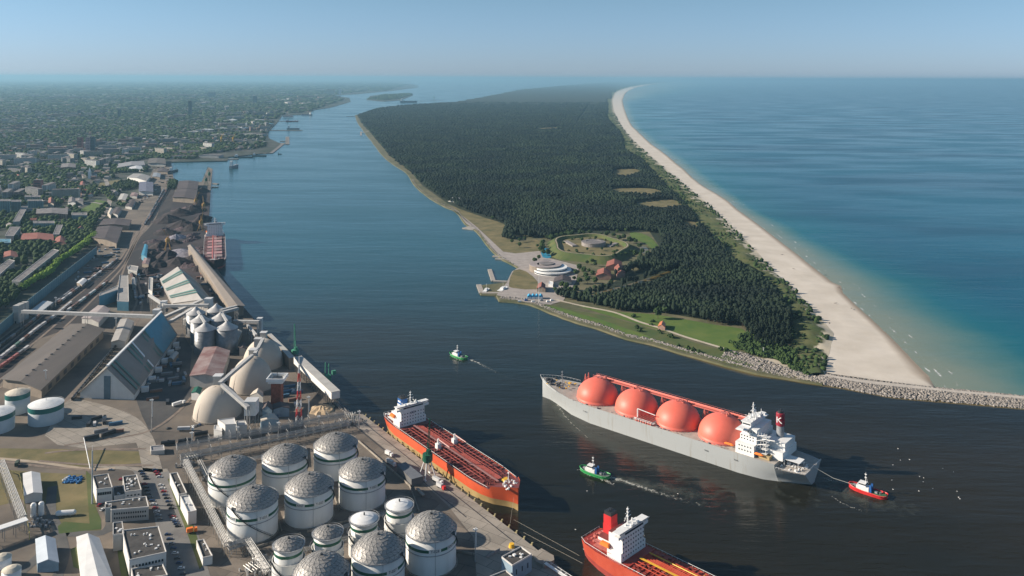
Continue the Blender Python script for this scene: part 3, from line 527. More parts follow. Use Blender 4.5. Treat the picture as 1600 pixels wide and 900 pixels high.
def clutter(mb, n, x0, x1, y0, y1, z, r, hmax=2.2, s=(.5, 2.5)):
    for _ in range(n):
        k = r.random(); x, y = r.uniform(x0, x1), r.uniform(y0, y1)
        if k < .5: mb.box(x, y, z, r.uniform(*s), r.uniform(*s), r.uniform(.3, hmax))
        elif k < .75: mb.cyl(x, y, z, r.uniform(.3, 1), r.uniform(.5, hmax), 7)
        else: mb.tube((x, y, z + .8), (x + r.uniform(-6, 6), y + r.uniform(-2, 2), z + .8), .18, 4)
def ship_frame(name, label, bow, stern, cat='ship', group=None):
    d = Vector(bow) - Vector(stern); return T(name, label, cat, (bow[0], bow[1], 0), math.atan2(d.y, d.x), group)
# ---- the gas carrier with four domed tanks
g = ship_frame('gas_carrier', 'grey gas carrier with four coral tank domes and a white bridge sailing up the channel', (34, 888), (34 + .76 * 288, 888 - .65 * 288), 'gas carrier')
L = 288
ST = [(0, .5, .2, 24.5), (4, 3.2, .4, 24), (11, 7.5, 1.2, 23.5), (22, 13, 5, 22.5), (36, 18.3, 11.5, 21.3), (52, 22, 18.5, 20), (78, 24, 23.4, 19.5), (235, 24, 23.6, 19.5), (255, 24, 21, 19.5), (266, 23.4, 16, 19.5)]
ST2 = [(266, 23.4, 16, 19.5), (266.2, 23.4, 16, 15.5), (280, 21, 9, 15.5), (290, 18, 3, 15.5)]
O('hull', hull_mesh('hull', L, 48, 19.5, ST + ST2[1:], [hullgrey, boot]), None, g)
O('deck', deck_mesh('deck', ST + ST2[1:], deckgrey), None, g)
r = random.Random(3)
for k, s in enumerate((60, 106, 151.5, 196)):
    prof = [(21.2, 18.5), (21.2, 21.3), (20.9, 21.6)] + [(20.9 * math.cos(a), 21.6 + 20.6 * math.sin(a)) for a in np.linspace(.06, PI / 2 - .1, 13)] + [(.1, 42.2)]
    d = O('tank_dome', MB().lathe(-s, 0, prof, 56), coral, g, smooth=True); d.data.polygons.foreach_set('use_smooth', [True] * len(d.data.polygons))
    mb = MB().cyl(-s + 0, 4, 41, 3.2, 1.6, 12); clutter(mb, 16, -s - 6, -s + 4, -1, 8, 41.4, r, 2.6, (.6, 2)); O('tank_fittings', mb, coral2, d)
    mb = MB(); rails(mb, [(-s + 21.6 * math.cos(a), -21.6 * math.sin(a), 19) for a in np.linspace(.4, 2.7, 9)], 1.3, .1, 3); clutter(mb, 8, -s - 16, -s + 16, -23, -21, 19, r, 1.6, (.4, 1.4)); O('deck_fittings', mb, greysteel, g)
mb = MB()      # raised pipe gallery over the domes, far side
for y in (9, 15): mb.beam((-50, y, 37.6), (-216, y, 37.6), .8, .8)
mb.beam((-48, 12, 38.2), (-216, 12, 38.2), 6.4, .3)
for i in range(42): x = -48 - i * 4; mb.tube((x, 8.8, 39), (x, 8.8, 40.4), .12, 4); mb.tube((x, 15.2, 39), (x, 15.2, 40.4), .12, 4)
mb.tube((-48, 8.8, 40.4), (-216, 8.8, 40.4), .12, 4); mb.tube((-48, 15.2, 40.4), (-216, 15.2, 40.4), .12, 4)
O('pipe_gallery', mb, coral2, g)
mb = MB()
for y in (10.4, 11.4, 12.6, 13.8): mb.tube((-50, y, 39.2), (-214, y, 39.2), .42, 6)
O('cargo_pipe', mb, coral, g)
for s in (38, 83, 128.7, 173.7, 214):
    mb = MB()
    for y in (9.5, 15): mb.tube((-s, y, 19), (-s, y, 38.4), .5, 5); mb.tube((-s + 4, y, 19), (-s, y, 38.4), .25, 4); mb.tube((-s - 4, y, 19), (-s, y, 38.4), .25, 4)
    for z in (25, 31): mb.tube((-s, 9.5, z), (-s, 15, z + 5), .2, 4)
    O('gallery_trestle', mb, coral2, g)
mb = MB()      # midship manifold
for i in range(7): mb.tube((-120 - i * 2.6, -23.5, 22.5), (-120 - i * 2.6, -6, 22.5), .55, 6); mb.box(-120 - i * 2.6, -22.8, 19, 1.4, 2.2, 2.4)
O('manifold', mb, coral2, g)
mb = MB(); rails(mb, [(-118, -24, 22), (-138, -24, 22), (-138, -14, 22)], 1.4, .18, 2.5); mb.beam((-117, -22, 21.4), (-139, -22, 21.4), 3, .3); mb.tube((-119, -19, 19), (-119, -19, 31), .7, 6); mb.tube((-119, -19, 31), (-138, -19, 29.5), .4, 5)
O('manifold_platform', mb, white, g)
mb = MB(); mast_mesh(mb, -26, 0, 22, 17, ((.7, 2.5), (.9, 1.2)), .5); O('foremast', mb, greysteel, g)
mb = MB(); clutter(mb, 26, -30, -7, -9, 9, 22.6, r, 2.6, (1, 3)); O('mooring_winch', mb, dark, g); mb = MB(); clutter(mb, 10, -36, -12, -11, 11, 22.4, r, 1.2, (1, 3.5)); O('deck_plate', mb, yellow, g)
mb = MB(); rails(mb, [(-34, -21.3, 21.4), (-20, -16.8, 22.9), (-9, -10.8, 23.8), (-2, -5, 24.4), (3, 0, 25), (-2, 5, 24.4), (-9, 10.8, 23.8), (-20, 16.8, 22.9), (-34, 21.3, 21.4)], 1.5, .14, 3); O('bow_rail', mb, white, g)
mb = MB().box(-226, 0, 19, 17, 44, 11).box(-227, 0, 30, 15, 34, 7).box(-227, 0, 37, 14, 30, 6); O('accommodation', mb, white, g)
for z, wd in ((23, 43.9), (27, 43.9), (32, 33.9), (35, 33.9), (39.5, 29.9)):
    for i in range(5):
        for sg in (-1,): O('window', MB().box(-221 - i * 2.6, sg * wd / 2 - .06, z, 1.1, .2, 1.2), glass, g)
mb = MB().box(-223, 0, 43, 9, 48, .8).box(-223.5, 0, 43.8, 8, 26, 3.6).box(-223, 0, 47.4, 9, 27, .5).box(-223, 22, 43.8, 5, 4, 1.4).box(-223, -22, 43.8, 5, 4, 1.4); b_ = O('bridge', mb, white, g)
O('bridge_window', MB().box(-219.4, 0, 45, .2, 25, 1.6).box(-223.5, -13.05, 45, 7, .15, 1.5), glass, b_)
mb = MB(); mast_mesh(mb, -224, 0, 47.5, 16, ((.35, 6), (.55, 5), (.8, 3)), .9); clutter(mb, 14, -230, -219, -10, 10, 47.8, r, 3, (.6, 2)); mb.tube((-229, 5, 47), (-229, 5, 57), .3, 5); mb.box(-224, 0, 55, 3, 5, .5); O('radar_mast', mb, white, g)
mb = MB()
for z in (23.5, 27, 30.4, 34, 37.6): mb.box(-240, -16 + (z - 23) * .35, z, 12, 5, .35)
for i in range(5): mb.tube((-235 - i * 2.4, -18, 19), (-235 - i * 2.4, -14, 42), .22, 4); mb.tube((-235, -17, 20 + i * 4.5), (-245, -16, 24 + i * 4.5), .3, 4)
O('stair_tower', mb, white, g)
O('engine_casing', MB().box(-250, 2, 19, 20, 30, 8).box(-251, 4, 27, 17, 22, 7), white, g); O('casing_deck', MB().box(-246, -15, 19.2, 10, 9, 3.2), mat('ochre_deck', (.4, .3, .15)), g)
mb = MB().lathe(-248, 6, [(3.4, 34), (3.2, 45)], 20); fn = O('funnel', mb, greysteel, g, smooth=False)
O('funnel_casing', MB().lathe(-248, 6, [(3.7, 45), (3.6, 57), (3.2, 57.6), (2.6, 57.6)], 20), maroon, fn); O('funnel_cap', MB().lathe(-248, 6, [(2.4, 57.5), (2.2, 59.5)], 14).cyl(-248, 7, 57, .6, 4, 6), dark, fn)
letters('K', 8.6, white, fn, (-248 - 0.3, -6 + 3.75, 51), (PI / 2, 0, R(180)), 'letter')
O('crane', MB().tube((-236, -14, 27), (-236, -14, 36), .7, 7).tube((-236, -14, 35), (-254, -17, 39), .4, 5).tube((-236, -14, 36.5), (-246, -15.6, 38.5), .15, 4), white, g)
for x, y in ((-212, -19), (-240, -21)): O('lifeboat', MB().add([(x + a, y + b * 1.5, 22 + c) for a, b, c in ((-4, 0, 0), (4, 0, 0), (4.6, 0, 1.4), (-4.6, 0, 1.4), (-3.5, -1, 1.2), (3.5, -1, 1.2), (3.5, 1, 1.2), (-3.5, 1, 1.2), (-2.5, 0, 2.6), (2.5, 0, 2.6))], [(0, 1, 5, 4), (1, 0, 7, 6), (0, 4, 3), (0, 3, 7), (1, 2, 5), (1, 6, 2), (4, 5, 9, 8), (6, 7, 8, 9), (3, 4, 8), (3, 8, 7), (2, 9, 5), (2, 6, 9)]), orangeb, g)
mb = MB(); clutter(mb, 30, -286, -268, -17, 4, 15, r, 2.4, (.8, 2.6)); O('mooring_gear', mb, white, g); O('rescue_boat', MB().box(-277, -4, 19, 6, 2.6, 1.8, top=.7), orangeb, g)
mb = MB(); rails(mb, [(-267, -23, 15.5), (-280, -20.8, 15.5), (-290, -17.8, 15.5), (-290, 17.8, 15.5)], 1.4, .15, 2.5); [mb.tube((x, y, 15), (x, y, 21), .25, 4) for x in (-270, -282) for y in (-12, 0)]; mb.beam((-269, -6, 21), (-283, -6, 21), 11, .3); O('stern_gallery', mb, white, g)
mb = MB()
for s in (72, 204, 232): letters('TUG', 2.0, dark, g, (-s, 24.15, 12), (PI / 2, 0, PI), 'hull_mark')
for s in range(90, 236, 22): mb.box(-s, -24.05, 12, .9, .2, .9)
O('hull_marks', mb, dark, g)
def flip_y(root):
    root.scale.z = .86; sh = dict(accommodation=-13, window=-13, bridge=-13, radar_mast=-13, funnel=-11, engine_casing=-9, crane=-10, stair_tower=-11, lifeboat=-11, casing_deck=-9)
    for k in kids(root):
        nm = k.name.split('.')[0]
        if nm in ('hull', 'deck', 'foremast', 'mooring_winch', 'deck_plate', 'bow_rail', 'mooring_gear', 'rescue_boat', 'stern_gallery', 'hull_mark', 'hull_marks'): continue
        k.location.x += sh.get(nm, -11)
    for o in [c for k in kids(root) for c in [k] + kids(k)]:
        if o.type == 'MESH' and not o.name.startswith(('letter', 'hull_mark')): o.data.transform(Matrix.Scale(-1, 4, (0, 1, 0))); o.data.flip_normals()
flip_y(g)
# ---- product tankers
def tanker(name, label, bow, hd, L, B, cfg):
    u = Vector((*hd, 0)).normalized(); g = T(name, label, 'tanker', (bow[0], bow[1], 0), math.atan2(u.y, u.x)); r = random.Random(cfg['seed']); b2 = B / 2; zd = cfg['z']
    S = [(-2, .5, .3, zd + 5), (3, b2 * .3, .4, zd + 4.6), (9, b2 * .58, b2 * .2, zd + 4), (16, b2 * .8, b2 * .5, zd + 3), (18, b2 * .83, b2 * .58, zd), (28, b2 * .95, b2 * .8, zd), (42, b2, b2 * .95, zd), (L - 32, b2, b2 * .97, zd), (L - 18, b2 * .95, b2 * .8, zd), (L - 6, b2 * .8, b2 * .55, zd), (L, b2 * .6, b2 * .35, zd)]
    O('hull', hull_mesh('hull', L, B, zd, S, [cfg['hull'], cfg['boot']], zsplit=cfg['split']), None, g); O('deck', deck_mesh('deck', S, cfg['deck'], .3, -.35), None, g)
    x0, x1 = -24, -(L - 46)
    mb = MB()
    for y in (-2.2, -1, .4, 1.7, 3): mb.tube((x0, y, zd + 2), (x1, y, zd + 2), .32, 5)
    for y in (-b2 * .55, -b2 * .35, b2 * .38, b2 * .6): mb.tube((x0 - 10, y, zd + 1), (x1, y, zd + 1), .28, 5)
    for i in range(14): x = x0 + (x1 - x0) * (i + .5) / 14; mb.tube((x, -b2 * .8, zd + .7), (x, b2 * .8, zd + .7), .24, 5)
    O('deck_pipe', mb, cfg['pipe'], g)
    O('catwalk', MB().beam((x0 + 4, -3.6, zd + 2.6), (x1, -3.6, zd + 2.6), 1.8, .2), cfg.get('walk', coral2), g)
    mb = MB(); clutter(mb, 170, x1, x0, -b2 * .85, b2 * .85, zd - .2, r, 1.8, (.5, 2.4)); O('deck_fittings', mb, cfg['fit'], g)
    mb = MB()
    for i in range(24): x = -40 - i * (L - 80) / 24; mb.box(x, b2 * .5, zd - .3, 1, b2 * .9, .7); mb.box(x, -b2 * .5, zd - .3, 1, b2 * .9, .7)
    O('deck_girder', mb, cfg['deck'], g)
    mb = MB(); rails(mb, [(-20, b2 * .85, zd), (-42, b2 - .3, zd), (-(L - 34), b2 - .3, zd), (-L + 6, b2 * .8, zd)], 1.2, .13, 4); rails(mb, [(-20, -b2 * .85, zd), (-42, -b2 + .3, zd), (-(L - 34), -b2 + .3, zd), (-L + 6, -b2 * .8, zd), (-L, -b2 * .6, zd), (-L, b2 * .6, zd)], 1.2, .13, 4); O('rail', mb, white, g)
    for y in cfg.get('cranes', ()):
        c = O('deck_crane', MB().box(-L * .52, y, zd, 4, 4, 4.6).tube((-L * .52, y, zd + 4), (-L * .52, y, zd + 8.5), .9, 8), white, g); O('jib', MB().tube((-L * .52, y, zd + 8.2), (-L * .52 + 17, y + 1, zd + 6.8), .45, 5), cfg['pipe'], c)
    mb = MB(); mast_mesh(mb, -11, 0, zd + 3.6, 10, ((.8, 1.5),), .4); O('foremast', mb, white, g)
    mb = MB(); clutter(mb, 20, -16, -3, -b2 * .4, b2 * .4, zd + 3.2, r, 2, (.7, 2.2)); O('windlass', mb, white, g)
    if cfg.get('hatch'): O('deck_cover', MB().box(-22, b2 * .3, zd, 5, 6, 1.6, top=.8), yellow, g)
    hx = -(L - cfg['house']); hz = cfg['hz']
    O('accommodation', MB().box(hx - 6, 0, zd - .2, 12, B * .84, 6).box(hx - 6, 0, zd + 5.8, 11.8, B * .74, hz - 10).box(hx - 17, 0, zd - .2, 12, B * .6, 8), white, g)
    if cfg.get('roofred'): O('deck_roof', MB().box(hx - 17, 0, zd + 7.8, 12.3, B * .62, .3).box(hx - 9, 0, zd + hz - 4.2, 7, B * .7, .3), redlead, g)
    for k in range(int((hz - 5) / 3)):
        for i in range(9): O('window', MB().box(hx + .02, -B * .34 + i * B * .085, zd + 2 + k * 3, .2, .9, .9), glass, g)
    br = O('bridge', MB().box(hx - 3.4, 0, zd + hz - 4.2, 8, B * .7, .4).box(hx - 3, 0, zd + hz - 3.8, 7, B * .66, 3.2).box(hx - 2.2, 0, zd + hz - .6, 6.2, B * (1.02 if cfg['wings'] else .8), .5).box(hx - 2, B * .42, zd + hz - 3.8, 4, B * .18, 1.4).box(hx - 2, -B * .42, zd + hz - 3.8, 4, B * .18, 1.4).beam((hx - 2, -B * .5, zd + hz - 4.1), (hx - 2, B * .5, zd + hz - 4.1), 4.4, .4), white, g)
    O('bridge_window', MB().box(hx + .58, 0, zd + hz - 2.6, .2, B * .62, 1.3), glass, br)
    O('bridge_trim', MB().box(hx + 1, 0, zd + hz - .1, .4, B * (1.02 if cfg['wings'] else .8), .5), cfg['trim'], br)
    mb = MB(); mast_mesh(mb, hx - 5, 0, zd + hz, 11, ((.4, 3.5), (.65, 2.6), (.85, 1.4)), .6); clutter(mb, 10, hx - 6, hx, -B * .25, B * .25, zd + hz, r, 1.6, (.5, 1.8)); O('radar_mast', mb, white, g)
    fx = hx - 20
    f = O('funnel', MB().box(fx, 0, zd + 7.5, 7, 7.5, cfg['fh'] * .45), cfg['f1'], g); O('funnel_casing', MB().box(fx, 0, zd + 7.5 + cfg['fh'] * .45, 6.6, 7, cfg['fh'] * .4), cfg['f2'], f); O('funnel_cap', MB().box(fx, 0, zd + 7.5 + cfg['fh'] * .85, 6, 6.4, cfg['fh'] * .15).cyl(fx, 1.2, zd + 7 + cfg['fh'], .6, 1.8, 7).cyl(fx, -1.2, zd + 7 + cfg['fh'], .6, 1.8, 7), cfg['f3'], f)
    if cfg.get('emblem'): O('funnel_emblem', MB().box(fx, -3.55, zd + 7.5 + cfg['fh'] * .6, 4.5, .2, 1.4), white, f)
    if cfg.get('word'): letters(cfg['word'], 3.2, mat('ink_blue', (.02, .03, .1)), g, (hx + .3, 0, zd + hz * .6), (PI / 2, 0, PI / 2), 'lettering')
    mb = MB()
    for z in (2.5, 5.4): mb.box(hx - 16, -B * .36, zd + z, 16, 4, .3); mb.box(hx - 16, B * .36, zd + z, 16, 4, .3)
    clutter(mb, 24, -L + 3, hx - 24, -B * .3, B * .3, zd, r, 1.8, (.6, 2)); rails(mb, [(hx - 24, -B * .4, zd + 5.7), (hx - 8, -B * .4, zd + 5.7)], 1.1, .12, 2); O('poop_fittings', mb, white if not cfg.get('roofred') else coral2, g)
    lb = O('lifeboat', MB().box(hx - 14, -B * .41, zd + 6, 8, 2.8, 2.4, top=.75), orangeb, g)
    return g
t1 = tanker('product_tanker', 'orange tanker with a blue funnel moored at the quay beside the white storage tanks', (5, 655), (.6, -.8), 200, 34, dict(z=13, seed=4, hull=orange, boot=tan, split=5.2, deck=redlead, walk=mat('walkway_pink', (.3, .15, .14)), pipe=paint('pipe_red', (.3, .07, .055), var=.3, scale=.5), fit=redlead, cranes=(-8, 9), hatch=True, house=38, hz=19, wings=True, fh=13, f1=white, f2=blue, f3=dark, emblem=True, word='SCF', trim=mat('ink_blue', (.02, .03, .1))))
t2 = tanker('product_tanker', 'red hulled tanker with a black and red funnel crossing the near end of the channel', (57.5 + .71 * 182, 597 - .704 * 182), (.71, -.704), 182, 33, dict(z=13.5, seed=9, hull=rustred, boot=boot, split=4, deck=paint('bright_deck_red', (.3, .035, .025), c2=(.38, .06, .04), scale=.08), pipe=rustred, fit=redlead, cranes=(), house=38, hz=20, wings=True, fh=15.5, f1=red, f2=red, f3=dark, roofred=True, trim=greysteel, walk=yellow))
O('yellow_pipe', MB().tube((-120, 7.5, 15), (-136, 7.5, 15), .5, 6).tube((-30, 7.5, 15), (-134, 7.5, 15), .4, 6).tube((-95, 7.5, 15), (-95, 12, 15), .4, 5), yellow, t2)
# ---- tugs
def tug(label, px, heading, L, hm_, dk, seed):
    p = P(*px); g = T('tugboat', label, 'tugboat', (p.x, p.y, 0), heading); B = L * .34; b2 = B / 2; k = L / 27.0
    S = [(0, .8, .3, 3.6 * k), (L * .06, b2 * .6, b2 * .3, 3.4 * k), (L * .18, b2 * .92, b2 * .7, 3 * k), (L * .4, b2, b2 * .92, 2.4 * k), (L * .85, b2, b2 * .9, 2.2 * k), (L * .96, b2 * .8, b2 * .65, 2.3 * k), (L, b2 * .5, b2 * .4, 2.4 * k)]; S = [(s - L / 2, a, b, c) for s, a, b, c in S]
    O('hull', hull_mesh('hull', L, B, 2.4, S, [hm_, dark]), None, g); O('deck', deck_mesh('deck', S, dk, .5, -.7 * k), None, g)
    mb = MB(); e = [(-s, a + .15, c) for s, a, b, c in S]; [mb.tube(p_, q_, .35 * k, 6) for p_, q_ in zip(e, e[1:])]; e = [(x, -y, z) for x, y, z in e]; [mb.tube(p_, q_, .35 * k, 6) for p_, q_ in zip(e, e[1:])]; O('fender', mb, hm_, g)
    O('wheelhouse', MB().box(3.2 * k, 0, 1.8 * k, 9 * k, 5.4 * k, 2.8 * k).box(3.4 * k, 0, 4.6 * k, 5 * k, 4.6 * k, 2.2 * k, top=.92).box(3.4 * k, 0, 6.8 * k, 5.2 * k, 4.8 * k, .3 * k), white, g)
    O('wheelhouse_window', MB().box(3.4 * k, 0, 5.5 * k, 5.1 * k, 4.7 * k, .9 * k), glass, g)
    mb = MB(); mast_mesh(mb, 1.5 * k, 0, 7 * k, 7.5 * k, ((.5, 1.6), (.8, .9)), .28 * k); O('mast', mb, white, g)
    for y in (-1.9, 1.9): O('funnel', MB().box(-2.4 * k, y * k, 1.8 * k, 1.6 * k, 1.2 * k, 5 * k, top=.85), blue, g)
    mb = MB().box(9.6 * k, 0, 2.4 * k, 2, 2.4, 1.3).box(-6 * k, 0, 1.8 * k, 2, 2.4, 1.4).tube((-9 * k, -1.5, 2), (-9 * k, -1.5, 4), .25).tube((-9 * k, 1.5, 2), (-9 * k, 1.5, 4), .25).tube((-9 * k, -1.5, 4), (-9 * k, 1.5, 4), .25); O('winch', mb, greysteel, g)
    return g, p
def head(a, b): p, q = P(*a), P(*b); return math.atan2(p.y - q.y, p.x - q.x)
h1 = head((907, 731), (952, 745)); h2 = head((703, 553), (729, 561)); h3 = head((1331, 760), (1382, 776))
tug('green tugboat following just off the near side of the grey gas carrier', (929, 741), h1, 28, green, mat('tug_deck', (.12, .14, .13)), 1)
tug('small green tugboat alone in the middle of the harbour channel', (716, 558), h2, 27, green, mat('tug_deck', (.12, .14, .13)), 2)
g3, p3 = tug('red tugboat towing on a line behind the stern of the gas carrier', (1356, 770), h3, 30, paint('tug_red', (.6, .03, .03)), mat('green_deck', (.06, .16, .08)), 3)
st = g_ = bpy.data.objects['gas_carrier'].matrix_basis @ Vector((-291, 0, 16)); bw = P(1333, 757, 4)
O('tow_line', MB().tube(st, st.lerp(bw, .5) - Vector((0, 0, 2)), .22, 5).tube(st.lerp(bw, .5) - Vector((0, 0, 2)), bw, .22, 5), mat('rope', (.6, .58, .5)), label='pale tow line stretched between the gas carrier and the red tugboat', category='rope')
# mooring lines of the two tankers
for lab, a, b in (('thin mooring line from the bow of the orange tanker to the quay', (805, 762, 13), (797, 818, 3)), ('long pale mooring line crossing the water towards the quay corner', (905, 868, 8), (803, 812, 3)), ('second mooring line below the longer one running to the quay corner', (910, 880, 8), (818, 832, 3))):
    O('mooring_line', MB().tube(P(*a), P(*b), .07, 4), mat('rope_thin', (.35, .33, .28)), label=lab).__setitem__('category', 'rope')
# ---- foam of the wakes
foam = mat('foam', (.12, .12, .1), c2=(.42, .41, .37), scale=.3, rough=.7)
def wake2(label, line, w0, w1, m, z=.04, fade=True, prof=(0, .7, 1, .7, 0)):
    p = [P(a, b, z) for a, b in sub(line, 6)]; n = len(p); k = len(prof); vs, av = [], []
    for i in range(n):
        d = p[min(i + 1, n - 1)] - p[max(i - 1, 0)]; d = Vector((-d.y, d.x, 0)).normalized(); t = i / (n - 1); w_ = w0 + (w1 - w0) * t
        for j in range(k): vs.append(p[i] + d * w_ * (j / (k - 1) - .5)); av.append(prof[j] * ((1 - t * .8) if fade else 1))
    o = O('wake_foam', MB().add(vs, [(i * k + j, (i + 1) * k + j, (i + 1) * k + j + 1, i * k + j + 1) for i in range(n - 1) for j in range(k - 1)]), m, kind='stuff', label=label); a = o.data.attributes.new('shore', 'FLOAT', 'POINT'); a.data.foreach_set('value', av)
fm1 = foam_mat('wash_foam', (.5, .5, .44), .35, .72, .95); fm2 = foam_mat('faint_wash', (.1, .11, .09), .12, .6, 1.2); fm3 = foam_mat('surf_foam', (.6, .62, .6), .07, .9, 1.02, (1, .45, 1))
def wake(label, line, w0, w1, seed, gaps=.5):
    r = random.Random(seed); mb = MB(); pts = sub(line, 14); n = len(pts)
    for i in range(n - 1):
        t = i / n
        if r.random() < gaps * (.5 + t): continue
        a, b = P(*pts[i], .03), P(*pts[i + 1], .03); wd = (w0 + (w1 - w0) * t) * r.uniform(.2, 1.25); u = (b - a); v = Vector((-u.y, u.x, 0)).normalized() * wd / 2; o = v * r.uniform(-1.2, 1.2)
        m = a.lerp(b, .5); mb.add([a - u * .2 + o, m - v + o, b + u * .2 + o, m + v * r.uniform(.4, 1) + o], [(0, 1, 2, 3)])
    O('wake_foam', mb, foam, kind='stuff', label=label)
wake2('broken white wash trailing behind the green tugboat by the gas carrier', [(948, 744), (985, 755), (1025, 769), (1060, 779), (1100, 790), (1140, 800), (1185, 812)], 9, 14, fm1)
wake2('smooth paler track of disturbed water behind the green tugboat', [(948, 744), (985, 753), (1060, 768), (1140, 778), (1220, 782)], 10, 60, fm2, .02); wake2('short bright prop wash at the stern of the green tugboat', [(944, 747), (955, 757), (964, 763)], 6, 5, fm1, .05)
wake2('pale track of disturbed water along the hull of the gas carrier', [(860, 622), (900, 668), (960, 700), (1060, 738), (1160, 770), (1280, 776)], 10, 60, fm2, .02)
wake2('pale wash behind the small green tugboat', [(729, 560), (745, 566), (765, 576), (790, 588), (815, 598)], 7, 12, fm1); wake2('swirl of disturbed water round the red tugboat', [(1290, 752), (1330, 775), (1390, 790), (1440, 792)], 20, 50, fm2, .02)
for i_, off_ in enumerate((3, 12, 26)): wake2('broken line of small waves breaking off the sea beach, ' + ('nearest the sand', 'middle line', 'farthest out')[i_], [(x + off_ * (y / 420), y) for x, y in SHORE if y > 300], 7, 9, fm3, .19, False)
wake('foam along the near side of the green tugboat', [(905, 733), (920, 742), (945, 750), (958, 757)], 2.5, 2.5, 2, 0)
wake('foam along the near side of the small green tugboat', [(702, 555), (712, 560), (722, 564)], 2.5, 2.5, 4, 0)
wake('bow wave foam curling off the gas carrier', [(862, 622), (873, 634), (880, 645), (890, 658), (905, 672), (920, 686)], 2.4, .8, 5, .5)
wake('foam patches around the red tugboat', [(1288, 748), (1310, 752), (1325, 750)], 2, 1, 6); wake('foam specks beside the red tugboat', [(1300, 775), (1320, 788), (1340, 796), (1350, 798)], 2, 1.5, 7)
for i, ln in enumerate([[(1325,425),(1330,440),(1334,448)], [(1371,457),(1380,466)], [(1395,505),(1403,512)], [(1304,400),(1306,408)], [(1316,402),(1318,410)], [(1568,568),(1575,576)], [(1585,585),(1600,594)], [(1487,530),(1492,533)], [(1382,496),(1386,501)], [(1296,398),(1297,404)], [(1343,475),(1349,486)]]): wake('small white breaker rolling onto the sea beach', ln, 3.5, 2.5, 20 + i, .2)
rg = random.Random(11)
for i in range(26):
    q = P(rg.uniform(1385, 1500), rg.uniform(700, 780), rg.uniform(.4, 12)) if i < 16 else P(rg.uniform(880, 1200), rg.uniform(700, 860), .4)
    o = O('seagull', MB().add([(0, -.7, .3), (.35, 0, 0), (0, .7, .3), (-.35, 0, 0), (0, 0, .35)], [(0, 1, 4), (1, 2, 4), (2, 3, 4), (3, 0, 4), (0, 3, 2, 1)]), white, loc=q, rz=rg.uniform(0, 6), label='white gull skimming low over the dark channel water', group='gulls over the water'); o['category'] = 'gull'
# ================= storage tanks of the terminal =================
tankw = mat('tank_white', (.55, .55, .52), c2=(.68, .68, .66), scale=.08, rough=.5, stretch=(1, 1, .15)); alu = mat('aluminium_panel', (.29, .275, .255), c2=(.35, .335, .31), scale=.08, rough=.5, metal=.2, spec=.5); strut = mat('strut', (.12, .12, .12), rough=.6)
band = paint('band_green', (.012, .085, .05)); ink = mat('ink', (.01, .03, .07)); stair_m = mat('stair_steel', (.05, .055, .06))
def dome(par, R0, rise, z, seed, n=26, rings=8, m=None):
    r = random.Random(seed); RR = (R0 * R0 + rise * rise) / (2 * rise); V = []; rs = []
    for j in range(rings + 1):
        a = math.asin(R0 / RR) * (1 - j / rings); cnt = n if j < rings * .62 else (n // 2 if j < rings else 1); rs.append(cnt)
        for i in range(cnt): t = 2 * PI * (i + .5 * (j % 2)) / cnt; V.append((RR * math.sin(a) * math.cos(t), RR * math.sin(a) * math.sin(t), z + RR * math.cos(a) - (RR - rise) + (r.uniform(-.02, .02) if 0 < j < rings else 0)))
    F_, st = [], [sum(rs[:k]) for k in range(len(rs))]; E_ = set()
    for j in range(rings):
        a, b, ca, cb = st[j], st[j + 1], rs[j], rs[j + 1]; i = k = 0
        while i < ca or k < (cb if cb > 1 else 0):
            A, A2 = a + i % ca, a + (i + 1) % ca; B, B2 = b + k % cb, b + (k + 1) % cb
            if cb == 1 or (i < ca and (i + 1) / ca <= (k + 1) / cb + 1e-6) or k >= cb: f = (A, A2, B); i += 1
            else: f = (A, B2, B); k += 1
            if len(set(f)) == 3: F_.append(f); E_ |= {tuple(sorted(e)) for e in ((f[0], f[1]), (f[1], f[2]), (f[2], f[0]))}
    o = O('dome_roof', MB().add(V, F_), m or alu, par)
    mb = MB(); [mb.tube(V[a], V[b], .13, 3) for a, b in E_]; O('roof_frame', mb, strut, o); O('roof_vent', MB().cyl(0, 0, z + rise - .2, .8, 1.3, 8), stair_m, o); return o
def ring(mb, r, z, h, t=.25, n=48): return mb.lathe(0, 0, [(r, z), (r + t, z), (r + t, z + h), (r, z + h)], n)
def tubering(mb, r, z, rr, n=40, a0=0, a1=2 * PI):
    for i in range(n): a, b = a0 + (a1 - a0) * i / n, a0 + (a1 - a0) * (i + 1) / n; mb.tube((r * math.cos(a), r * math.sin(a), z), (r * math.cos(b), r * math.sin(b), z), rr, 4)
def helix(mb, r, z0, z1, a0, a1, n=40):
    for i in range(n):
        t, u = i / n, (i + 1) / n; a, b = a0 + (a1 - a0) * t, a0 + (a1 - a0) * u; p = Vector((r * math.cos(a), r * math.sin(a), z0 + (z1 - z0) * t)); q = Vector((r * math.cos(b), r * math.sin(b), z0 + (z1 - z0) * u)); mb.beam(p, q, 1.0, .25); mb.tube(p * 1.0 + Vector((0, 0, 1.3)), q + Vector((0, 0, 1.3)), .1, 4)
        if i % 3 == 0: mb.tube(p, p + Vector((0, 0, 1.3)), .07, 4)
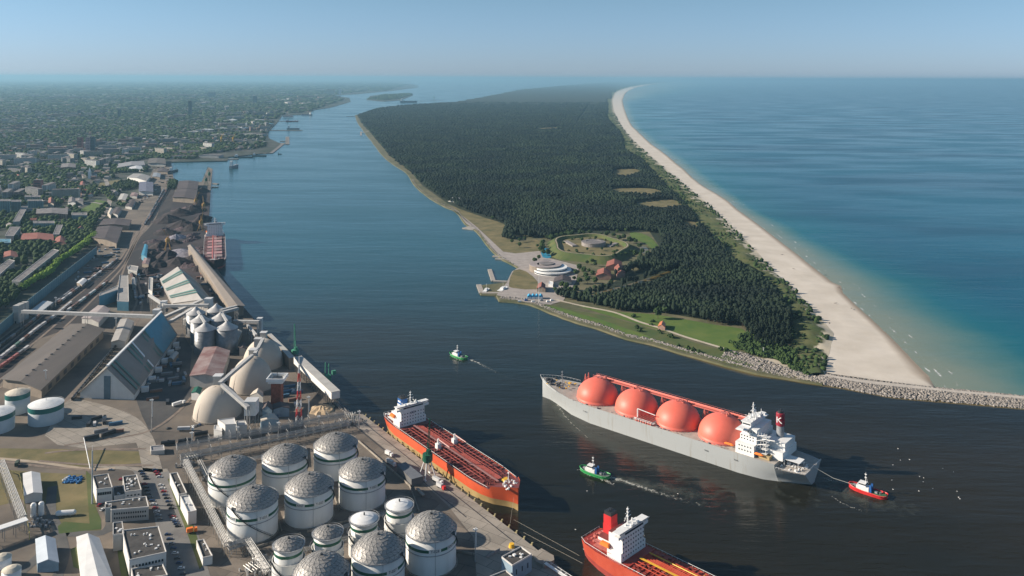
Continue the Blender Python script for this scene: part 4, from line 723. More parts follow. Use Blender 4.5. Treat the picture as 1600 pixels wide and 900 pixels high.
def plate(par, txt, r, ang, z, wd, size=2.5):
    a = R(ang - 90); mb = MB(); n = 6
    for i in range(n):
        b, c = a + wd / r * (i / n - .5), a + wd / r * ((i + 1) / n - .5); k = len(mb.v); mb.v += [(rr * math.cos(t), rr * math.sin(t), zz) for rr, t, zz in ((r, b, z), (r, c, z), (r, c, z + 3), (r, b, z + 3))]; mb.f.append((k, k + 1, k + 2, k + 3))
    pl = O('number_plate', mb, tankw, par); t = letters(txt, size, ink, pl, (0, 0, 0), (0, 0, 0), 'lettering', bend=r + .08); t.data.transform(Matrix.Translation((0, -(r + .08), z + 1.5))); t.rotation_euler = (0, 0, R(ang))
def big_tank(label, cx, yrim, R0=18.2, h=23.7, texts=(), stair=(200, 300), seed=0, rise=8.4):
    p = P(cx, yrim, GZ + h); x, y = p.x * (1 + R0 / p.y), p.y + R0; t = T('storage_tank', label, 'storage tank', (x, y, GZ), -math.atan2(x, y), 'domed white storage tanks')
    O('shell', MB().lathe(0, 0, [(R0, 0), (R0, h)], 64), tankw, t, smooth=True); bpy.data.objects  # cylinder
    dome(t, R0 + .1, rise, h, seed); mb = MB(); ring(mb, R0, 16.2, 1.9, .14); O('green_band', mb, band, t)
    mb = MB(); ring(mb, R0, h - .3, .5, .5); ring(mb, R0, 13.9, .35, .45); O('wind_girder', mb, greysteel, t)
    mb = MB(); tubering(mb, R0 + .5, h + 1.0, .09); [mb.tube(((R0 + .5) * math.cos(a), (R0 + .5) * math.sin(a), h), ((R0 + .5) * math.cos(a), (R0 + .5) * math.sin(a), h + 1), .06, 3) for a in np.linspace(0, 2 * PI, 40)]; mb.tube((3, -R0 - .2, 0), (3, -R0 - .2, h), .12, 4); O('handrail', mb, greysteel, t)
    mb = MB(); helix(mb, R0 + .7, h, 0, R(stair[0]), R(stair[1])); mb.box((R0 - 1) * math.cos(R(stair[0])), (R0 - 1) * math.sin(R(stair[0])), h, 4, 3, 1.2); O('stairway', mb, stair_m, t)
    O('base_ring', MB().lathe(0, 0, [(R0 + 1.2, -.3), (R0 + 1.2, .35), (R0, .36)], 48), concrete, t)
    for txt, ang in texts: plate(t, txt, R0 + .2, ang, 15.7, 8.4 if len(txt) > 3 else 6.4)
    return t
big = [('domed white tank at the head of the row along the pipe bridge', 362.7, 748, (), (205, 300)), ('domed white tank standing between two others in the back row by the pipe racks', 445, 728, (), (330, 400)), ('domed white tank in the back row nearest the quay and the orange tanker', 524.5, 708.5, (), (330, 400)),
       ('domed white tank numbered T-021 with a stair zigzagging down its near face', 394.7, 800, (('KNT', -49), ('T-021', 24)), (222, 320)), ('domed white tank numbered T-022 in the middle of the second row', 483, 777, (('KNT', -20), ('T-022', 25)), (330, 400)), ('domed white tank numbered T-023 beside the quay, level with the green crane', 566, 752, (('T-023', 27),), (330, 400)),
       ('domed white tank cut off by the bottom edge beside small grey domed tanks', 502, 918, (), (330, 400)), ('domed white tank numbered T-027 in front of the small white roofed tanks', 591, 883, (('T-027', 32),), (330, 400)), ('domed white tank numbered T-028 nearest the open end of the quay', 673.5, 847.6, (('T-028', 9), ('KNT', 50)), (330, 400))]
for i, (lab, cx, yr, tx, stc) in enumerate(big): big_tank(lab, cx, yr, texts=tx, stair=stc, seed=i, rise=8.4 if i < 6 else 10.2, R0=18.2 if i < 6 else 17.4)
def cup_tank(label, cx, yrim, white_roof, seed):
    R1, Ri, h1, h2 = 10.9, 9.4, 15, 24; p = P(cx, yrim, GZ + h2); x, y = p.x * (1 + Ri / p.y), p.y + Ri; t = T('cup_tank', label, 'storage tank', (x, y, GZ), 0, 'double walled small tanks')
    O('outer_shell', MB().lathe(0, 0, [(R1, 0), (R1, h1), (R1 - .4, h1), (R1 - .4, 1)], 40), tankw, t, smooth=False); s_ = O('inner_shell', MB().lathe(0, 0, [(Ri, 0), (Ri, h2)], 40), tankw, t, smooth=True)
    mb = MB(); ring(mb, Ri, h2 - 5.4, 1.9, .14, 40); O('green_band', mb, band, t); mb = MB(); tubering(mb, R1 + 1, h1 + 1.1, .09, 30); tubering(mb, Ri + 1.3, h2 + 1, .09, 30); [mb.tube(((Ri + 1.3) * math.cos(a), (Ri + 1.3) * math.sin(a), h2 - .3), ((Ri + 1.3) * math.cos(a), (Ri + 1.3) * math.sin(a), h2 + 1), .07, 3) for a in np.linspace(0, 2 * PI, 20)]; ring(mb, Ri, h2 - .5, .25, 1.4, 40); ring(mb, R1, 8.5, .25, .3, 40); O('handrail', mb, greysteel, t)
    if white_roof: O('roof', MB().lathe(0, 0, [(Ri + .2, h2), (Ri * .7, h2 + 1.4), (Ri * .35, h2 + 2.2), (.1, h2 + 2.4)], 40), white, t); O('roof_vent', MB().cyl(0, 0, h2 + 2.2, .5, 2, 6), stair_m, t)
    else: dome(t, Ri + .2, 3.6, h2, seed, 16, 4)
    mb = MB(); helix(mb, R1 + .6, h1, 0, R(215), R(330), 24); O('stairway', mb, stair_m, t)
cup_tank('small white roofed double walled tank hemmed in between the domed tanks', 569, 821, True, 1); cup_tank('small white roofed double walled tank closest to the quay', 624, 799, True, 2); cup_tank('small grey domed tank inside an outer wall, second from the pipe bridge', 512, 843, False, 3); cup_tank('small grey domed tank inside an outer wall, closest to the pipe bridge', 451, 862, False, 4)
# banded tanks far left
def low_tank(label, cx, yrim, R0, h, roof_m, bnd=True):
    p = P(cx, yrim, GZ + h); t = T('storage_tank', label, 'storage tank', (p.x * (1 + R0 / p.y), p.y + R0, GZ), 0, 'green banded tanks by the railway')
    O('shell', MB().lathe(0, 0, [(R0, 0), (R0, h)], 48), mat('tank_pale', (.42, .46, .47), c2=(.5, .53, .54), scale=.1), t, smooth=True)
    mb = MB(); ring(mb, R0, h - 5, 4.6, .12); O('green_band', mb, paint('teal_band', (.01, .12, .11)), t); O('roof', MB().lathe(0, 0, [(R0 + .3, h), (R0 * .66, h + 1.6), (R0 * .33, h + 2.7), (.1, h + 3.2)], 16 if roof_m is not white else 36), roof_m, t); mb = MB(); tubering(mb, R0 + .2, h + 1, .08); mb.tube((0, 0, h + 3), (0, 0, h + 5.6), .2, 5); O('handrail', mb, greysteel, t)
low_tank('whole white topped tank with a green band under its roof, nearest the triangular store', 72, 640, 15.5, 17, white); low_tank('smaller tank with a segmented cream roof behind two larger banded tanks', 27.5, 619, 11, 19.5, mat('cream_roof', (.45, .4, .32), c2=(.6, .55, .45), scale=.06)); low_tank('white topped green banded tank cut off by the edge of the view', -5, 653, 15, 17, white)
# ---- pipe racks
pipe_m = mat('pipe_silver', (.3, .3, .29), c2=(.45, .44, .42), scale=.3, metal=.3, rough=.45); rackm = mat('rack_steel', (.2, .2, .2), c2=(.36, .35, .33), scale=.4, rough=.6)
def rack(label, A, B, wd=7, z=6.5, npipes=7, levels=2, step=8, crown=True, seed=1, zb=GZ):
    r = random.Random(seed); a, b = P(*A, zb), P(*B, zb); d = b - a; L = d.length; t = T('pipe_rack', label, 'pipe rack', a, math.atan2(d.y, d.x), 'pipe racks of the tank terminal'); n = max(2, int(L / step))
    for k in range(levels):
        mb = MB(); npipes = min(npipes, 5)
        for i in range(npipes): y = -wd / 2 + wd * (i + .5) / npipes; mb.tube((0, y, z + k * 2.6), (L, y, z + k * 2.6), r.uniform(.12, .3), 5)
        O('pipeline', mb, pipe_m, t)
    mb = MB()
    for i in range(n + 1):
        x = L * i / n; hh = z + (levels - 1) * 2.6 + (3 if crown and i % 2 else 0)
        for s in (-1, 1): mb.tube((x, s * wd / 2, 0), (x, s * wd / 2, hh), .2, 4)
        for k in range(levels): mb.tube((x, -wd / 2, z + k * 2.6 - .5), (x, wd / 2, z + k * 2.6 - .5), .2, 4)
        if i < n and i % 3 == 0: mb.tube((x, wd / 2, 0), (x + L / n, wd / 2, z), .12, 4); mb.tube((x, -wd / 2, 0), (x + L / n, -wd / 2, z), .12, 4)
        if crown and i % 2: mb.tube((x, -wd / 2, hh), (x, wd / 2, hh), .16, 4)
    for s in (-1, 1): mb.tube((0, s * wd / 2, z - .3), (L, s * wd / 2, z - .3), .18, 4)
    O('rack_frame', mb, rackm, t); return t
rack('long pipe rack running past the big domes to the quay, farthest from the tanks', (276, 712), (540, 660), 9, 7, 9, 2, 9, seed=1)
rack('middle pipe rack of silver pipes behind the back row of tanks', (282, 727), (545, 672), 7, 6, 7, 2, 8, seed=2); rack('low pipe rack running close behind the back row of domed tanks', (300, 742), (478, 703), 6, 3, 7, 1, 7, False, seed=3)
rack('pipe bridge running down beside the white annexe blocks', (290, 735), (356, 868), 5, 7, 6, 2, 8, False, seed=4); rack('second thin pipe run beside the bridge along the bund', (318, 735), (372, 852), 3.5, 2, 5, 1, 8, False, seed=5)
rack('short enclosed pipe bridge crossing in front of tank T-021', (357, 868), (388, 858), 5, 5, 8, 2, 4, False, seed=6); rack('pipe run turning down towards the valve skid at the bottom of the view', (387, 858), (418, 905), 5, 5, 8, 2, 5, False, seed=7)
rack('pipe rack linking the long racks behind tank T-021', (312, 727), (324, 752), 4, 5, 3, 1, 6, False, seed=8); rack('pipes lying between the small tanks and the domed ones', (405, 880), (560, 838), 6, 1.4, 8, 1, 6, False, seed=9); rack('pipe run below tank T-023', (500, 838), (606, 802), 5, 1.2, 6, 1, 6, False, seed=10)
rack('white pipe gallery descending at the edge of the view', (2, 738), (36, 828), 5, 8, 6, 2, 7, False, seed=11); rack('pipe gallery with a smooth pale roof meeting the edge of the view', (40, 832), (-30, 856), 6, 8, 6, 1, 6, False, seed=12)
tr = bpy.data.objects['pipe_rack.011']; O('gallery_roof', MB().box(30, 0, 9.6, 62, 6.5, .5), white, tr)
r = random.Random(5)
for i, (px, py, s) in enumerate([(418, 888, 1.4), (425, 895, 1.2), (408, 880, 1), (395, 890, 1), (290, 727, 1), (300, 716, 1), (326, 745, .9), (545, 652, 1.2), (535, 664, 1.2), (556, 660, 1)]):
    q = P(px, py, GZ); mb = MB(); clutter(mb, 24, -7 * s, 7 * s, -6 * s, 6 * s, 0, r, 4, (.6, 2)); [mb.tube((x, -5, 2), (x, 5, 3), .25, 4) for x in (-4, -2, 0, 2, 4)]; O('valve_skid', mb, pipe_m, loc=q, rz=r.uniform(0, 1), label='cluster of pumps valves and manifold pipes where pipe racks meet', group='valve skids of the terminal', category='pump skid')
# bund walls
for i, (A, B) in enumerate([((322, 735), (388, 860)), ((388, 860), (470, 835)), ((480, 832), (600, 800)), ((600, 800), (655, 850)), ((478, 700), (480, 730)), ((400, 770), (322, 790)), ((655, 850), (742, 868)), ((560, 690), (640, 760)), ((420, 765), (440, 830)), ((512, 745), (530, 800)), ((640, 760), (655, 800))]):
    O('bund_wall', MB().beam(P(*A, GZ), P(*B, GZ), .6, 1.6), concrete, label='low concrete bund wall boxing in the storage tanks', group='bund walls round the tanks', category='wall')
# ---- generic building from its eave corners in the photo
BQ = []
def bld(name, label, cs, ze, rise=0, wall=None, roof=None, axis=0, cat='building', base=GZ, group=None, parapet=.8, over=.5, stripes=None, world=False, hip=0):
    "cs: near left, near right, far right, far left eave corners (pixels at height ze above the ground); rise: ridge above the eaves; axis 0: ridge from near side to far side"
    c = [Vector((*q, ze)) for q in cs] if world else [P(q[0], q[1], base + ze) for q in cs]
    if len(c) == 3: c.append(c[0] + c[2] - c[1])
    o = sum(c, Vector()) / 4; o.z = base; q = [v - o for v in c]; t = T(name, label, cat, o, 0, group); z = ze
    w_ = MB(); w_.v = [(v.x, v.y, -.2) for v in q] + [(v.x, v.y, z) for v in q]; w_.f = [(0, 1, 5, 4), (1, 2, 6, 5), (2, 3, 7, 6), (3, 0, 4, 7)]
    BQ.append([(v.x, v.y) for v in c])
    if rise:
        a, b = ((q[0] + q[1]) / 2, (q[3] + q[2]) / 2) if axis == 0 else ((q[0] + q[3]) / 2, (q[1] + q[2]) / 2)
        if hip: a, b = a.lerp(b, hip), b.lerp(a, hip)
        w_.v += [(a.x, a.y, z + rise), (b.x, b.y, z + rise)]; w_.f += [(4, 5, 8), (6, 7, 9)] if axis == 0 else [(7, 4, 8), (5, 6, 9)]
        O('wall', w_, wall, t); cc = Vector(); g_ = lambda v, zz, kk=1 + over / 12: (v.x * kk, v.y * kk, zz)
        A, B, C, D = (g_(v, z) for v in q); Ra, Rb = g_(a, z + rise), g_(b, z + rise); th = .5; up = lambda v: (v[0], v[1], v[2] + th)
        for tri in (([A, Ra, Rb, D], [B, C, Rb, Ra]) if axis == 0 else ([A, B, Rb, Ra], [D, Ra, Rb, C])):
            mb = MB(); mb.v = [up((*v[:2], v[2] + .05)) for v in tri] + [(v[0], v[1], v[2] + .03) for v in tri]; mb.f = [(0, 1, 2, 3), (7, 6, 5, 4), (0, 4, 5, 1), (1, 5, 6, 2), (2, 6, 7, 3), (3, 7, 4, 0)]; ro = O('roof', mb, roof, t)
            if stripes:
                e0, e1, r1, r0 = (tri[0], tri[3], tri[2], tri[1]) if tri[0] in (A,) and axis == 0 else (tri[0], tri[1], tri[2], tri[3]); E0, E1, R1, R0 = map(Vector, (e0, e1, r1, r0)); nrm = Vector((0, 0, 2.1))
                for s0, s1 in stripes[0]:
                    mb = MB(); v = [E0.lerp(E1, s0) + nrm, E0.lerp(E1, s1) + nrm, R0.lerp(R1, s1) + nrm, R0.lerp(R1, s0) + nrm]; mb.add(v, [(0, 1, 2, 3)]); O('roof_stripe', mb, stripes[1], ro)
    else:
        O('wall', w_, wall, t); mb = MB(); mb.v = [(v.x, v.y, z - parapet + .05) for v in q]; mb.f = [(0, 1, 2, 3)]; O('roof', mb, roof, t)
        if parapet:
            mb = MB(); [mb.beam((q[i] + (-q[i]).normalized() * .25) + Vector((0, 0, -parapet * .9)), (q[(i + 1) % 4] + (-q[(i + 1) % 4]).normalized() * .25) + Vector((0, 0, -parapet * .9)), .5, parapet + .05) for i in range(4)]; O('parapet', mb, white if wall is white else MATS.get('parapet') or mat('parapet', (.55, .53, .5)), t)
    t['_q'] = [list(v) for v in q]; return t
def wins(t, side, nx, zs, w_=1.2, h_=1.4, m=None, x0=.06, x1=.94, name='window', out=.06):
    q = [Vector(v) for v in t['_q']]; a, b = q[side], q[(side + 1) % 4]; d = b - a; d.z = 0; L = d.length; u = d / L; nn = Vector((u.y, -u.x, 0))
    if nn.dot(a) < 0: nn = -nn
    rz = math.atan2(u.y, u.x)
    for z in zs:
        for i in range(nx): s = L * (x0 + (x1 - x0) * (i + .5) / nx); p = a + u * s + nn * out; O(name, MB().box(p.x, p.y, z, w_, .2, h_, rz), m or glass, t)
def roofstuff(t, n, z, seed, m=None):
    r = random.Random(seed); q = [Vector(v) for v in t['_q']]
    for i in range(n):
        a, b = r.uniform(.15, .85), r.uniform(.15, .85); p = q[0].lerp(q[1], a).lerp(q[3].lerp(q[2], a), b); mb = MB()
        if r.random() < .7: mb.box(p.x, p.y, z, r.uniform(.8, 2), r.uniform(.8, 2), r.uniform(.5, 1.3), r.random())
        else: mb.cyl(p.x, p.y, z, .5, 1.2, 8)
        O('roof_unit', mb, m or white, t)
felt = mat('roof_felt', (.045, .043, .042), c2=(.085, .08, .075), scale=.15, rough=.9); cream = mat('cream_wall', (.42, .38, .31), c2=(.52, .47, .4), scale=.1); plaster = mat('grey_plaster', (.36, .35, .33), c2=(.45, .44, .41), scale=.12)
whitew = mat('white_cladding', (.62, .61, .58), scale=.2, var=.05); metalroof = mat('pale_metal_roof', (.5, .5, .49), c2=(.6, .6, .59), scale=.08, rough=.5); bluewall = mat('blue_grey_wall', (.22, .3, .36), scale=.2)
offices = [('office block of two storeys with a black flat roof, beside the tall thin mast', [(151, 764), (175.7, 761), (169, 739.5), (144.5, 743)], 11.5, whitew, (0, 6, (6.2,), 1.5, 2.2), 4),
 ('small black roofed office with many white roof units by the car park', [(195.5, 768), (221, 765), (213.5, 741), (191.8, 744)], 7, whitew, (0, 4, (3,), 1.3, 1), 12),
 ('long office block with two rows of windows and a parapet, facing its own shaded court', [(173.8, 796), (232.4, 791.4), (228.6, 775), (164.4, 784)], 10, plaster, (0, 14, (2.4, 5.8), 1, 1.4), 5),
 ('narrow tower like block with a pale flat roof at the corner of the office court', [(176.7, 835), (193.7, 833), (190.8, 814), (176.7, 816)], 12, plaster, None, 3),
 ('largest black roofed office block, beside the long row of parked cars', [(202, 874.5), (259.8, 862), (247.5, 821.6), (190.8, 828)], 12, whitew, (0, 10, (2.5, 6), 1.2, 1.6), 14),
 ('low black roofed office block cut off by the bottom edge of the view', [(208, 905), (262, 898), (254, 880), (205, 888)], 7, whitew, None, 5), ('stair tower of grey plaster at the corner of the long office block', [(164.5, 793), (174, 792), (174, 786), (164.5, 787)], 11, plaster, None, 1), ('low white link building between two office blocks', [(178, 775), (196, 772), (192, 758), (177, 760)], 4, whitew, None, 2)]
for i, (lab, cs, ze, wm, wn_, nr_) in enumerate(offices):
    t = bld('office_building', lab, cs, ze, 0, wm, felt, cat='office building', parapet=.9); roofstuff(t, nr_, ze - .85, i)
    if wn_: wins(t, *wn_)
for lab, cs, ze in [('long white annexe block with a dark roof trough, first beside the pipe bridge', [(279.6, 772.5), (291.9, 769.7), (276.8, 737.6), (265.4, 739.4)], 9), ('white annexe block with a pale sunken roof, second along the pipe bridge', [(294, 800), (307, 797), (295, 773), (282, 775)], 10), ('small white annexe with a dark roof opening, farthest down the verge', [(317, 871), (332, 868), (318, 842), (307, 844)], 6)]:
    t = bld('annexe_building', lab, cs, ze, 0, whitew, felt if 'pale' not in lab else metalroof, parapet=1, cat='building'); roofstuff(t, 2, ze - .9, int(ze))
for lab, cs, ze, rs, rm in [('white metal shed with a plain gable roof, standing in front of two upright cylinders', [(37.8, 775), (66, 770.6), (62.3, 740.4), (36, 741)], 6, 1.6, metalroof), ('pale blue roofed shed with a blue gable, near the bottom edge of the view', [(58.6, 881), (91.6, 879), (86, 843), (55.7, 844)], 6, 2.5, mat('pale_blue_roof', (.4, .45, .5), c2=(.48, .53, .58), scale=.1)), ('largest pale shed with a broad white gable roof at the bottom edge of the view', [(131, 925), (182, 920), (155, 843), (120, 841.5)], 7, 3, metalroof)]:
    t = bld('metal_shed', lab, cs, ze, rs, bluewall if 'blue' in lab else whitew, rm, cat='shed')
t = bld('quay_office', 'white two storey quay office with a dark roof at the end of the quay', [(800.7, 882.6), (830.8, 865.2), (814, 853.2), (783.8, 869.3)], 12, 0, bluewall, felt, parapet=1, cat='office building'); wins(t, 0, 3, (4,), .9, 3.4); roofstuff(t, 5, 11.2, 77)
bld('quay_shed', 'dark roofed shed just below the white quay office', [(770, 905), (808, 905), (790, 890), (760, 902)], 8, 0, bluewall, felt, cat='shed')
O('mooring_dolphin', MB().prism([tuple((P(*q, 5) - P(848, 872, 5))[:2]) for q in [(832, 866), (846, 857), (865, 868), (866, 875), (850, 884), (838, 878)]], -3, 3.2), concrete, loc=P(848, 872, 5) - Vector((0, 0, 3)), label='pale concrete mooring dolphin in the water off the quay corner', category='dolphin')
t = T('footbridge', 'white steel footbridge leading off the concrete dolphin', 'footbridge', P(852, 880, 5)); d = P(900, 912, 5) - P(852, 880, 5); mb = MB(); mb.beam((0, 0, 0), d, 2.5, .3); O('bridge_deck', mb, white, t)
for s in (-1, 1):
    mb = MB(); nv = Vector((-d.y, d.x, 0)).normalized() * 1.3 * s; mb.tube(nv + Vector((0, 0, 2)), d + nv + Vector((0, 0, 2)), .12, 4); [mb.tube(d * (i / 12) + nv, d * ((i + (1 if i % 2 else 0)) / 12) + nv + Vector((0, 0, 2)), .08, 4) for i in range(12)]; O('railing', mb, white, t)
# ---- lamp masts, lattice mast, chimney mast
def lamp_mast(label, px, py, h, white_top=True, grp='floodlight masts in the port'):
    p = P(px, py, GZ); t = T('light_mast', label, 'light mast', p, 0, grp); O('pole', MB().tube((0, 0, 0), (0, 0, h), .5, 6, .25), rackm, t); mb = MB().box(0, 0, h - 1.5, 3, 2.4, .3); [mb.box(x, -1.1, h - 1.2, .8, .5, .9) for x in (-1.1, 0, 1.1)]; mb.tube((.4, 0, h * .45), (.4, 0, h), .35, 4); O('floodlight', mb, white, t)
for lab, px, py, h in [('floodlight mast on the grass triangle beside the road crossing', 237, 674, 31), ('floodlight mast in front of the brown warehouse', 71, 609, 22), ('short floodlight mast by the black tank wagons', 299.5, 698, 14), ('white floodlight mast behind the first domed tank', 371, 689, 14), ('floodlight mast beside the gabled white hut at the pipe racks', 435, 680, 13), ('thin floodlight mast beside the red and white lattice mast', 482, 662, 27), ('floodlight mast between the rack ends by the quay', 498, 668, 12), ('broad white mast on the quay near the stern of the orange tanker', 561, 672, 19), ('green footed floodlight mast on the quay near the last domed tank', 742.5, 878, 24), ('floodlight mast in the rail yard by the long gallery', 87, 480, 15), ('thin mast by the gable of the black tank wagon loading shed', 181, 522, 22)]: lamp_mast(lab, px, py, h)
t = T('mast', 'tall thin grey pole rising beside the office block', 'mast', P(144, 787, GZ)); O('pole', MB().tube((0, 0, 0), (0, 0, 42), .75, 8, .5), mat('galvanised', (.35, .37, .38)), t); O('aerial', MB().tube((0, 0, 42), (0, 0, 46), .12, 4), white, t)
O('boom_barrier', MB().tube(P(131, 684, 12), P(141, 732, 5), .35, 5), white, label='long slanting white pole beside the tall grey mast', category='pole')
t = T('lattice_mast', 'red and white lattice radio mast rising from the pipe racks', 'radio mast', P(467, 664, GZ)); r0 = 2.7
for k in range(7):
    z0, z1 = k * 8.4, (k + 1) * 8.4; a, b = r0 * (1 - k / 8.2), r0 * (1 - (k + 1) / 8.2); mb = MB()
    for i in range(4):
        A, B = [(s[0] * a, s[1] * a, z0) for s in ((-1, -1), (1, -1), (1, 1), (-1, 1))], [(s[0] * b, s[1] * b, z1) for s in ((-1, -1), (1, -1), (1, 1), (-1, 1))]; mb.tube(A[i], B[i], .22, 4); mb.tube(A[i], B[(i + 1) % 4], .12, 4); mb.tube(A[(i + 1) % 4], B[i], .12, 4); mb.tube(A[i], A[(i + 1) % 4], .12, 4)
    O('mast_section', mb, white if k % 2 == 0 else red, t)
O('antenna', MB().tube((0, 0, 58), (0, 0, 66), .2, 4), white, t)
# yellow gas pipe frame
O('gas_pipe', MB().tube(P(0, 729, 8), P(31, 741, 8), .3, 5).tube(P(31, 741, 8), P(46, 832, 8), .35, 5).tube(P(46, 832, 8), P(46, 832, 8) - Vector((0, 0, 5)), .3, 5), mat('faded_yellow', (.5, .4, .15)), label='thin yellow pipe on posts running down past the white shed', category='pipe')
# upright cylinders and their yard
for lab, px, py in (('upright white gas cylinder behind the white shed, the one by the yellow pipe', 52, 808), ('upright white gas cylinder behind the white shed, the one nearer the grass', 64.5, 806)):
    t = T('gas_cylinder', lab, 'gas cylinder', P(px, py, GZ)); O('vessel', MB().lathe(0, 0, [(2, 1), (2, 9.5), (1.4, 10.6), (.1, 11)], 16), white, t); O('skirt', MB().cyl(0, 0, 0, 1.7, 1.2, 10), greysteel, t)
mb = MB(); clutter(mb, 40, -9, 9, -6, 6, 0, r, 3, (.8, 2.4)); O('pump_skid', mb, greysteel, loc=P(62, 818, GZ), label='tangle of grey pumps and boxes in front of the two gas cylinders', category='machinery')
t = T('pressure_vessel', 'white horizontal tank lying on saddles on the dry grass', 'tank', P(103, 806, GZ), .15); O('vessel', MB().add(*(lambda m: (m.v, m.f))(MB().tube((-6, 0, 2.4), (6, 0, 2.4), 2, 14).tube((-7.2, 0, 2.4), (-6, 0, 2.4), 1.1, 14, 2).tube((6, 0, 2.4), (7.2, 0, 2.4), 2, 14, 1.1))), white, t)
for x in (-3.5, 3.5): O('saddle', MB().box(x, 0, 0, .6, 3, 1.2), concrete, t)
for lab, px, py in (('small round tank with an ivory cone roof, the one nearer the pipe gallery', 3, 884), ('small round tank with an ivory cone roof, the one farther below the pipe gallery', 18, 903)):
    t = T('water_tank', lab, 'tank', P(px, py, GZ)); O('shell', MB().lathe(0, 0, [(5.8, 0), (5.8, 6)], 28), white, t, smooth=True); O('roof', MB().lathe(0, 0, [(6, 6), (3, 7.6), (.1, 8.2)], 20), mat('ivory_roof', (.55, .5, .4)), t)
bl = mat('blue_barrel', (.03, .15, .35), var=.4, scale=.8); 
for i in range(52):
    q = P(98 + r.uniform(0, 30), 745 + r.uniform(0, 11), GZ); O('barrel', MB().tube((-1, 0, .7), (1, 0, .7), .7, 8), bl if q.x > P(103, 750, GZ).x else white, loc=q, rz=r.uniform(-.5, 2), label='blue barrel lying in the heap on the dry grass' if q.x > P(103, 750, GZ).x else 'white barrel at the end of the heap of blue barrels', group='heap of barrels on the dry grass' if q.x > P(103, 750, GZ).x else 'white barrels', category='barrel')
# ---- quay fittings
def edge_pt(t, off=0):
    a, b = P(567, 647, GZ), P(836, 856, GZ); u = (b - a); p = a + u * t; nrm = Vector((-u.y, u.x, 0)).normalized(); return p + (nrm if nrm.x < 0 else -nrm) * off
for i in range(30): O('quay_fender', MB().box(0, 0, -2.4, 2.2, .9, 2.5).cyl(0, .9, .3, .7, 1.0, 8), mat('fender_tan', (.35, .3, .16)), loc=edge_pt((i + .5) / 30, -.2), rz=math.atan2((edge_pt(1) - edge_pt(0)).y, (edge_pt(1) - edge_pt(0)).x), label='tan fender block with a bollard on the quay edge', group='fenders along the quay edge', category='fender')
for k, off in ((0, 8), (1, 18.5)): a, b = edge_pt(.05, off), edge_pt(.78 if k else .95, off); a.z = b.z = GZ + .07; O('crane_rail', MB().beam(a, b, .7, .12), dark, label='dark crane rail groove along the quay, ' + ('farther from' if k else 'next to') + ' the water', category='rail')
def crane(label, px, py, h, m, boom=(4, 30), rz=0, legm=None, base=GZ, jib=(0, 1)):
    t = T('portal_crane', label, 'crane', P(px, py, base), rz, 'portal cranes'); legm = legm or m
    for sx in (-1, 1):
        for sy in (-1, 1): O('leg', MB().tube((sx * 5.2, sy * 5.2, 0), (sx * 2, sy * 2, h * .42), .55, 6).box(sx * 5.2, sy * 5.2, 0, 1.6, 3, 1), legm, t)
    O('portal', MB().cyl(0, 0, h * .42, 3.6, .9, 12).box(0, 0, h * .42 - .5, 5, 5, .6), m, t); O('machinery_house', MB().cyl(0, 0, h * .45, 4.3, h * .18, 16).box(1, 0, h * .63, 3.4, 3, 3), m, t)
    mb = MB(); tip = Vector((jib[0] * boom[0], jib[1] * boom[0], h * .6 + boom[1]))
    for s in (-1, 1): mb.tube((s * 1.1, 0, h * .62), tip + Vector((s * .3, 0, 0)), .32, 4)
    for i in range(9): a = Vector((1.1, 0, h * .62)).lerp(tip, i / 9); b = Vector((-1.1, 0, h * .62)).lerp(tip, (i + 1) / 9); mb.tube(a, b, .15, 4)
    mb.tube((-jib[0] * 3, -jib[1] * 3, h * .62), (0, 0, h * .62 + 11), .35, 4); mb.tube((0, 0, h * .62 + 11), tip, .12, 4); mb.tube(tip, tip + Vector((jib[0] * 3, jib[1] * 3, -2)), .2, 4); O('jib', mb, m, t); O('hook_rope', MB().tube(tip, tip - Vector((0, 0, 12)), .08, 3).cyl(tip.x, tip.y, tip.z - 13, .4, 1, 6), dark, t); return t
crane('tall green portal crane with white legs beside the orange tanker', 668, 745, 31, dgreen, (-4, 32), legm=white, rz=.6)
crane('green harbour crane with a raised jib beside the dome nearest the water', 461, 563, 20, mat('crane_green', (.06, .25, .16)), (5, 30), rz=.4)
t = T('ship_loader', 'green ship loader with a tan chute standing on the quay beyond the long gallery', 'ship loader', P(511, 600, GZ), .6); cg = MATS['crane_green']; O('tower', MB().box(0, 0, 0, 7, 6, 10).tube((-2, 0, 10), (-2, 0, 24), .5, 5).tube((2, 0, 10), (2, 0, 22), .5, 5).tube((-2, 0, 23), (2, 0, 17), .3, 4), cg, t); O('chute', MB().tube((-1, 3, 9), (-13, 12, 14), 1.3, 8), mat('tan_steel', (.35, .26, .17)), t); O('cab', MB().box(7, -2, 10, 4, 3.4, 4), cg, t)
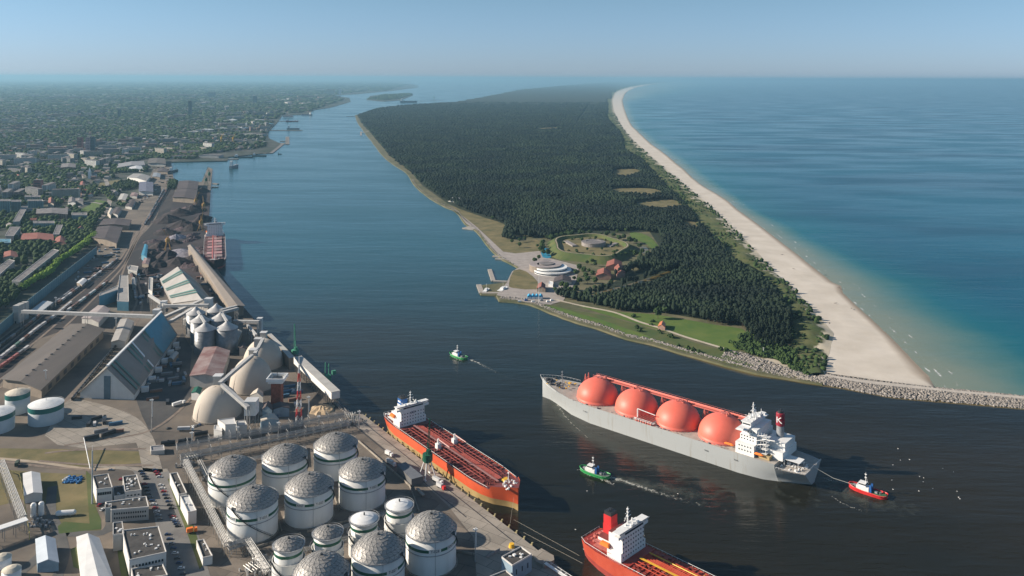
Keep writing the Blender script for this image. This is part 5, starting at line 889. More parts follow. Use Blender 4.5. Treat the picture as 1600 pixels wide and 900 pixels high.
# trucks, trailers, platform on the quay
t = bld('quay_platform', 'dark grey flat canopy roof on posts on the quay near the green crane', [(643, 749), (661, 744), (634, 722), (620, 726)], 6, 0, mat('void_steel', (.12, .12, .12)), mat('blue_grey_roof', (.13, .14, .16), scale=.1), parapet=0, cat='canopy')
def truck(label, px, py, rz, cab, box, L=11, grp='trucks'):
    t = T('truck', label, 'truck', P(px, py, GZ), rz, grp); O('trailer', MB().box(-1.6, 0, 1.1, L * .72, 2.5, 2.8), box, t); O('cab', MB().box(L * .42, 0, .6, 2.2, 2.5, 2.6, top=.93), cab, t)
    for x in (-L * .32, -L * .18, L * .4):
        for y in (-1.15, 1.15): O('wheel', MB().tube((x, y - .15, .5), (x, y + .15, .5), .5, 10), dark, t)
truck('white truck parked on the pale road beside the triangular store', 279, 633, .9, white, white, 14); truck('white tanker truck in front of the row of black tank wagons', 290, 673, .1, white, mat('truck_box', (.45, .45, .45)), 16); truck('small white truck parked on the quay by the crane canopy', 608, 712, -.7, white, white, 8); truck('red and grey truck at the end of the canopy on the quay', 689, 763, -.8, red, MATS['truck_box'], 9); truck('grey flatbed truck beside the orange tanker on the quay', 684, 754, -.8, white, MATS['truck_box'], 12); truck('white lorry beside the edge of the flat canopy', 611, 726, -.8, white, MATS['truck_box'], 12); truck('dark box trailer parked on the open pale yard below the triangular store', 154, 656, .7, dark, dark, 13); truck('dark green truck alone on the grass field', 27, 727, 1.9, dark, mat('olive', (.06, .08, .06)), 8); truck('orange fork truck beside the white annexe', 300, 832, .5, orangeb, orangeb, 6)
O('marker_buoy', MB().cyl(0, 0, 0, 2.2, 2.6, 12, 1.8), yellow, loc=P(799.5, 855, GZ), label='yellow round buoy standing on the quay near the quay office', category='buoy')
mb = MB(); [mb.box(x, y, 0, 8, .8, .8) for x, y in ((-4, -4), (5, 0), (-3, 4))]; O('gangway', MB().beam(P(652, 764, 4), P(662, 775, 4), 2.2, 1), concrete, label='concrete slabs lying next to the canopy on the quay', category='slab'); O('fence_panel', MB().beam(P(760, 872, GZ), P(781, 861, GZ), .3, 2), greysteel, label='grey fence and gate beside the quay office', category='fence')
# ---- cars
def car_proto():
    t = T('parked_car', 'car', 'car', (0, 0, 0)); pr = [(-2.2, .35), (2.2, .35), (2.25, .75), (1.2, .95), (-2.15, .95)]; k = .88
    mb = MB(); mb.add([(x, y * .88, z) for y in (-1, 1) for x, z in pr], [(4, 3, 2, 1, 0), (5, 6, 7, 8, 9)] + [(i, (i + 1) % 5, 5 + (i + 1) % 5, 5 + i) for i in range(5)]); b = O('body', mb, dark, t); c = MB().add([(-1.9, -.8, .95), (1.1, -.8, .95), (1.1, .8, .95), (-1.9, .8, .95), (-1.4, -.62, 1.45), (.4, -.62, 1.45), (.4, .62, 1.45), (-1.4, .62, 1.45)], [(0, 1, 5, 4), (1, 2, 6, 5), (2, 3, 7, 6), (3, 0, 4, 7)]); O('window', c, glass, t); O('roof', MB().box(-.5, 0, 1.43, 1.85, 1.26, .08), dark, t)
    for x in (-1.4, 1.4):
        for y in (-.85, .85): O('wheel', MB().tube((x, y - .1, .33), (x, y + .1, .33), .33, 8), dark, t)
    return t
cp = car_proto(); cch = [(k, []) for k in kids(cp)]; CC = [('white', white), ('black', paint('car_black', (.015, .015, .018))), ('silver', paint('car_silver', (.35, .36, .37), metal=.4)), ('dark blue', paint('car_blue', (.02, .05, .13))), ('red', paint('car_red', (.35, .02, .03))), ('grey', paint('car_grey', (.12, .125, .13)))]
rows_ = [('in the short row beside the small black roofed office', (220, 737), (228, 749), 4, .2), ('in the short row under the end of the lane, by the annexe', (242, 735), (249, 746), 4, .2), ('in the shaded row along the long office', (226, 757), (250, 812), 11, .15), ('in the sunlit middle row of the car park', (251, 759), (268, 795), 8, .15), ('in the lower middle row of the car park', (268, 805), (278, 823), 6, .15), ('in the row beside the largest office', (262, 836), (290, 905), 10, .15), ('in the court by the narrow office tower', (155, 790), (160, 797), 2, 1.4), ('by the lamp on the grass triangle', (263, 670), (264, 670), 1, 1), ('on the road in front of the offices', (173, 735), (190, 750), 2, .1), ('on the yard by the triangular store', (228, 605), (240, 592), 4, .8), ('beside the dome by the tank wagons', (302, 667), (312, 664), 3, 2.4)]
first = True; seen = {}
ordn = ['first', 'second', 'third', 'fourth', 'fifth', 'sixth', 'seventh', 'eighth', 'ninth', 'tenth', 'eleventh', 'twelfth', 'thirteenth', 'fourteenth', 'fifteenth']
rr_ = random.Random(21)
for where, a, b, n, rz in rows_:
    A, B = P(*a, GZ), P(*b, GZ)
    for i in range(n):
        nm, m = rr_.choice(CC); q = A.lerp(B, i / max(n - 1, 1)); lab = f"{nm} car {where}" if n == 1 else f"{nm} car, {ordn[i]} counting down {where[3:] if where.startswith('in ') else where}"; lab = ' '.join(lab.split()[:16])
        if first: o = cp; o.location = q; o.rotation_euler.z = rz; o['label'] = lab; o['group'] = 'cars parked in the port'; first = False
        else: o = copy_tree(cp, q, rz + rr_.uniform(-.06, .06), lab, 'cars parked in the port', {'body': m, 'roof': m}, ch=cch)
# ground sheets of the office quarter
sheet('car_park', [(205, 733), (262, 733), (300, 800), (330, 905), (262, 905), (250, 860), (240, 800), (222, 755)], GZ + .08, mat('worn_asphalt', (.13, .125, .12), c2=(.2, .19, .175), scale=.06))
sheet('grass_verge', [(262, 748), (268, 748), (300, 812), (320, 880), (312, 890), (295, 840), (278, 795)], GZ + .12, grass); sheet('grass_verge', [(142, 742), (148, 790), (158, 812), (158, 826), (92, 834), (90, 822), (100, 815), (140, 818), (134, 735)], GZ + .12, grass); sheet('grass_verge', [(110, 858), (122, 853), (128, 870), (128, 890), (115, 886)], GZ + .12, grass); sheet('grass_verge', [(183, 858), (196, 862), (202, 905), (190, 905)], GZ + .12, grass)
road('service_road', [(20, 905), (95, 840), (100, 834), (160, 832), (175, 812), (165, 790)], 8, GZ + .1, asphalt); road('service_road', [(88, 905), (100, 870), (95, 838), (80, 800), (82, 760)], 7, GZ + .11, asphalt); road('yard_road', [(100, 625), (150, 636), (200, 655), (225, 685), (235, 720), (240, 740)], 15, GZ + .1, concrete); road('yard_road', [(150, 727), (240, 735), (262, 734)], 6, GZ + .1, concrete); road('footpath', [(-30, 714), (60, 722), (140, 733), (180, 731)], 4, GZ + .13, mat('tan_path', (.3, .24, .17), c2=(.4, .33, .25), scale=.1))
sheet('open_yard', [(100, 628), (120, 625), (205, 655), (228, 690), (130, 700), (90, 695), (70, 680)], GZ + .06, concrete)
# ================= bulk port on the near shore =================
pale = mat('pale_cladding', (.27, .255, .235), c2=(.34, .32, .295), scale=.05, rough=.6); stripe = paint('stripe_green', (.05, .14, .11)); brownroof = mat('brown_roof', (.1, .09, .082), c2=(.15, .13, .115), scale=.03, stretch=(1, .2, 1)); tanwall = mat('tan_wall', (.2, .165, .13), c2=(.28, .23, .18), scale=.1)
darkroof = mat('dark_roof', (.06, .05, .052), c2=(.1, .08, .078), scale=.03); maroonroof = mat('maroon_roof', (.16, .08, .075), c2=(.3, .25, .24), scale=.05); bluish = mat('blue_cladding', (.08, .22, .3), c2=(.12, .28, .36), scale=.1); domec = mat('dome_concrete', (.42, .37, .31), c2=(.52, .46, .39), scale=.04, rough=.85, detail=8); silom = mat('silo_steel', (.17, .18, .19), c2=(.26, .265, .27), scale=.2, metal=.4, rough=.45); brick = mat('red_brick', (.25, .08, .05), var=.3, scale=.6)
def px3(a, z): return P(a[0], a[1], GZ + z)
bld('warehouse', 'long low brown warehouse with roof vents along its ridge beside the rail yard', [(4.7, 590.8), (65, 607.8), (161.5, 516), (109.6, 507.6)], 10, 3.5, tanwall, brownroof, cat='warehouse'); t = bpy.data.objects['warehouse']; wins(t, 1, 8, (2,), 9, 5, dark, name='loading_door'); q = [Vector(v) for v in t['_q']]
for i in range(11): p = ((q[0] + q[1]) / 2).lerp((q[2] + q[3]) / 2, (i + .7) / 11.5); O('roof_vent', MB().box(p.x, p.y, 13.4, 2, 2, 1.5), dark, t)
def ridge_store(name, label, A, D, R1, R2, ze, zr, wall, roof, stripes=None):
    a, d, r1, r2 = px3(A, ze), px3(D, ze), px3(R1, zr), px3(R2, zr); b, c = [Vector((2 * r.x - v.x, 2 * r.y - v.y, ze)) for r, v in ((r1, a), (r2, d))]
    return bld(name, label, [tuple(v[:2]) for v in (a, b, c, d)], ze, zr - ze, wall, roof, world=True, cat='storage building', stripes=stripes, over=.3)
SS = [(.16, .19), (.22, .25), (.45, .48), (.51, .54), (.76, .79), (.82, .85)]
ridge_store('triangular_store', 'pale steep roofed store with pairs of green stripes, sunlit, near the long quay gallery', (270, 474), (250.5, 437), (314.5, 467.5), (278, 417.5), 5, 26, pale, pale, (SS, stripe))
t = bld('triangular_store', 'huge steep roofed store with green stripes, its white gable facing the pale yard', [(125.6, 613), (210, 616), (276, 524), (228.5, 519)], 6, 27, whitew, mat('shade_toned_sheet', (.2, .18, .16), c2=(.27, .245, .22), scale=.03, stretch=(1, 1, .2)), cat='storage building', stripes=([(.05, .07), (.1, .12), (.3, .32), (.35, .37), (.55, .57), (.6, .62), (.8, .82), (.85, .87)], stripe), over=.3)  # roof colour darkened on both slopes to imitate the shaded side
q = [Vector(v) for v in t['_q']]; B_, C_, Ra, Rb = q[1], q[2], (q[0] + q[1]) / 2 + Vector((0, 0, 27)), (q[2] + q[3]) / 2 + Vector((0, 0, 27)); up = Vector((.8, 0, 1.8))
for s0, s1, m in ((.62, .98, paint('turquoise_sheet', (.02, .19, .28))), (.38, .4, white)): O('roof_sheet', MB().add([B_.lerp(C_, s0) + up, B_.lerp(C_, s1) + up, Ra.lerp(Rb, s1) + up, Ra.lerp(Rb, s0) + up], [(0, 1, 2, 3)]), m, t)
m0 = (q[0] + q[1]) / 2; u_ = (q[1] - q[0]).normalized(); n_ = Vector((u_.y, -u_.x, 0)); O('gable_door', MB().box(m0.x + n_.x * .2, m0.y + n_.y * .2, 0, 7, .6, 24, math.atan2(u_.y, u_.x)), mat('door_slate_blue', (.12, .17, .2)), t); O('ridge_walkway', MB().beam(Ra + Vector((0, 0, .8)), Rb + Vector((0, 0, .8)), 2.4, 1.6), white, t)  # gable door coloured slate blue
for i in range(6): p = B_.lerp(C_, .12 + i * .15) + Vector((5, 0, -6)); O('side_annexe', MB().box(p.x, p.y, 0, 7, 6, 5, .3), whitew, t)
for lab, cs, ze, rs, wl_, rf, nm in [('shed with a half pale, half maroon roof standing between the silos and the first dome', [(297, 587), (345, 590), (358.6, 549), (319, 544)], 12, 3, plaster, maroonroof, 'storehouse'),
 ('pale hopper building with a tall blue side in the rail yard', [(183, 470), (201, 471), (200, 430), (187, 430)], 14, 0, bluish, pale, 'hopper_building'), ('wedge shaped blue building with a stepped white edge in the rail yard', [(155, 462), (184, 452), (184, 446), (156, 458)], 17, 0, bluish, pale, 'hopper_building'),
 ('pale gabled wagon loading shed at the end of the black tank wagons', [(174, 534), (196, 534), (209, 503), (188, 500)], 8, 2.5, plaster, pale, 'loading_shed'), ('low pale gabled shed under the long gallery', [(128, 497), (154, 504), (172, 484), (153, 478)], 8, 2.5, plaster, mat('mauve_roof', (.3, .26, .25)), 'shed'),
 ('white flat roofed depot in the yard beside the stair towers of the long gallery', [(47, 486), (63, 488), (82, 473), (67, 471)], 5, 1, whitew, metalroof, 'depot'),
 ('dark roofed double shed beside the curving tracks, nearer one', [(144.5, 371), (182, 380), (191, 355.7), (153, 354.8)], 10, 3, tanwall, darkroof, 'dark_shed'), ('dark roofed double shed beside the curving tracks, farther one', [(155, 352), (201, 353), (205, 344), (162.5, 342.5)], 10, 3, tanwall, darkroof, 'dark_shed'),
 ('large brown hall with a dark roof by the basin, nearer half', [(270, 308), (305, 311), (308, 297), (276, 296)], 12, 2.5, tanwall, darkroof, 'hall'), ('large brown hall with a dark roof by the basin, farther half', [(277, 295), (308, 296), (310, 284), (280, 283)], 12, 2.5, tanwall, darkroof, 'hall'),
 ('blue grey shed with a white front strip near the inner basin', [(217, 299), (239, 300), (239, 285), (218, 285)], 10, 2, whitew, mat('slate_roof', (.13, .14, .19)), 'shed'), ('pale arched hall roof shining among the port trees', [(199, 277), (228.5, 283), (235, 275.6), (209, 271.5)], 9, 4, whitew, pale, 'hall'),
 ('small white gabled hall in front of the long grey arched hall', [(201, 264), (224, 265), (221, 259), (205, 258.5)], 8, 3, whitew, metalroof, 'hall'), ('long grey arched hall behind the small white hall', [(183, 262), (226, 258), (224, 252), (186, 256)], 9, 4, plaster, mat('grey_roof', (.25, .25, .26)), 'hall'),
 ('wide grey brown hall beside the inner basin', [(231, 255), (258.7, 256), (257.8, 248), (233, 248)], 10, 3, plaster, brownroof, 'hall'), ('narrow blue shed standing among the coal heaps', [(221, 398), (229, 402), (231, 384), (226, 382)], 9, 1, bluish, paint('bright_blue_roof', (.04, .2, .3)), 'shed'),
 ('green hut with a white base beside the first dome', [(299, 614), (312, 616), (316, 607), (304, 606)], 7, 1.5, whitew, dgreen, 'hut'), ('white flat roofed dosing house in front of the first dome', [(352, 663), (369, 662), (366, 652), (340, 655)], 13, 0, whitew, metalroof, 'dosing_house'), ('lower white extension beside the dosing house', [(334, 670), (347, 673), (347, 665), (335, 664)], 8, 0, whitew, metalroof, 'dosing_house'), ('small white flat building between the dosing house and the leggy white tower', [(371, 664), (386, 663), (383, 656), (369, 657)], 9, 0, whitew, metalroof, 'dosing_house'),
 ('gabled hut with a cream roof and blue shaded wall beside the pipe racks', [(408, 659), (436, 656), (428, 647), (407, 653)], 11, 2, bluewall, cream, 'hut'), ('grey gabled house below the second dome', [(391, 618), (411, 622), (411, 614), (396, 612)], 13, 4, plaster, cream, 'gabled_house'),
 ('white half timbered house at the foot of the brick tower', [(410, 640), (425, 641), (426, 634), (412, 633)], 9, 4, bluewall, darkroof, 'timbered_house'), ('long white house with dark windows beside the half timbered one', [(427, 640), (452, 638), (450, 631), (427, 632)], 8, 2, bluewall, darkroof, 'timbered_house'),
 ('low grey shed by the road crossing and the pipe rack end', [(236, 704), (257, 703), (256, 695), (235, 697)], 4, 0, plaster, mat('grey_roof', (.25, .25, .26)), 'shed'), ('orange rust coloured kiosk by the tracks below the coal heaps', [(245, 480), (252, 483), (254, 478), (248, 476)], 4, 0, tanwall, pale, 'kiosk'), ('pale workshop shed in the yard beside the striped sunlit store', [(232, 452), (238, 455), (239, 434), (233, 433)], 8, 0, whitew, plaster, 'workshop'),
 ('pale concrete tower block by the tracks below the coal heaps', [(200, 421), (214, 424), (216, 416), (203, 414)], 7, 0, plaster, pale, 'tower_block')]:
    bld(nm, lab, cs, ze, rs, wl_, rf, cat=nm.replace('_', ' ') if len(nm) < 14 else 'house')
r = random.Random(8)
def gallery(label, A, B, w_=4.5, h=3.6, m=None, step=26, grp='conveyor galleries of the bulk port', sup=True):
    a, b = px3(A, A[2]), px3(B, B[2]); t = T('conveyor_gallery', label, 'conveyor', (a.x, a.y, GZ), 0, grp); o = Vector((a.x, a.y, GZ)); d = b - a; O('gallery_box', MB().beam(a - o, b - o, w_ * .85, h * .85), m or mat('gallery_sheet', (.27, .27, .265), c2=(.36, .36, .35), scale=.2), t); O('gallery_roof', MB().beam(a - o + Vector((0, 0, h * .85)), b - o + Vector((0, 0, h * .85)), w_ * .9, .25), mat('gallery_roof', (.4, .4, .39), c2=(.5, .49, .47), scale=.2), t)
    if sup:
        n = max(1, int(d.length / step))
        for i in range(n + 1):
            p = a.lerp(b, i / n) - o; nv = Vector((-d.y, d.x, 0)).normalized() * w_ * .4; mb = MB(); mb.tube((p.x + nv.x, p.y + nv.y, 0), p + nv, .3, 4); mb.tube((p.x - nv.x, p.y - nv.y, 0), p - nv, .3, 4)
            for k in range(3): z0, z1 = p.z * k / 3, p.z * (k + 1) / 3; mb.tube((p.x + nv.x, p.y + nv.y, z0), (p.x - nv.x, p.y - nv.y, z1), .15, 4)
            O('trestle', mb, rackm, t)
    return t
gallery('very long white conveyor gallery crossing high over the whole rail yard', (35, 489, 20), (240, 497, 29), 5.5, 4.2, step=95)
gallery('white gallery running level above the near end of the sunlit striped store', (256, 480, 26), (326, 479, 30)); gallery('short gallery dropping from a junction house towards the yard workshops', (233, 463, 10), (257, 479, 25), 4); gallery('upper of two slanting galleries leading from the huge store to the silos', (256, 498, 20), (316, 471, 30), 5.5); gallery('lower of two slanting galleries leading from the huge store to the silos', (260, 508, 18), (300, 485, 27), 5.5)
gallery('gallery from the silos to the quay gallery, farther one', (345, 487, 30), (369, 481, 26)); gallery('gallery from the silos to the quay gallery, nearer one', (348, 490, 30), (371, 484, 26)); gallery('gallery over the tops of the three silos in line', (309, 488, 33), (320, 506, 33), 3, 2.5, sup=False); gallery('gallery over the tops of the pair of silos', (346, 490, 33), (355, 505, 33), 3, 2.5, sup=False)
gallery('level gallery behind the farthest dome near the water', (365, 504, 20), (405, 505, 22)); gallery('low sloping gallery between the level gallery and the farthest dome', (387, 510, 10), (400, 526, 24), 3.5, 3); gallery('gallery climbing from the first dome to the second dome', (343, 602, 33), (394, 558, 34), 4, 3.4, sup=False); gallery('gallery between the second dome and the farthest dome', (398, 556, 34), (411, 532, 34), 4, 3.4, sup=False); gallery('gallery sloping from the first dome down to the leggy white tower', (347, 604, 32), (388, 640, 22), 4, 3.4); gallery('short gallery from the store ridge to the slanting galleries', (300, 486, 14), (330, 500, 20), 4, step=18)
for lab, px, py, z, s, h in [('junction house at the end of the level gallery by the striped store', 326, 480, 24, 9, 12), ('blue topped junction house where the long yard gallery meets the huge store', 245, 497, 22, 8, 11), ('head house on top of the first dome', 341, 602, 27, 8, 10), ('head house on top of the second dome', 396, 560, 27, 8, 10), ('lower head house on the farthest dome', 403, 541, 26, 7, 9), ('upper head house behind the farthest dome', 412, 531, 26, 7, 9), ('small junction house where the yard gallery turns', 256, 481, 20, 7, 9), ('junction tower between gallery and quay behind the farthest dome', 406, 519, 8, 6, 18)]:
    t = T('junction_house', lab, 'conveyor house', px3((px, py), z)); O('house_body', MB().box(0, 0, 0, s, s, h), plaster if 'head' in lab else whitew, t); O('house_roof', MB().box(0, 0, h, s + .8, s + .8, .5), metalroof, t); O('house_leg', MB().box(0, 0, -z, 2, 2, z), rackm, t)
t = T('loading_tower', 'white square tower on tall lattice legs in front of the first dome', 'tower', P(393, 669, GZ)); O('tower_body', MB().box(0, 0, 14, 11, 11, 13), whitew, t); O('tower_roof', MB().box(0, 0, 27, 11.6, 11.6, .6), metalroof, t)
for sx in (-1, 0, 1):
    for sy in (-1, 1): O('leg', MB().tube((sx * 5, sy * 5, 0), (sx * 5, sy * 5, 14), .3, 4).tube((sx * 5, sy * 5, 0), ((sx + (1 if sx < 1 else -1)) * 5, sy * 5, 7), .15, 4), rackm, t)
t = T('brick_tower', 'red brick tower with an overhanging white open crown between the domes and the radio mast', 'tower', P(433, 632, GZ)); O('shaft', MB().box(0, 0, 0, 10, 10, 24), brick, t); O('crown_slab', MB().box(0, 0, 24, 15, 15, 2.2), white, t); O('crown_parapet', MB().box(0, -8.5, 26.2, 18, 1, 3.2).box(0, 8.5, 26.2, 18, 1, 3.2).box(-8.5, 0, 26.2, 1, 16, 3.2).box(8.5, 0, 26.2, 1, 16, 3.2), white, t); O('roof_plant', MB().box(0, 0, 26.2, 9, 9, 2).tube((0, 0, 27), (0, 0, 36), .3, 5), dark, t)
for lab, cx, ytop, R0, h in [('large pale dome nearest the pipe racks', 340, 605, 23, 29), ('middle of the three pale domes, beside the brick tower', 393, 560, 23, 33), ('farthest of the three pale domes, close to the water', 411, 532, 23, 31)]:
    p = P(cx, ytop, GZ + h - 1.5); t = T('storage_dome', lab, 'storage dome', (p.x, p.y, GZ)); O('shell', MB().lathe(0, 0, [(R0, 0)] + [(R0 * math.cos(a) ** .9, h * math.sin(a)) for a in np.linspace(.05, PI / 2 - .04, 16)] + [(.1, h)], 56), domec, t, smooth=True); mb = MB(); [mb.tube((R0 * math.cos(a) * math.cos(2.2), -abs(R0 * math.cos(a) * math.sin(2.2)) * 1.01, h * math.sin(a)), (R0 * math.cos(b) * math.cos(2.2), -abs(R0 * math.cos(b) * math.sin(2.2)) * 1.01, h * math.sin(b)), .25, 4) for a, b in zip(np.linspace(0, 1.4, 12), np.linspace(.12, 1.5, 12))]; O('ladder', mb, stair_m, t); O('footing', MB().lathe(0, 0, [(R0 + 1, 0), (R0 + 1, 1.2), (R0, 1.2)], 40), concrete, t)
for k, (lab, cx, yf, R0) in enumerate([('steel silo nearest in its line of three, in front of the maroon shed', 320.5, 555, 12.5), ('middle steel silo of the line of three', 313, 540, 12), ('farthest steel silo of the line of three', 306, 527, 12), ('nearest steel silo of the line on the water side', 354.5, 553, 12.8), ('middle steel silo of the line on the water side', 345, 537, 12.8), ('farthest steel silo on the water side, half hidden by galleries', 338, 522, 12)]):
    p = P(cx, yf, GZ); t = T('steel_silo', lab, 'silo', (p.x * (1 + R0 / p.y), p.y + R0, GZ)); O('shell', MB().lathe(0, 0, [(R0, 0), (R0, 28)], 36), silom, t, smooth=True); O('cone_roof', MB().lathe(0, 0, [(R0 + .3, 28), (R0 * .5, 32), (1.2, 36), (1.2, 37)], 36), mat('silo_roof', (.42, .41, .4), c2=(.5, .49, .47), scale=.3, metal=.3, rough=.5), t)
    mb = MB(); [ring(mb, R0, z, .25, .12, 36) for z in range(3, 28, 4)]; O('hoop', mb, silom, t)
# quay galleries
cs_ = [tuple(P(a, b, GZ + 15)[:2]) for a, b in ((358, 480), (380.5, 476), (302, 385), (294, 386))]
t = bld('quay_gallery', 'very long pale roofed quayside store lining the water beside the sunlit striped store', [(358, 480), (380.5, 476), (302, 385), (294, 386)], 15, 2.5, tanwall, mat('sand_roof', (.22, .19, .165), c2=(.28, .245, .21), scale=.03, stretch=(1, .2, 1)), cat='quay store'); wins(t, 3, 40, (0,), 2.4, 9, dark, name='bay_opening'); 
a, b = px3((465, 567), 9), px3((524.5, 623), 9); o = Vector((a.x, a.y, GZ)); t = T('quay_gallery', 'long white elevated quay gallery on many posts ending at the rocks near the terminal', 'conveyor', o); O('gallery_box', MB().beam(a - o, b - o, 9, 7), whitew, t); O('gallery_roof', MB().beam(a - o + Vector((0, 0, 7)), b - o + Vector((0, 0, 7)), 9.6, .5), plaster, t); d = b - a; nv = Vector((-d.y, d.x, 0)).normalized() * 3.6
for i in range(22):
    p = a.lerp(b, (i + .5) / 22) - o
    O('post', MB().tube((p.x + nv.x, p.y + nv.y, -1), p + nv, .4, 5).tube((p.x - nv.x, p.y - nv.y, -1), p - nv, .4, 5).tube((p.x - nv.x, p.y - nv.y, 0), p + nv, .2, 4), concrete, t)
t = bld('quay_gallery', 'grey roofed quay gallery behind the farthest dome', [(452, 560), (461, 558), (424, 521), (418, 522)], 13, 0, tanwall, plaster, cat='quay store', parapet=0)
# screen wall and stair towers
sheet('yard_shade_sheet', [(222, 650), (212, 622), (240, 580), (285, 520), (300, 545), (296, 590), (300, 625), (262, 660), (235, 676)], GZ + .09, mat('painted_ground_shade', (.04, .04, .042), c2=(.085, .08, .075), scale=.03))  # dark sheet painted in for the shadow lying between the stores
a, b, c = P(151, 398, GZ), P(45, 484, GZ), P(-40, 560, GZ); t = T('screen_wall', 'tall translucent blue dust screen running between the rail yard and the trees', 'screen', (a.x, a.y, GZ)); sm = mat('screen_mesh', (.07, .16, .2), c2=(.1, .21, .26), scale=.03, rough=.8)
for p, q in ((a, b), (b, c)): O('screen_panel', MB().beam(p - a, q - a, .5, 15), sm, t)
for i in range(40): p = a.lerp(b, i / 39) - a; O('post', MB().tube((p.x, p.y, 0), (p.x, p.y, 15.6), .5, 4), rackm, t)
for i, (px, py) in enumerate([(27, 498), (33, 495), (38, 493)]): t = T('stair_tower', 'grey tower at the end of the long yard gallery, ' + ('nearest the edge of the view', 'middle one', 'next to the gallery')[i], 'tower', P(px, py + 6, GZ)); O('tower_body', MB().box(0, 0, 0, 8, 8, 24), plaster, t); O('tower_door', MB().box(0, -4.05, 0, 2, .2, 3), dark, t)
# tracks and wagons
trk = mat('track', (.13, .1, .08), c2=(.24, .19, .15), scale=.2)
TL = [[(-10, 585), (60, 530), (115, 482), (160, 440), (190, 410), (212, 370), (235, 335), (262, 292)], [(-10, 600), (60, 548), (125, 488), (168, 444), (195, 412), (216, 370), (240, 335), (264, 292)], [(-10, 570), (50, 522), (100, 478), (150, 438), (185, 408), (208, 372), (232, 335), (260, 292)], [(-10, 612), (40, 580), (75, 548)], [(-10, 556), (45, 512), (95, 470), (145, 434), (180, 405)], [(-20, 545), (40, 500), (90, 462)], [(170, 480), (182, 450), (192, 425), (200, 405), (218, 370), (245, 332), (266, 292)], [(85, 640), (130, 604), (165, 565), (190, 532), (215, 500), (222, 470), (215, 440), (205, 415)], [(200, 500), (214, 470), (208, 440), (200, 415)], [(145, 735), (60, 728), (-30, 716)], [(240, 697), (300, 688), (340, 684)], [(100, 696), (150, 688), (225, 676), (270, 650), (300, 620)], [(70, 708), (120, 703), (228, 701)], [(60, 720), (140, 726), (240, 727)]]
for ln in TL: road('rail_track', ln, 3.2, GZ + .16, trk)
wg = {'black': dark, 'white': paint('wagon_white', (.5, .48, .46)), 'brown': paint('wagon_brown', (.17, .09, .06)), 'red': paint('wagon_red', (.35, .12, .1)), 'grey': paint('wagon_grey', (.2, .2, .2)), 'green': paint('wagon_green', (.12, .2, .15))}
def wagon_mesh(kind):
    if kind == 'tank': return MB().tube((-6, 0, 2.6), (6, 0, 2.6), 1.5, 9).box(0, 0, .6, 13, 2.4, .5).cyl(0, 0, 4, .7, .6, 8)
    return MB().box(0, 0, 1, 12.6, 2.9, 2.9).box(0, 0, .4, 13.4, 2.2, .6)
WM = {}
def train(label, line, kinds, z=GZ, gap=14.6, kind='box'):
    pts = [P(a, b, z) for a, b in sub(line, 4)]; d = [0]; [d.append(d[-1] + (q - p).length) for p, q in zip(pts, pts[1:])]; s = 8
    while s < d[-1] - 6:
        f = lambda u: Vector((float(np.interp(u, d, [v.x for v in pts])), float(np.interp(u, d, [v.y for v in pts])), z + .2)); k = r.choice(kinds); p, q = f(s), f(s + 2)
        if (k, kind) not in WM: WM[(k, kind)] = wagon_mesh(kind).mesh('freight_wagon', wg[k])
        O('freight_wagon', WM[(k, kind)], None, loc=p, rz=math.atan2(q.y - p.y, q.x - p.x), label=f"{k} {'tank' if kind == 'tank' else 'freight'} wagon {label}", group=f'{k} wagons {label}', category='rail wagon'); s += gap
train('in the string beside the triangular store gable', [(112, 628), (135, 600), (160, 568), (188, 535)], ['black'], kind='tank'); train('in the string next to the brown warehouse, with pale tops', [(-10, 583), (20, 562), (50, 540)], ['white', 'red', 'grey']); train('in the long mixed string across the yard', [(0, 562), (30, 538), (60, 514), (80, 500), (112, 474)], ['white', 'green', 'brown', 'white']); train('in the far pale string near the screen wall', [(90, 476), (125, 450), (150, 432), (185, 405)], ['white', 'brown', 'grey']); train('in the dark rows by the long yard gallery', [(-8, 548), (30, 520), (80, 480), (120, 450)], ['brown', 'black', 'grey']); train('under the long yard gallery', [(105, 488), (140, 462), (170, 440)], ['white', 'brown']); train('beside the large dosing house in the shade of the first dome', [(248, 697), (300, 691), (345, 684)], ['black'], kind='tank'); train('in the second row behind the dosing house', [(300, 683), (345, 676)], ['black'], kind='tank'); train('on the siding at the edge of the pale yard', [(128, 690), (170, 680), (200, 668)], ['black']); train('among the tracks by the coal heaps', [(212, 470), (208, 440), (200, 420)], ['grey', 'brown'])
train('lined up on the dark far sidings', [(232, 345), (248, 318), (264, 292)], ['black', 'brown']); train('on the near far sidings', [(226, 352), (240, 326), (256, 296)], ['black', 'grey'])
# coal heaps and cranes
coalm = mat('coal', (.018, .016, .018), c2=(.06, .045, .045), scale=.06, rough=.95, detail=7); scrap = mat('scrap', (.16, .15, .18), c2=(.33, .31, .34), scale=.3, rough=.9, detail=7)
def heap(label, px, py, w_, d_, h, m, seed, rz=0, grp=None):
    rr = random.Random(seed); n, k = 18, 6; vs = [(0, 0, h * 1.02)]; 
    for j in range(1, k + 1):
        for i in range(n): t = j / k; a = 2 * PI * i / n; e = 1 + .25 * noise.noise((math.cos(a) * 2 + seed, math.sin(a) * 2, 0)); vs.append((w_ / 2 * t * math.cos(a) * e, d_ / 2 * t * math.sin(a) * e, h * (1 - t) ** 1.05 + (rr.uniform(-.5, .9) if j < k else -.3)))
    fs = [(0, 1 + i, 1 + (i + 1) % n) for i in range(n)] + [(1 + (j - 1) * n + i, 1 + j * n + i, 1 + j * n + (i + 1) % n, 1 + (j - 1) * n + (i + 1) % n) for j in range(1, k) for i in range(n)]
    O('coal_heap' if m is coalm else ('ore_heap' if 'ore' in label else 'scrap_heap'), MB().add(vs, fs), m, loc=P(px, py, GZ), rz=rz, smooth=False, label=label, category='heap', group=grp)
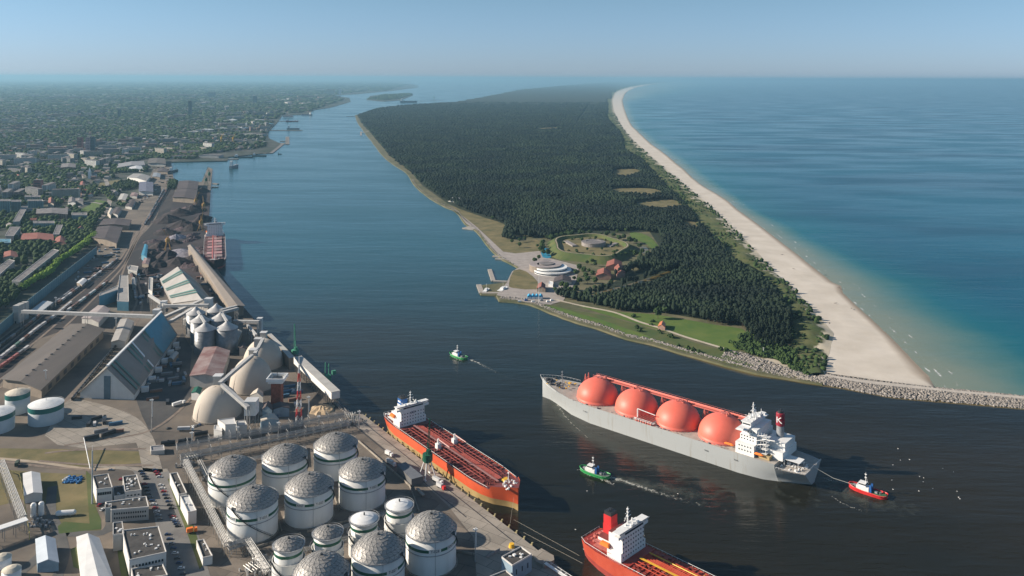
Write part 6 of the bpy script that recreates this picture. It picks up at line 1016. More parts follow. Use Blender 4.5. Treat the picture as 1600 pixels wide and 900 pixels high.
for i, (px, py, w_, d_, h) in enumerate([(262, 400, 50, 70, 12), (247, 415, 40, 60, 11), (238, 400, 40, 70, 10), (278, 412, 70, 60, 13), (300, 408, 50, 50, 12), (262, 345, 70, 90, 15), (280, 335, 80, 90, 16), (300, 330, 60, 110, 17), (314, 345, 40, 110, 16), (285, 352, 70, 70, 13), (300, 358, 50, 60, 14), (312, 320, 40, 90, 14), (316, 300, 30, 90, 14), (260, 365, 60, 50, 11), (232, 425, 30, 50, 9), (250, 385, 40, 50, 11), (270, 380, 40, 40, 9), (308, 422, 40, 30, 8), (325, 432, 30, 30, 8)]): heap('dark coal heap in the black yard between the halls and the striped store', px, py, w_, d_, h, coalm, i, grp='coal heaps in the black yard')
purple = mat('ore', (.06, .042, .048), c2=(.12, .085, .09), scale=.06, rough=.95, detail=7)
for i in range(22): heap('small purplish ore heap in the black yard between the coal heaps', r.uniform(232, 318), r.uniform(318, 416), r.uniform(14, 40), r.uniform(18, 60), r.uniform(3, 7), purple, 60 + i, r.uniform(-.5, .5), grp='ore heaps in the black yard')
heap('silvery scrap heap at the far end of the long quayside store', 283, 396, 90, 80, 9, scrap, 40); heap('tan gravel heap under the end of the long quay gallery', 503, 640, 26, 30, 4, mat('gravel_tan', (.4, .3, .19), var=.2), 41); heap('grey scrap heap beside the silvery one', 275, 372, 40, 60, 9, scrap, 42)
for lab, px, py, h, jb in [('yellow portal crane standing among the coal heaps', 262, 390, 34, (-.3, 1)), ('yellow portal crane at the edge of the quay beside the bulk ship', 314, 360, 34, (.2, 1)), ('faded yellow portal crane farther along the coal quay', 318, 330, 30, (.2, 1)), ('yellow portal crane by the heaps behind the bulk ship', 306, 322, 28, (-.3, 1)), ('dark portal crane at the tip of the coal pier', 327, 282, 40, (0, 1)), ('dark portal crane on the inner side of the coal pier tip', 322, 290, 34, (.1, 1))]: crane(lab, px, py, h, mat('crane_yellow', (.34, .2, .06), var=.3) if 'yellow' in lab else dgreen, (8, 20), jib=jb, rz=.2 * px)
# bulk ship alongside
g4 = tanker('bulk_carrier', 'maroon bulk ship with open hatches moored at the coal quay, bridge farthest away', (tuple(P(335, 420, 3)[:2])), (P(335, 420, 0) - P(336, 352, 0)).normalized()[:2], 300, 40, dict(z=14, seed=14, hull=paint('ship_black', (.03, .02, .025)), boot=boot, split=3, deck=maroonroof, pipe=mat('pinkish', (.4, .22, .22)), fit=maroon, cranes=(), house=40, hz=26, wings=True, fh=18, f1=white, f2=blue, f3=dark, trim=blue))
g4['category'] = 'bulk carrier'
for i in range(7): O('hatch_cover', MB().box(-50 - i * 28, 0, 13.6, 20, 26, 2.6), mat('hatch_pink', (.3, .14, .14), c2=(.45, .28, .28), scale=.05) if i % 2 else maroonroof, g4)
# loose things standing about the yards
CM = {k: MB().box(0, 0, 0, *s).mesh('shipping_container', m) for k, s, m in (('rusty', (12, 2.5, 2.7), wg['brown']), ('grey', (12, 2.5, 2.7), wg['grey']), ('white', (6, 2.5, 2.6), wg['white']), ('dark', (9, 3, 3), dark), ('faded blue', (12, 2.5, 2.7), paint('box_blue', (.05, .12, .2))))}
YA = [('in the long yard beside the curving tracks', [(196, 330), (226, 318), (250, 292), (236, 286), (214, 300)], 46), ('on the strip between the dark sheds and the rail tracks', [(150, 385), (188, 392), (178, 420), (110, 460), (120, 430)], 40), ('among the workshops below the coal heaps', [(216, 432), (250, 432), (262, 470), (236, 480), (218, 500)], 30), ('between the long quayside store and the striped store', [(300, 400), (318, 420), (345, 470), (330, 470), (305, 425)], 22), ('in the dark yard between the huge store and the silos', [(232, 640), (226, 606), (280, 540), (292, 600), (285, 640)], 26), ('around the foot of the domes and the brick tower', [(400, 655), (455, 655), (470, 630), (455, 600), (440, 610)], 22), ('by the basin halls', [(240, 262), (262, 258), (268, 280), (262, 300), (250, 290)], 30), ('on the pale yard below the banded tanks', [(95, 655), (150, 650), (200, 670), (190, 685), (110, 690)], 8)]
for wh, pg, n_ in YA:
    W_ = wp(pg); k = 0; tries = 0; xs = [q[0] for q in W_]; ys_ = [q[1] for q in W_]
    while k < n_ and tries < 900:
        tries += 1; x, y = r.uniform(min(xs), max(xs)), r.uniform(min(ys_), max(ys_))
        if not inside(np.array([x]), np.array([y]), W_)[0]: continue
        kk = r.choice(list(CM)); O('shipping_container', CM[kk], None, loc=(x, y, GZ + .1), rz=r.choice([.4, 1.97]) + r.uniform(-.15, .15), label=f'{kk} box container standing {wh}', group=f'{kk} containers {wh}', category='container'); k += 1
for i, (cs, ze, rf) in enumerate([([(196, 322), (206, 324), (212, 314), (203, 312)], 6, darkroof), ([(184, 312), (196, 313), (200, 304), (189, 303)], 6, plaster), ([(203, 306), (214, 307), (216, 302), (206, 301)], 6, maroonroof), ([(222, 412), (232, 414), (235, 404), (226, 402)], 6, maroonroof), ([(206, 445), (213, 446), (213, 436), (207, 435)], 8, plaster), ([(120, 442), (128, 446), (136, 438), (129, 435)], 5, metalroof), ([(286, 500), (296, 502), (300, 494), (291, 492)], 7, whitew), ([(360, 528), (372, 531), (378, 518), (368, 516)], 7, plaster), ([(374, 545), (384, 545), (384, 536), (376, 536)], 9, darkroof), ([(263, 560), (271, 562), (279, 552), (272, 550)], 6, plaster), ([(174, 333), (184, 336), (190, 326), (181, 324)], 7, darkroof), ([(238, 276), (250, 277), (251, 271), (240, 270)], 7, greysteel), ([(355, 590), (366, 592), (370, 580), (360, 578)], 8, maroonroof), ([(246, 268), (262, 269), (261, 264), (248, 263)], 8, darkroof)]):
    bld('yard_shed', ['low dark shed in the upper yard beside the tracks', 'small grey shed near the port fence', 'small maroon shed behind the double dark shed', 'maroon shed at the edge of the coal ground', 'grey cabin between the tracks near the hopper building', 'small pale shed inside the blue screen', 'white cabin under the slanting galleries', 'grey shed on the water side of the silos', 'dark cabin behind the domes', 'grey cabin in the yard behind the huge store', 'dark shed just above the double dark shed', 'grey shed beside the inner basin', 'maroon roofed cabin between the maroon shed and the domes', 'dark shed behind the inner basin quay'][i], cs, ze, 1.5, tanwall if i % 2 else plaster, rf, cat='shed')
# ---- far harbour
def hullbox(mb, L, B, h): mb.add([(L * x, B * y, z) for x, y, z in ((-.5, -.4, 0), (.38, -.4, 0), (.5, 0, 0), (.38, .4, 0), (-.5, .4, 0), (-.5, -.5, h), (.38, -.5, h), (.55, 0, h), (.38, .5, h), (-.5, .5, h))], [(4, 3, 2, 1, 0), (5, 6, 7, 8, 9)] + [(i, (i + 1) % 5, 5 + (i + 1) % 5, 5 + i) for i in range(5)]); return mb
def farship(label, px, py, L, rz, hm_, hs=9, sup=.25, nm='cargo_ship'):
    t = T(nm, label, 'ship', P(px, py, 0), rz); B = L * .16; O('hull', hullbox(MB(), L, B, hs), hm_, t); O('accommodation', MB().box(-L * .36, 0, hs, L * .14, B * .8, hs * 1.5).box(-L * .36, 0, hs * 2.5, L * .09, B * .9, 3), white, t); O('mast', MB().tube((-L * .3, 0, hs * 2), (-L * .3, 0, hs * 4.2), .6, 5).tube((L * .3, 0, hs), (L * .3, 0, hs * 2.4), .6, 5), greysteel, t)
for a in [('grey work ship moored alone at the near end of the pier beyond the basin', 366, 262, 70, 1.5, greysteel, 10), ('small dark ship moored against the quay of the inner basin', 272, 268, 60, 1.5, mat('slate_hull', (.05, .1, .13)), 6), ('white superyacht like ship at the bend of the far quay', 479, 180, 110, 2.8, paint('navy', (.03, .05, .1)), 9), ('dark blue ship anchored behind the forest point', 638, 160, 230, .2, paint('navy', (.03, .05, .1)), 20), ('brown barge at the red roofed far wharf', 456, 190, 90, .1, maroon, 6), ('grey ship at the end of the long far pier', 458, 202, 80, 0, greysteel, 8), ('tiny black launch alone in mid channel near the far quay', 437, 241, 16, 0, dark, 2.5), ('black barge moored below the far quay', 380, 246, 80, 0, dark, 4), ('second black barge moored below the far quay', 405, 244, 60, 0, dark, 4)]: farship(*a)
pier_m = mat('pier_concrete', (.14, .13, .12), c2=(.22, .2, .18), scale=.1)
def pier(label, pts, w_, z=2.2, m=None):
    p = [P(a, b, 0) for a, b in pts]; o = p[0].copy(); mb = MB(); [mb.beam(a - o - Vector((0, 0, 2)), b - o - Vector((0, 0, 2)), w_, z + 2 + i * .01) for i, (a, b) in enumerate(zip(p, p[1:]))]; O('pier', mb, m or pier_m, loc=o, label=label, category='pier')
for a in [('straight concrete pier closing the inner basin', [(355, 249), (372, 249)], 30), ('long far pier reaching out beyond the coal quay', [(412, 204), (472, 204)], 40), ('short far jetty below the shipyard', [(432, 190), (468, 189)], 30), ('stub jetty by the far shipyard', [(438, 221), (450, 221)], 25), ('thin jetty head beside the shipyard stub', [(449, 226), (449, 214)], 20), ('pale diagonal wharf in front of the far shipyard', [(362, 239), (418, 240), (439, 224)], 45), ('low breakwater off the forest point', [(541, 182), (556, 182)], 12), ('sand bar pier in the lagoon beyond the point', [(655, 158), (692, 157)], 30), ('dolphin jetty off the coal pier', [(333, 287), (341, 288)], 8), ('second dolphin jetty off the coal pier', [(331, 293), (341, 293)], 8)]: pier(*a)
for lab, px, py, h in [('dark harbour crane on the far container quay, first', 500, 168, 62), ('dark harbour crane on the far container quay, second', 507, 168, 66), ('dark harbour crane on the far container quay, third', 514, 167, 60), ('yellow shipyard crane near the diagonal wharf', 346, 224, 52), ('yellow shipyard crane behind the diagonal wharf', 364, 224, 46), ('white sloping crane at the far silver halls', 385, 200, 50), ('lattice crane on the island beyond the far quay', 593, 152, 70), ('tall mast crane on the lagoon sand bar', 678, 157, 80)]: crane(lab, px, py, h, yellow if 'yellow' in lab else (white if 'white' in lab else dgreen), (18, 22), jib=(.6, .3))
for a in [('island_terrain', [(573, 156), (600, 158.5), (625, 156.5), (645, 149), (640, 145.5), (600, 147), (578, 150)]), ('island_terrain', [(655, 134), (640, 138), (612, 142), (590, 143), (560, 143), (560, 138), (640, 130)])]: sheet(a[0], a[1], 3, cityg, skirt=(2, -1))
# ================= the city =================
redroof = mat('red_roof', (.2, .07, .05), c2=(.28, .11, .085), scale=.1); greyroof = mat('tar_roof', (.12, .11, .11), c2=(.22, .2, .195), scale=.1); pinkwall = mat('pink_wall', (.3, .19, .15), var=.15, scale=.2); tealwall = mat('teal_wall', (.16, .26, .28), var=.15, scale=.1); creamw = cream; greyw = mat('panel_wall', (.2, .2, .2), c2=(.28, .275, .27), scale=.15)
def blk(label, cs, ze, wl_, rf, rise=0, nm='apartment_block', wn_=None):
    t = bld(nm, label, cs, ze, rise, wl_, rf, cat='apartment block' if 'apart' in nm else 'house', parapet=.6 if not rise else 0)
    if not rise: roofstuff(t, 5, ze - .5, int(cs[0][0]) + 3, greyw)
    if wn_: wins(t, 0, wn_, [2 + 3 * k for k in range(int(ze / 3))], 1.8, 1.4)
for a in [('long grey flat roofed apartment block running parallel to the bright row of trees', [(18.7, 438.7), (31, 439.5), (92, 391), (83, 389)], 14, greyw, greyroof), ('grey apartment block behind the long one, cut by the edge of the view', [(-16, 426), (0, 428), (23, 407), (14, 405)], 14, greyw, greyroof),
 ('grey roofed apartment block with a dark end wall, above the teal house', [(8, 368), (21, 368.5), (32, 354), (16, 354)], 16, greyw, greyroof, 0, 'apartment_block', 6), ('slim apartment block with a pale dotted roof beyond the dark end walled one', [(20, 346), (30, 346), (44, 321), (35, 321)], 15, greyw, greyroof),
 ('long pink walled block with a dull red roof above the trees', [(33, 375), (83, 376), (83, 366.5), (35, 365.5)], 10, pinkwall, redroof, 3, 'apartment_block', 18), ('red roofed house with pink walls beside the long pink block', [(84, 380), (103, 381), (102, 372), (88, 371)], 9, pinkwall, redroof, 4, 'house'), ('long mauve roofed block behind the courtyard', [(57, 334), (105, 335), (105, 326), (58, 327)], 12, pinkwall, greyroof, 2.5, 'apartment_block', 14),
 ('teal walled block beside the bare grass by the road', [(112, 336), (136, 336), (136, 332), (112, 332)], 14, tealwall, greyroof, 0, 'apartment_block', 9), ('teal walled block across the courtyard from the pink one', [(52, 348.5), (85, 348.5), (85, 345), (52, 345)], 14, tealwall, greyroof, 0, 'apartment_block', 10), ('tall blue grey slab block at the edge of the view', [(-8, 314), (16, 314), (16, 311), (-8, 311)], 34, tealwall, greyroof, 0, 'apartment_block', 8), ('lower slab attached beside the tall blue grey one', [(17, 315), (33, 315), (33, 312), (17, 312)], 26, tealwall, greyroof, 0, 'apartment_block', 6),
 ('flat white edged block, nearer of two in line', [(43, 314), (68, 314), (66, 311.5), (43, 311.5)], 18, tealwall, greyroof, 0, 'apartment_block', 8), ('flat white edged block, farther of two in line', [(38.7, 307.5), (63, 307.5), (63, 305), (39, 305)], 16, greyw, greyroof, 0, 'apartment_block', 8), ('short grey block closing the courtyard of the pink block', [(83, 366), (92, 366), (98, 351), (89, 351)], 13, greyw, greyroof), ('bright teal house at the edge of the view below the dark end wall', [(-6, 379), (17, 379), (17, 373), (-6, 373)], 12, tealwall, bluish, 0, 'house'), ('red hipped villa among the trees above the long grey block', [(5, 402), (28, 403), (27, 395), (7, 394)], 8, cream, redroof, 3.5, 'house'),
 ('white house with a bright gable at the end of the avenue', [(75, 318), (84, 319), (84, 311), (76, 310)], 9, cream, redroof, 4, 'house'), ('white fronted house beside the open grass', [(106, 316), (118, 317), (117, 309), (108, 309)], 8, whitew, greyroof, 3, 'house'), ('pale long house near the open grass', [(118, 314), (130, 315), (130, 311), (118, 310)], 8, greyw, greyroof, 2, 'house'), ('cream hut by the port fence', [(168, 333), (173, 337), (177, 328), (172, 325)], 7, cream, cream, 2, 'house'),
 ('long dark pink block near the church', [(95, 262), (118, 262), (118, 256), (97, 256)], 14, pinkwall, greyroof, 3, 'apartment_block'), ('white low villa below the church', [(124, 290), (133, 291), (133, 285), (126, 284)], 8, whitew, redroof, 3, 'house'), ('pair of pinkish houses between trees below the church', [(117, 302), (128, 303), (127, 296), (119, 295)], 8, pinkwall, redroof, 4, 'house')]: blk(*a)
for lab, px, y0, y1, w_, m in [('dark reddish high rise tower, first of the tight trio', 124, 240, 215, 8, mat('tower_red', (.2, .09, .09), var=.2, scale=.1)), ('pale pink striped high rise tower in the middle of the trio', 137, 241, 215, 7, mat('tower_pink', (.5, .33, .33), var=.3, scale=.1)), ('dark blue high rise tower, last of the trio', 144, 241, 214, 6, mat('tower_blue', (.05, .09, .12), var=.2, scale=.1)), ('slender dark glass skyscraper standing alone beyond the shipyard', 296.5, 180, 158, 5, MATS['tower_blue']), ('dark tower block in the distance above the wide hall', 186, 183, 171, 4, MATS['tower_blue']), ('dark tower block far off in the city haze', 123, 182, 172, 4, MATS['tower_blue']), ('lone tower block beyond the shipyard', 398, 161, 150, 5, MATS['tower_blue']), ('reddish slab tower among gardens near the courtyard blocks', 58, 300, 282, 12, MATS['tower_red']), ('broad distant block on the skyline', 330, 152, 144, 10, MATS['tower_blue']), ('dark slab far behind the trio of towers', 33, 198, 191, 4, MATS['tower_blue']), ('white cooling block by the far harbour mouth', 531, 147, 139, 4, white), ('pale terraces of far blocks above the harbour mouth', 515, 147, 140, 14, mat('sandstone', (.4, .38, .3)))]:
    p = P(px, y0, GZ); k = p.y / 1300; h = (y1 - y0) * -k; t = T('tower_block', lab, 'tower block', p, 0); O('wall', MB().box(0, w_ * k * .3, 0, w_ * k, w_ * k * .6, h), m, t); O('roof', MB().box(0, w_ * k * .3, h, w_ * k * 1.03, w_ * k * .63, 2), greyroof, t)
    if y0 > 170:
        for zz in range(int(h / 7)): O('window_band', MB().box(0, -.12, 3 + zz * 7, w_ * k * .8, .3, 2), glass, t)
p = P(140, 279, GZ); t = T('church', 'white church with a slender pointed steeple among the trees', 'church', p); O('nave', MB().house(14, 30, 11, 6, 0, 20), white, t); O('steeple', MB().box(0, 0, 0, 7, 7, 22).add([(-3.5, -3.5, 22), (3.5, -3.5, 22), (3.5, 3.5, 22), (-3.5, 3.5, 22), (0, 0, 38)], [(0, 1, 4), (1, 2, 4), (2, 3, 4), (3, 0, 4)]), white, t); O('roof', MB().gable(14, 30, 11, 6, .5, 0, 20), greyroof, t)
# random quarter: small houses and blocks as single things, then the distant mass
CITY = [(-60, 520), (0, 492), (45, 452), (146, 372), (150, 350), (160, 338), (172, 322), (190, 300), (178, 280), (180, 265), (232, 245), (262, 246), (355, 238), (415, 232), (412, 212), (428, 190), (436, 180), (484, 175), (512, 164), (540, 156), (520, 148), (560, 144), (600, 142), (640, 132), (600, 129), (300, 128), (0, 128), (-350, 130), (-400, 400)]
W_CI = wp(CITY); OPEN = [wp([(132, 345), (150, 330), (176, 318), (160, 306), (120, 322), (118, 328)]), wp([(150, 300), (190, 292), (200, 280), (180, 280), (155, 285)])]
def clear_of(X, Y, pad=9):
    k = np.ones(len(X), bool)
    for q in BQ:
        cx, cy = sum(a for a, b in q) / 4, sum(b for a, b in q) / 4; e = [(cx + (a - cx) * 1.0 + math.copysign(pad, a - cx), cy + (b - cy) + math.copysign(pad, b - cy)) for a, b in q]; k &= ~inside(X, Y, e)
    return k
X, Y = scatter(W_CI, 1100, 3900, 75, OPEN); k = clear_of(X, Y, 24); X, Y = X[k], Y[k]; o_ = np.argsort(Y); X, Y = X[o_], Y[o_]; r = random.Random(77); nh = nb = 0; HM = {}
def house_proto(kind, j):
    if (kind, j) in HM: return HM[(kind, j)]
    rr = random.Random(j * 7 + len(kind))
    if kind == 'house': w_, d_, h, rs = rr.uniform(9, 13), rr.uniform(12, 19), rr.uniform(5, 7.5), rr.uniform(3, 4.5); v = [('wall', MB().house(w_, d_, h, rs).mesh('wall', rr.choice([cream, whitew, pinkwall, greyw]))), ('roof', MB().gable(w_, d_, h, rs, .6).mesh('roof', rr.choice([redroof, redroof, greyroof, darkroof])))]
    else:
        w_, d_, h = rr.uniform(12, 15), rr.uniform(40, 85), rr.choice([15, 15, 27]); mb = MB(); [mb.box(s * w_ / 2, 0, z, .3, d_ * .94, 1.3) for z in np.arange(1.8, h - 1, 3) for s in (-1, 1)]; [mb.box(0, s * d_ / 2, z, w_ * .6, .3, 1.3) for z in np.arange(1.8, h - 1, 3) for s in (-1, 1)]
        v = [('wall', MB().box(0, 0, 0, w_, d_, h).mesh('wall', rr.choice([greyw, cream, whitew]))), ('window_band', mb.mesh('window_band', glass)), ('roof', MB().box(0, 0, h, w_ + .5, d_ + .5, .5).mesh('roof', greyroof))]
    HM[(kind, j)] = v; return v
for x, y in zip(X, Y):
    kind = 'block' if noise.noise((x / 500, y / 500, 0)) > -.02 and r.random() < .75 else 'house'
    if y < 1750 and x > -1150: continue
    if y < 2100: kind = 'house'
    if (kind == 'house' and nh >= 290) or (kind == 'block' and nb >= 230): continue
    j = r.randint(0, 5); t = T('house' if kind == 'house' else 'apartment_block', 'small pitched roof house among trees in the city' if kind == 'house' else 'flat roofed panel apartment block among trees in the city', 'house' if kind == 'house' else 'apartment block', (x, y, GZ - .3), r.choice([.3, 1.87, .3, .9]) + r.uniform(-.1, .1), 'small houses across the city' if kind == 'house' else 'panel blocks across the city')
    for nm, me in house_proto(kind, j): o = bpy.data.objects.new(nm, me); col.objects.link(o); o.parent = t
    BQ.append([(x - 9, y - 9), (x + 9, y - 9), (x + 9, y + 9), (x - 9, y + 9)]) if kind == 'house' else BQ.append([(x - 15, y - 25), (x + 15, y - 25), (x + 15, y + 25), (x - 15, y + 25)]); nh += kind == 'house'; nb += kind != 'house'
mb = MB(); mb2 = MB(); mb3 = MB()
for y0, y1, s in ((2200, 3900, 40), (3900, 5600, 54), (5600, 8500, 86), (8500, 16000, 230)):
    X, Y = scatter(W_CI, y0, y1, s, OPEN)
    if y0 < 3900: k = clear_of(X, Y, 8); X, Y = X[k], Y[k]
    for x, y in zip(X, Y):
        n_ = noise.noise((x / 700, y / 700, 5))
        if r.random() < .12 - n_: continue
        b_ = n_ > .1 and r.random() < .5; k_ = max(1, s / 70); w_, d_, h = (r.uniform(12, 16) * k_, r.uniform(30, 80) * k_, r.choice([14, 14, 26])) if b_ else (r.uniform(9, 14) * k_, r.uniform(11, 22) * k_, r.uniform(6, 10)); rz = r.choice([.3, 1.87]) + r.uniform(-.15, .15)
        q = r.choice([mb, mb2, mb3]); q.box(x, y, GZ - .3, w_, d_, h, rz)
        if not b_: q.gable(w_, d_, GZ - .3 + h, 3, 0, x, y, rz)
def stuff(nm, mb, m, lab): O(nm, mb, m, kind='stuff', label=lab)
stuff('distant_houses', mb, mat('far_pale', (.22, .21, .2), c2=(.33, .31, .29), scale=.01), 'countless pale houses fading into the city haze'); stuff('distant_houses', mb2, mat('far_red', (.15, .1, .085), c2=(.24, .16, .13), scale=.01), 'countless reddish houses fading into the city haze'); stuff('distant_houses', mb3, mat('far_grey', (.09, .095, .1), c2=(.19, .185, .185), scale=.01), 'countless grey roofs fading into the city haze')
# trees of the city
Vs, Fs, Ts, off = [], [], [], 0; city_near = []
def add_trees(poly, y0, y1, s, dens, lo, hi, ind=0, tone=.35, clear=OPEN, pad=3):
    global off
    X, Y = scatter(poly, y0, y1, s, clear); g_ = nfield(X, Y, .004, 3); k = (g_ + nr.uniform(-.3, .3, len(X)) < dens)
    if y0 < 4200: k &= clear_of(X, Y, pad)
    X, Y = X[k], Y[k]; h = nr.uniform(lo, hi, len(X)); tn = nr.uniform(-.25, .25, len(X)) + tone + nfield(X, Y, .003, 8) * .5
    if ind:
        o = np.argsort(Y)[:ind]; [city_near.append((X[i], Y[i], h[i])) for i in o]; k = np.ones(len(X), bool); k[o] = False; X, Y, h, tn = X[k], Y[k], h[k], tn[k]
    rr = s * nr.uniform(.4, .62, len(X)); V, Fc, T_ = blobs(np.stack([X, Y, GZ + h * .55], 1), np.stack([rr, rr, h * .5], 1), I2 if y0 < 1500 else I1, .32, tn); Vs.append(V); Fs.append(Fc + off); Ts.append(T_); off += len(V)
add_trees(W_CI, 900, 1700, 10, .22, 8, 14, 150); add_trees(W_CI, 1700, 2600, 12, .15, 8, 14); add_trees(W_CI, 2600, 3900, 16, .12, 8, 14); add_trees(W_CI, 3900, 6200, 26, .12, 8, 14); add_trees(W_CI, 6200, 10500, 48, .15, 8, 15); add_trees(W_CI, 10500, 20000, 100, .1, 8, 15); add_trees(W_CI, 20000, 52000, 260, -.05, 9, 18)
PT = wp([(185, 300), (212, 296), (216, 290), (200, 286), (176, 292), (172, 300)]); add_trees(PT, 1500, 4000, 9, 9, 8, 13, clear=()); add_trees(wp([(178, 272), (228, 270), (232, 265), (180, 264)]), 1500, 5000, 10, 9, 8, 12, clear=()); add_trees(wp([(262, 298), (274, 298), (276, 286), (266, 284)]), 1500, 5000, 10, 9, 9, 14, clear=()); add_trees(wp([(222, 250), (300, 250), (350, 236), (260, 222), (200, 240)]), 3000, 6000, 16, .4, 9, 14, clear=())
add_trees(wp([(573, 155), (600, 157), (625, 155), (645, 148), (640, 146), (600, 148)]), 8000, 20000, 50, .2, 10, 15, clear=())
add_trees(wp([(165, 318), (196, 330), (205, 318), (190, 305)]), 1500, 4000, 14, -.05, 7, 11, clear=())
O('city_trees', np_mesh('city_trees', np.concatenate(Vs), np.concatenate(Fs), broad_leaf, np.concatenate(Ts)), None, kind='stuff', label='countless street and garden trees spreading across the city')
for x, y, h in city_near: tree('broad', x, y, GZ - .3, h / 10, 'round leafy tree in the dark green quarter beside the rail yard', 'tree', 'trees around the apartment blocks')
lime = leaf_mat('lime_leaves', (.09, .16, .02), (.2, .3, .05)); LC = []
for me in CR['broad']: m2 = me.copy(); m2.materials.clear(); m2.materials.append(lime); LC.append(m2)
L_ = sub([(38, 455), (60, 440), (75, 432), (90, 415), (108, 402), (125, 390), (140, 380), (148, 372)], 9)
for i, (px, py) in enumerate(L_):
    q = P(px + r.uniform(-3, 3), py + r.uniform(-2, 2), GZ); t = T('broadleaf_tree', 'bright lime green tree in the sunlit row along the blue dust screen', 'tree', q, r.uniform(0, 6), 'lime green trees along the dust screen'); t.scale = (1.3, 1.3, 1.25)
    for nm, me in (('crown', r.choice(LC)), ('trunk', TR['broad'])): o = bpy.data.objects.new(nm, me); col.objects.link(o); o.parent = t
sheet('town_green', [(120, 330), (150, 330), (170, 322), (176, 316), (150, 312), (140, 320)], GZ + .1, bright); sheet('town_green', [(60, 384), (95, 384), (108, 378), (132, 372), (128, 358), (112, 356), (100, 366)], GZ + .1, grass); sheet('sports_field', [(150, 298), (186, 292), (198, 282), (182, 281), (156, 286)], GZ + .1, drygrass)
for ln, w_ in [([(120, 378), (132, 364), (142, 350), (158, 340), (168, 325), (172, 305), (165, 280)], 12), ([(165, 320), (140, 316), (118, 325)], 9), ([(165, 280), (160, 255), (165, 235), (230, 228), (330, 222)], 16), ([(-20, 180), (60, 180)], 30), ([(130, 176), (170, 175)], 30), ([(200, 232), (290, 232)], 20)]: road('road', ln, w_, GZ + .14, mat('pale_road', (.2, .18, .16), c2=(.3, .27, .24), scale=.05))
for i, (px, py, w_, d_, h, m) in enumerate([(320, 205, 90, 60, 14, metalroof), (345, 203, 70, 50, 14, metalroof), (302, 208, 60, 60, 12, plaster), (360, 190, 80, 60, 18, white), (375, 203, 90, 50, 18, white), (250, 178, 90, 40, 12, metalroof), (440, 146, 160, 60, 20, white), (480, 145, 140, 50, 18, plaster), (420, 160, 120, 60, 16, pale), (330, 246, 90, 40, 14, greyroof), (300, 240, 110, 60, 12, darkroof), (285, 247, 90, 40, 12, darkroof), (395, 212, 150, 50, 18, darkroof), (370, 222, 90, 40, 12, darkroof), (415, 196, 100, 40, 18, bluish), (405, 190, 80, 40, 16, metalroof), (450, 183, 80, 40, 12, redroof), (340, 212, 80, 40, 10, plaster), (255, 215, 60, 30, 12, metalroof), (225, 205, 60, 40, 10, whitew), (80, 190, 70, 40, 10, metalroof), (290, 170, 90, 40, 12, metalroof), (160, 148, 220, 60, 12, metalroof), (195, 148, 120, 50, 12, white), (310, 142, 200, 70, 12, metalroof)]):
    p = P(px, py, GZ); t = T('factory_hall', 'low industrial hall with a ' + ['pale', 'silvery', 'weathered', 'white'][i % 4] + ' roof in the distant port district', 'factory hall', p, r.uniform(-.3, .3), 'distant industrial halls'); t['label'] = 'low industrial hall in the distant port and city haze'; O('wall', MB().house(w_, d_, h * .7, h * .3), plaster, t); O('roof', MB().gable(w_, d_, h * .7, h * .3, 1), m, t)
# ================= old fort and museum on the spit =================
SZ = 1.9
c = P(856, 424, SZ); t = T('museum', 'round white museum with curved terraces and a ring shaped dark roof on the spit', 'museum', c)
def disc(mb, x, y, z, r0, h, n=48, ri=0): return mb.lathe(x, y, [(r0, z), (r0, z + h), (ri or .1, z + h)] + ([(ri, z)] if ri else []), n)
O('terrace', disc(MB(), 8, -4, 0, 33, 5), white, t); O('terrace', disc(MB(), 5, 0, 5, 29, 4), white, t); O('wall', disc(MB(), -4, 8, 0, 28, 10.5), tanwall, t); O('roof', disc(MB(), -4, 8, 10.5, 28.5, .9, 48, 15), mat('mauve_roof', (.3, .26, .25)), t); O('roof', disc(MB(), -2, 8, 10.6, 13, 2.2), greyroof, t); O('window_band', MB().lathe(5, 0, [(29.1, 5), (29.1, 6.6)], 48).lathe(8, -4, [(33.1, 1), (33.1, 2.8)], 48), glass, t); O('pool', disc(MB(), 34, 6, 0, 10, .8), mat('pool_blue', (.02, .2, .32)), t); O('ramp', MB().lathe(26, 2, [(24, 0), (24, 2.4), (20, 2.4), (20, 0)], 40), concrete, t)
c = P(922, 389, SZ); EX = .66
def ringm(prof, n=64, ex=EX, sq=.06): mb = MB(); vs = [(r0 * math.cos(2 * PI * i / n) * ex * (1 + sq * math.cos(10 * PI * i / n)), r0 * math.sin(2 * PI * i / n) * (1 + sq * math.cos(10 * PI * i / n)), z) for r0, z in prof for i in range(n)]; return mb.add(vs, [(j * n + i, j * n + (i + 1) % n, (j + 1) * n + (i + 1) % n, (j + 1) * n + i) for j in range(len(prof) - 1) for i in range(n)])
t = T('fort', 'old round fort of stone inside grassy angular ramparts on the spit', 'fort', c); O('rampart', ringm([(132, -.2), (110, 10), (102, 10), (94, 5)]), MATS['grass'], t); O('rampart_path', ringm([(107, 10.15), (104, 10.15)]), MATS['tan_path'], t); O('courtyard', ringm([(96, 5.2), (.1, 5.2)]), drygrass, t); O('keep', MB().lathe(8, 12, [(24, 5), (24, 12), (14, 12.6), (14, 9), (.1, 9)], 32), mat('old_stone', (.2, .18, .17), c2=(.3, .27, .25), scale=.2), t); O('keep_roof', MB().lathe(8, 12, [(24.6, 12), (23, 13), (15, 13.4), (14.5, 12.7)], 32), greyroof, t); O('casemate', MB().box(-38, 20, 5, 10, 50, 3, .3).box(46, 12, 5, 8, 40, 2, -.5), MATS['old_stone'], t)
rr = random.Random(3)
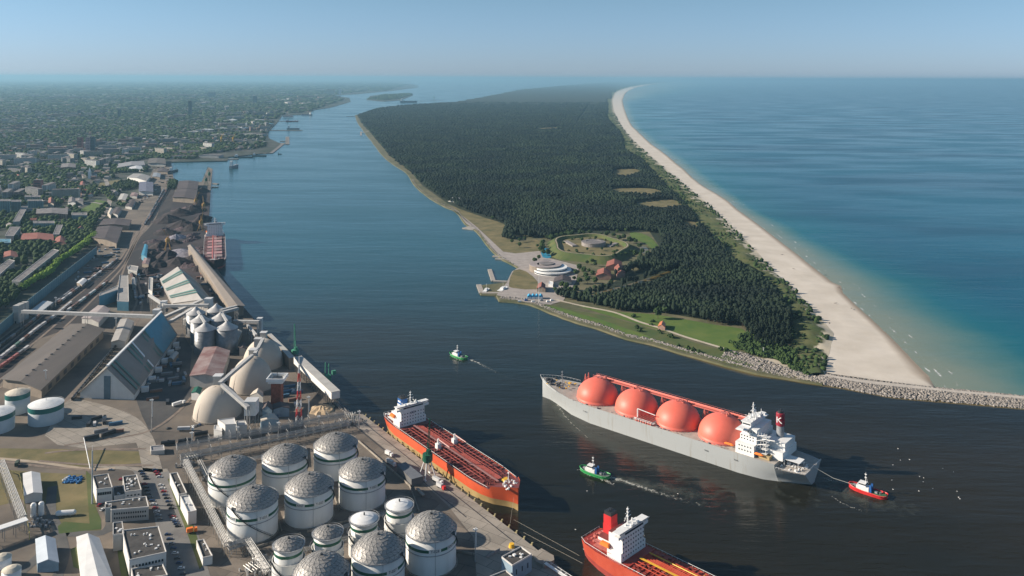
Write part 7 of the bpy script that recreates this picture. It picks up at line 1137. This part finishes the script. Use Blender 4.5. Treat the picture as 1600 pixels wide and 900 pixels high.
for i in range(46):
    a = rr.uniform(-.6, 3.7); k = rr.uniform(136, 158); tree('broad', c.x + k * EX * math.cos(a), c.y + k * math.sin(a), SZ, rr.uniform(.7, 1.2), 'dark tree in the belt growing just outside the grassy rampart of the fort', 'tree', 'trees outside the rampart')
for i in range(12):
    a = rr.uniform(0, 6.28); k = rr.uniform(40, 85); tree('broad', c.x + k * EX * math.cos(a), c.y + k * math.sin(a), SZ + 5, rr.uniform(.5, .8), 'small tree standing inside the courtyard of the old fort', 'tree', 'trees inside the fort')
for i in range(16): a = rr.uniform(0, 6.28); shrub(c.x + 82 * EX * math.cos(a), c.y + 82 * math.sin(a), SZ + 5, rr.uniform(.8, 1.3), 'shrub growing in the courtyard of the old fort', 'shrubs in the fort')
sheet('fort_lawn', sub([(984, 364), (1000, 364), (1018, 372), (1030, 388), (1022, 392), (1008, 380), (990, 374)], 2, closed=True), 2.0, bright); sheet('fort_pond', sub([(1000, 386), (1010, 386), (1014, 394), (1004, 396)], 2, closed=True), 2.05, hw); sheet('moat', sub([(846, 390), (858, 388), (861, 402), (848, 402)], 2, closed=True), 2.1, MATS['pool_blue']); road('canal', [(921, 463), (960, 452), (1000, 441), (1050, 424)], 12, 2.0, hw)
for lab, cs, ze, rs, wl_, rf in [('red roofed brick house, longest of the group beside the canal', [(931, 431), (955, 432), (954, 424), (934, 422)], 6, 5, pinkwall, redroof), ('red roofed house behind the longest one', [(947, 417), (972, 417), (971, 409), (949, 409)], 6, 5, pinkwall, redroof), ('red roofed wing standing crosswise beside the group', [(964, 429), (977, 427), (972, 416), (960, 418)], 6, 5, pinkwall, redroof), ('brown roofed long house in front of the museum', [(865, 441), (893, 440), (891, 433), (867, 434)], 5, 4, cream, darkroof), ('small orange roofed hut beside the gravel path on the meadow', [(1028, 510), (1039, 512), (1040, 506), (1031, 504)], 4, 3, pinkwall, paint('orange_roof', (.5, .17, .07))), ('white kiosk at the end of the long brown house', [(857, 444), (864, 445), (864, 440), (858, 439)], 4, 0, white, white), ('dark red gabled kiosk cluster behind the mast', [(839, 451), (852, 452), (852, 445), (841, 444)], 5, 4, tanwall, redroof), ('pale blue roofed depot at the forest edge by the promenade', [(700, 312), (724, 315), (726, 311), (704, 309)], 5, 2, plaster, metalroof), ('small white pavilion between the promenade and the trees', [(734, 320), (739, 321), (740, 318), (735, 317)], 4, 2, white, metalroof)]:
    bld('spit_house', lab, cs, ze, rs, wl_, rf, base=SZ, cat='house', parapet=.4)
for i in range(4): q = P(827 + i * 6, 466, SZ); t = T('market_tent', 'blue market tent in the row beside the tall slim mast', 'tent', q, 0, 'blue tents on the spit quay'); O('canopy', MB().house(6, 9, 4, 2.5), mat('tent_blue', (.05, .3, .5)), t); O('front_cloth', MB().box(0, -4.6, 0, 5, .15, 3), white, t)
for i, px in enumerate((812, 822, 833, 846, 856, 862)): q = P(px, 472 - (i % 2) * 2, SZ); o = O('parked_van', MB().box(0, 0, .3, 5.2, 2.1, 1.4).box(-.4, 0, 1.7, 3.6, 2, .8, top=.85), [white, blue, white, greysteel, white, white][i], loc=q, rz=.1 * i, label=['white', 'blue', 'long white', 'grey', 'newer white', 'last white'][i] + ' van parked on the spit quay below the blue tents'); o['category'] = 'van'
t = T('mast', 'tall slim white mast on the spit quay beside the blue tents', 'mast', P(842, 474, SZ)); O('pole', MB().tube((0, 0, 0), (0, 0, 44), .45, 6, .2), white, t); O('stay', MB().tube((0, 0, 40), (8, 3, 0), .08, 3).tube((0, 0, 40), (-8, 3, 0), .08, 3), greysteel, t)
for a in [('pale stone pier arm sheltering the small spit harbour', [(765, 422), (771, 440), (792, 441)], 7), ('concrete pier with two white boats at the corner of the spit', [(748, 446), (753, 459), (820, 459)], 8), ('square landing stage jutting from the promenade', [(727, 356), (744, 358)], 26), ('small wooden jetty by the promenade steps', [(770, 401), (782, 402)], 6), ('second small wooden jetty below the first', [(774, 405), (788, 406)], 6), ('old jetty off the forest shore', [(564, 208), (575, 206)], 12), ('stub of the old jetty on the forest shore', [(564, 212), (564, 206)], 8)]: pier(*a, z=1.8, m=mat('pale_pier', (.28, .25, .22), c2=(.36, .33, .29), scale=.2))
for i, (px, py, L, rz, lab) in enumerate([(760, 455, 22, 1.3, 'white yacht moored inside the corner pier'), (786, 453, 30, 1.2, 'larger white boat moored beside the harbour wall of the spit')]):
    t = T('motor_yacht', lab, 'boat', P(px, py, 0), rz); O('hull', hullbox(MB(), L, L * .28, 2.4), white, t); O('cabin', MB().box(-1, 0, 2.4, L * .4, L * .2, 2.4, top=.85), white, t); O('mast', MB().tube((0, 0, 4), (0, 0, 12), .15, 4), white, t)
mb = MB(); O('navigation_mast', MB().tube((0, 0, 0), (0, 0, 9), .3, 5).box(0, 0, 9, 1, 1, 1), white, loc=P(1193, 556, 2), label='small white navigation mast beside the gravel path at the tip', category='beacon')
for px, py, h, lab in ((679, 155, 90, 'slender mast far off in the lagoon haze'), (768, 150, 60, 'thin mast above the far forest'),): O('mast', MB().tube((0, 0, 0), (0, 0, h), 2, 5, 1), rackm, loc=P(px, py + 1, 2), label=lab, category='mast')
for i, (px, py) in enumerate([(1306, 474), (1296, 505), (1240, 420), (1290, 430), (1330, 482), (1310, 450), (1222, 398)]): o = O('driftwood', MB().tube((-2.5, 0, .3), (2.5, .6, .5), .35, 5).tube((0, 0, .4), (1, 2, .9), .2, 4), mat('driftwood_dark', (.08, .06, .05)), loc=P(px, py, 2.3), rz=i, label='dark driftwood log lying on the pale beach', group='driftwood on the beach'); o['category'] = 'log'
for o in bpy.data.objects:
    if '_q' in o: del o['_q']
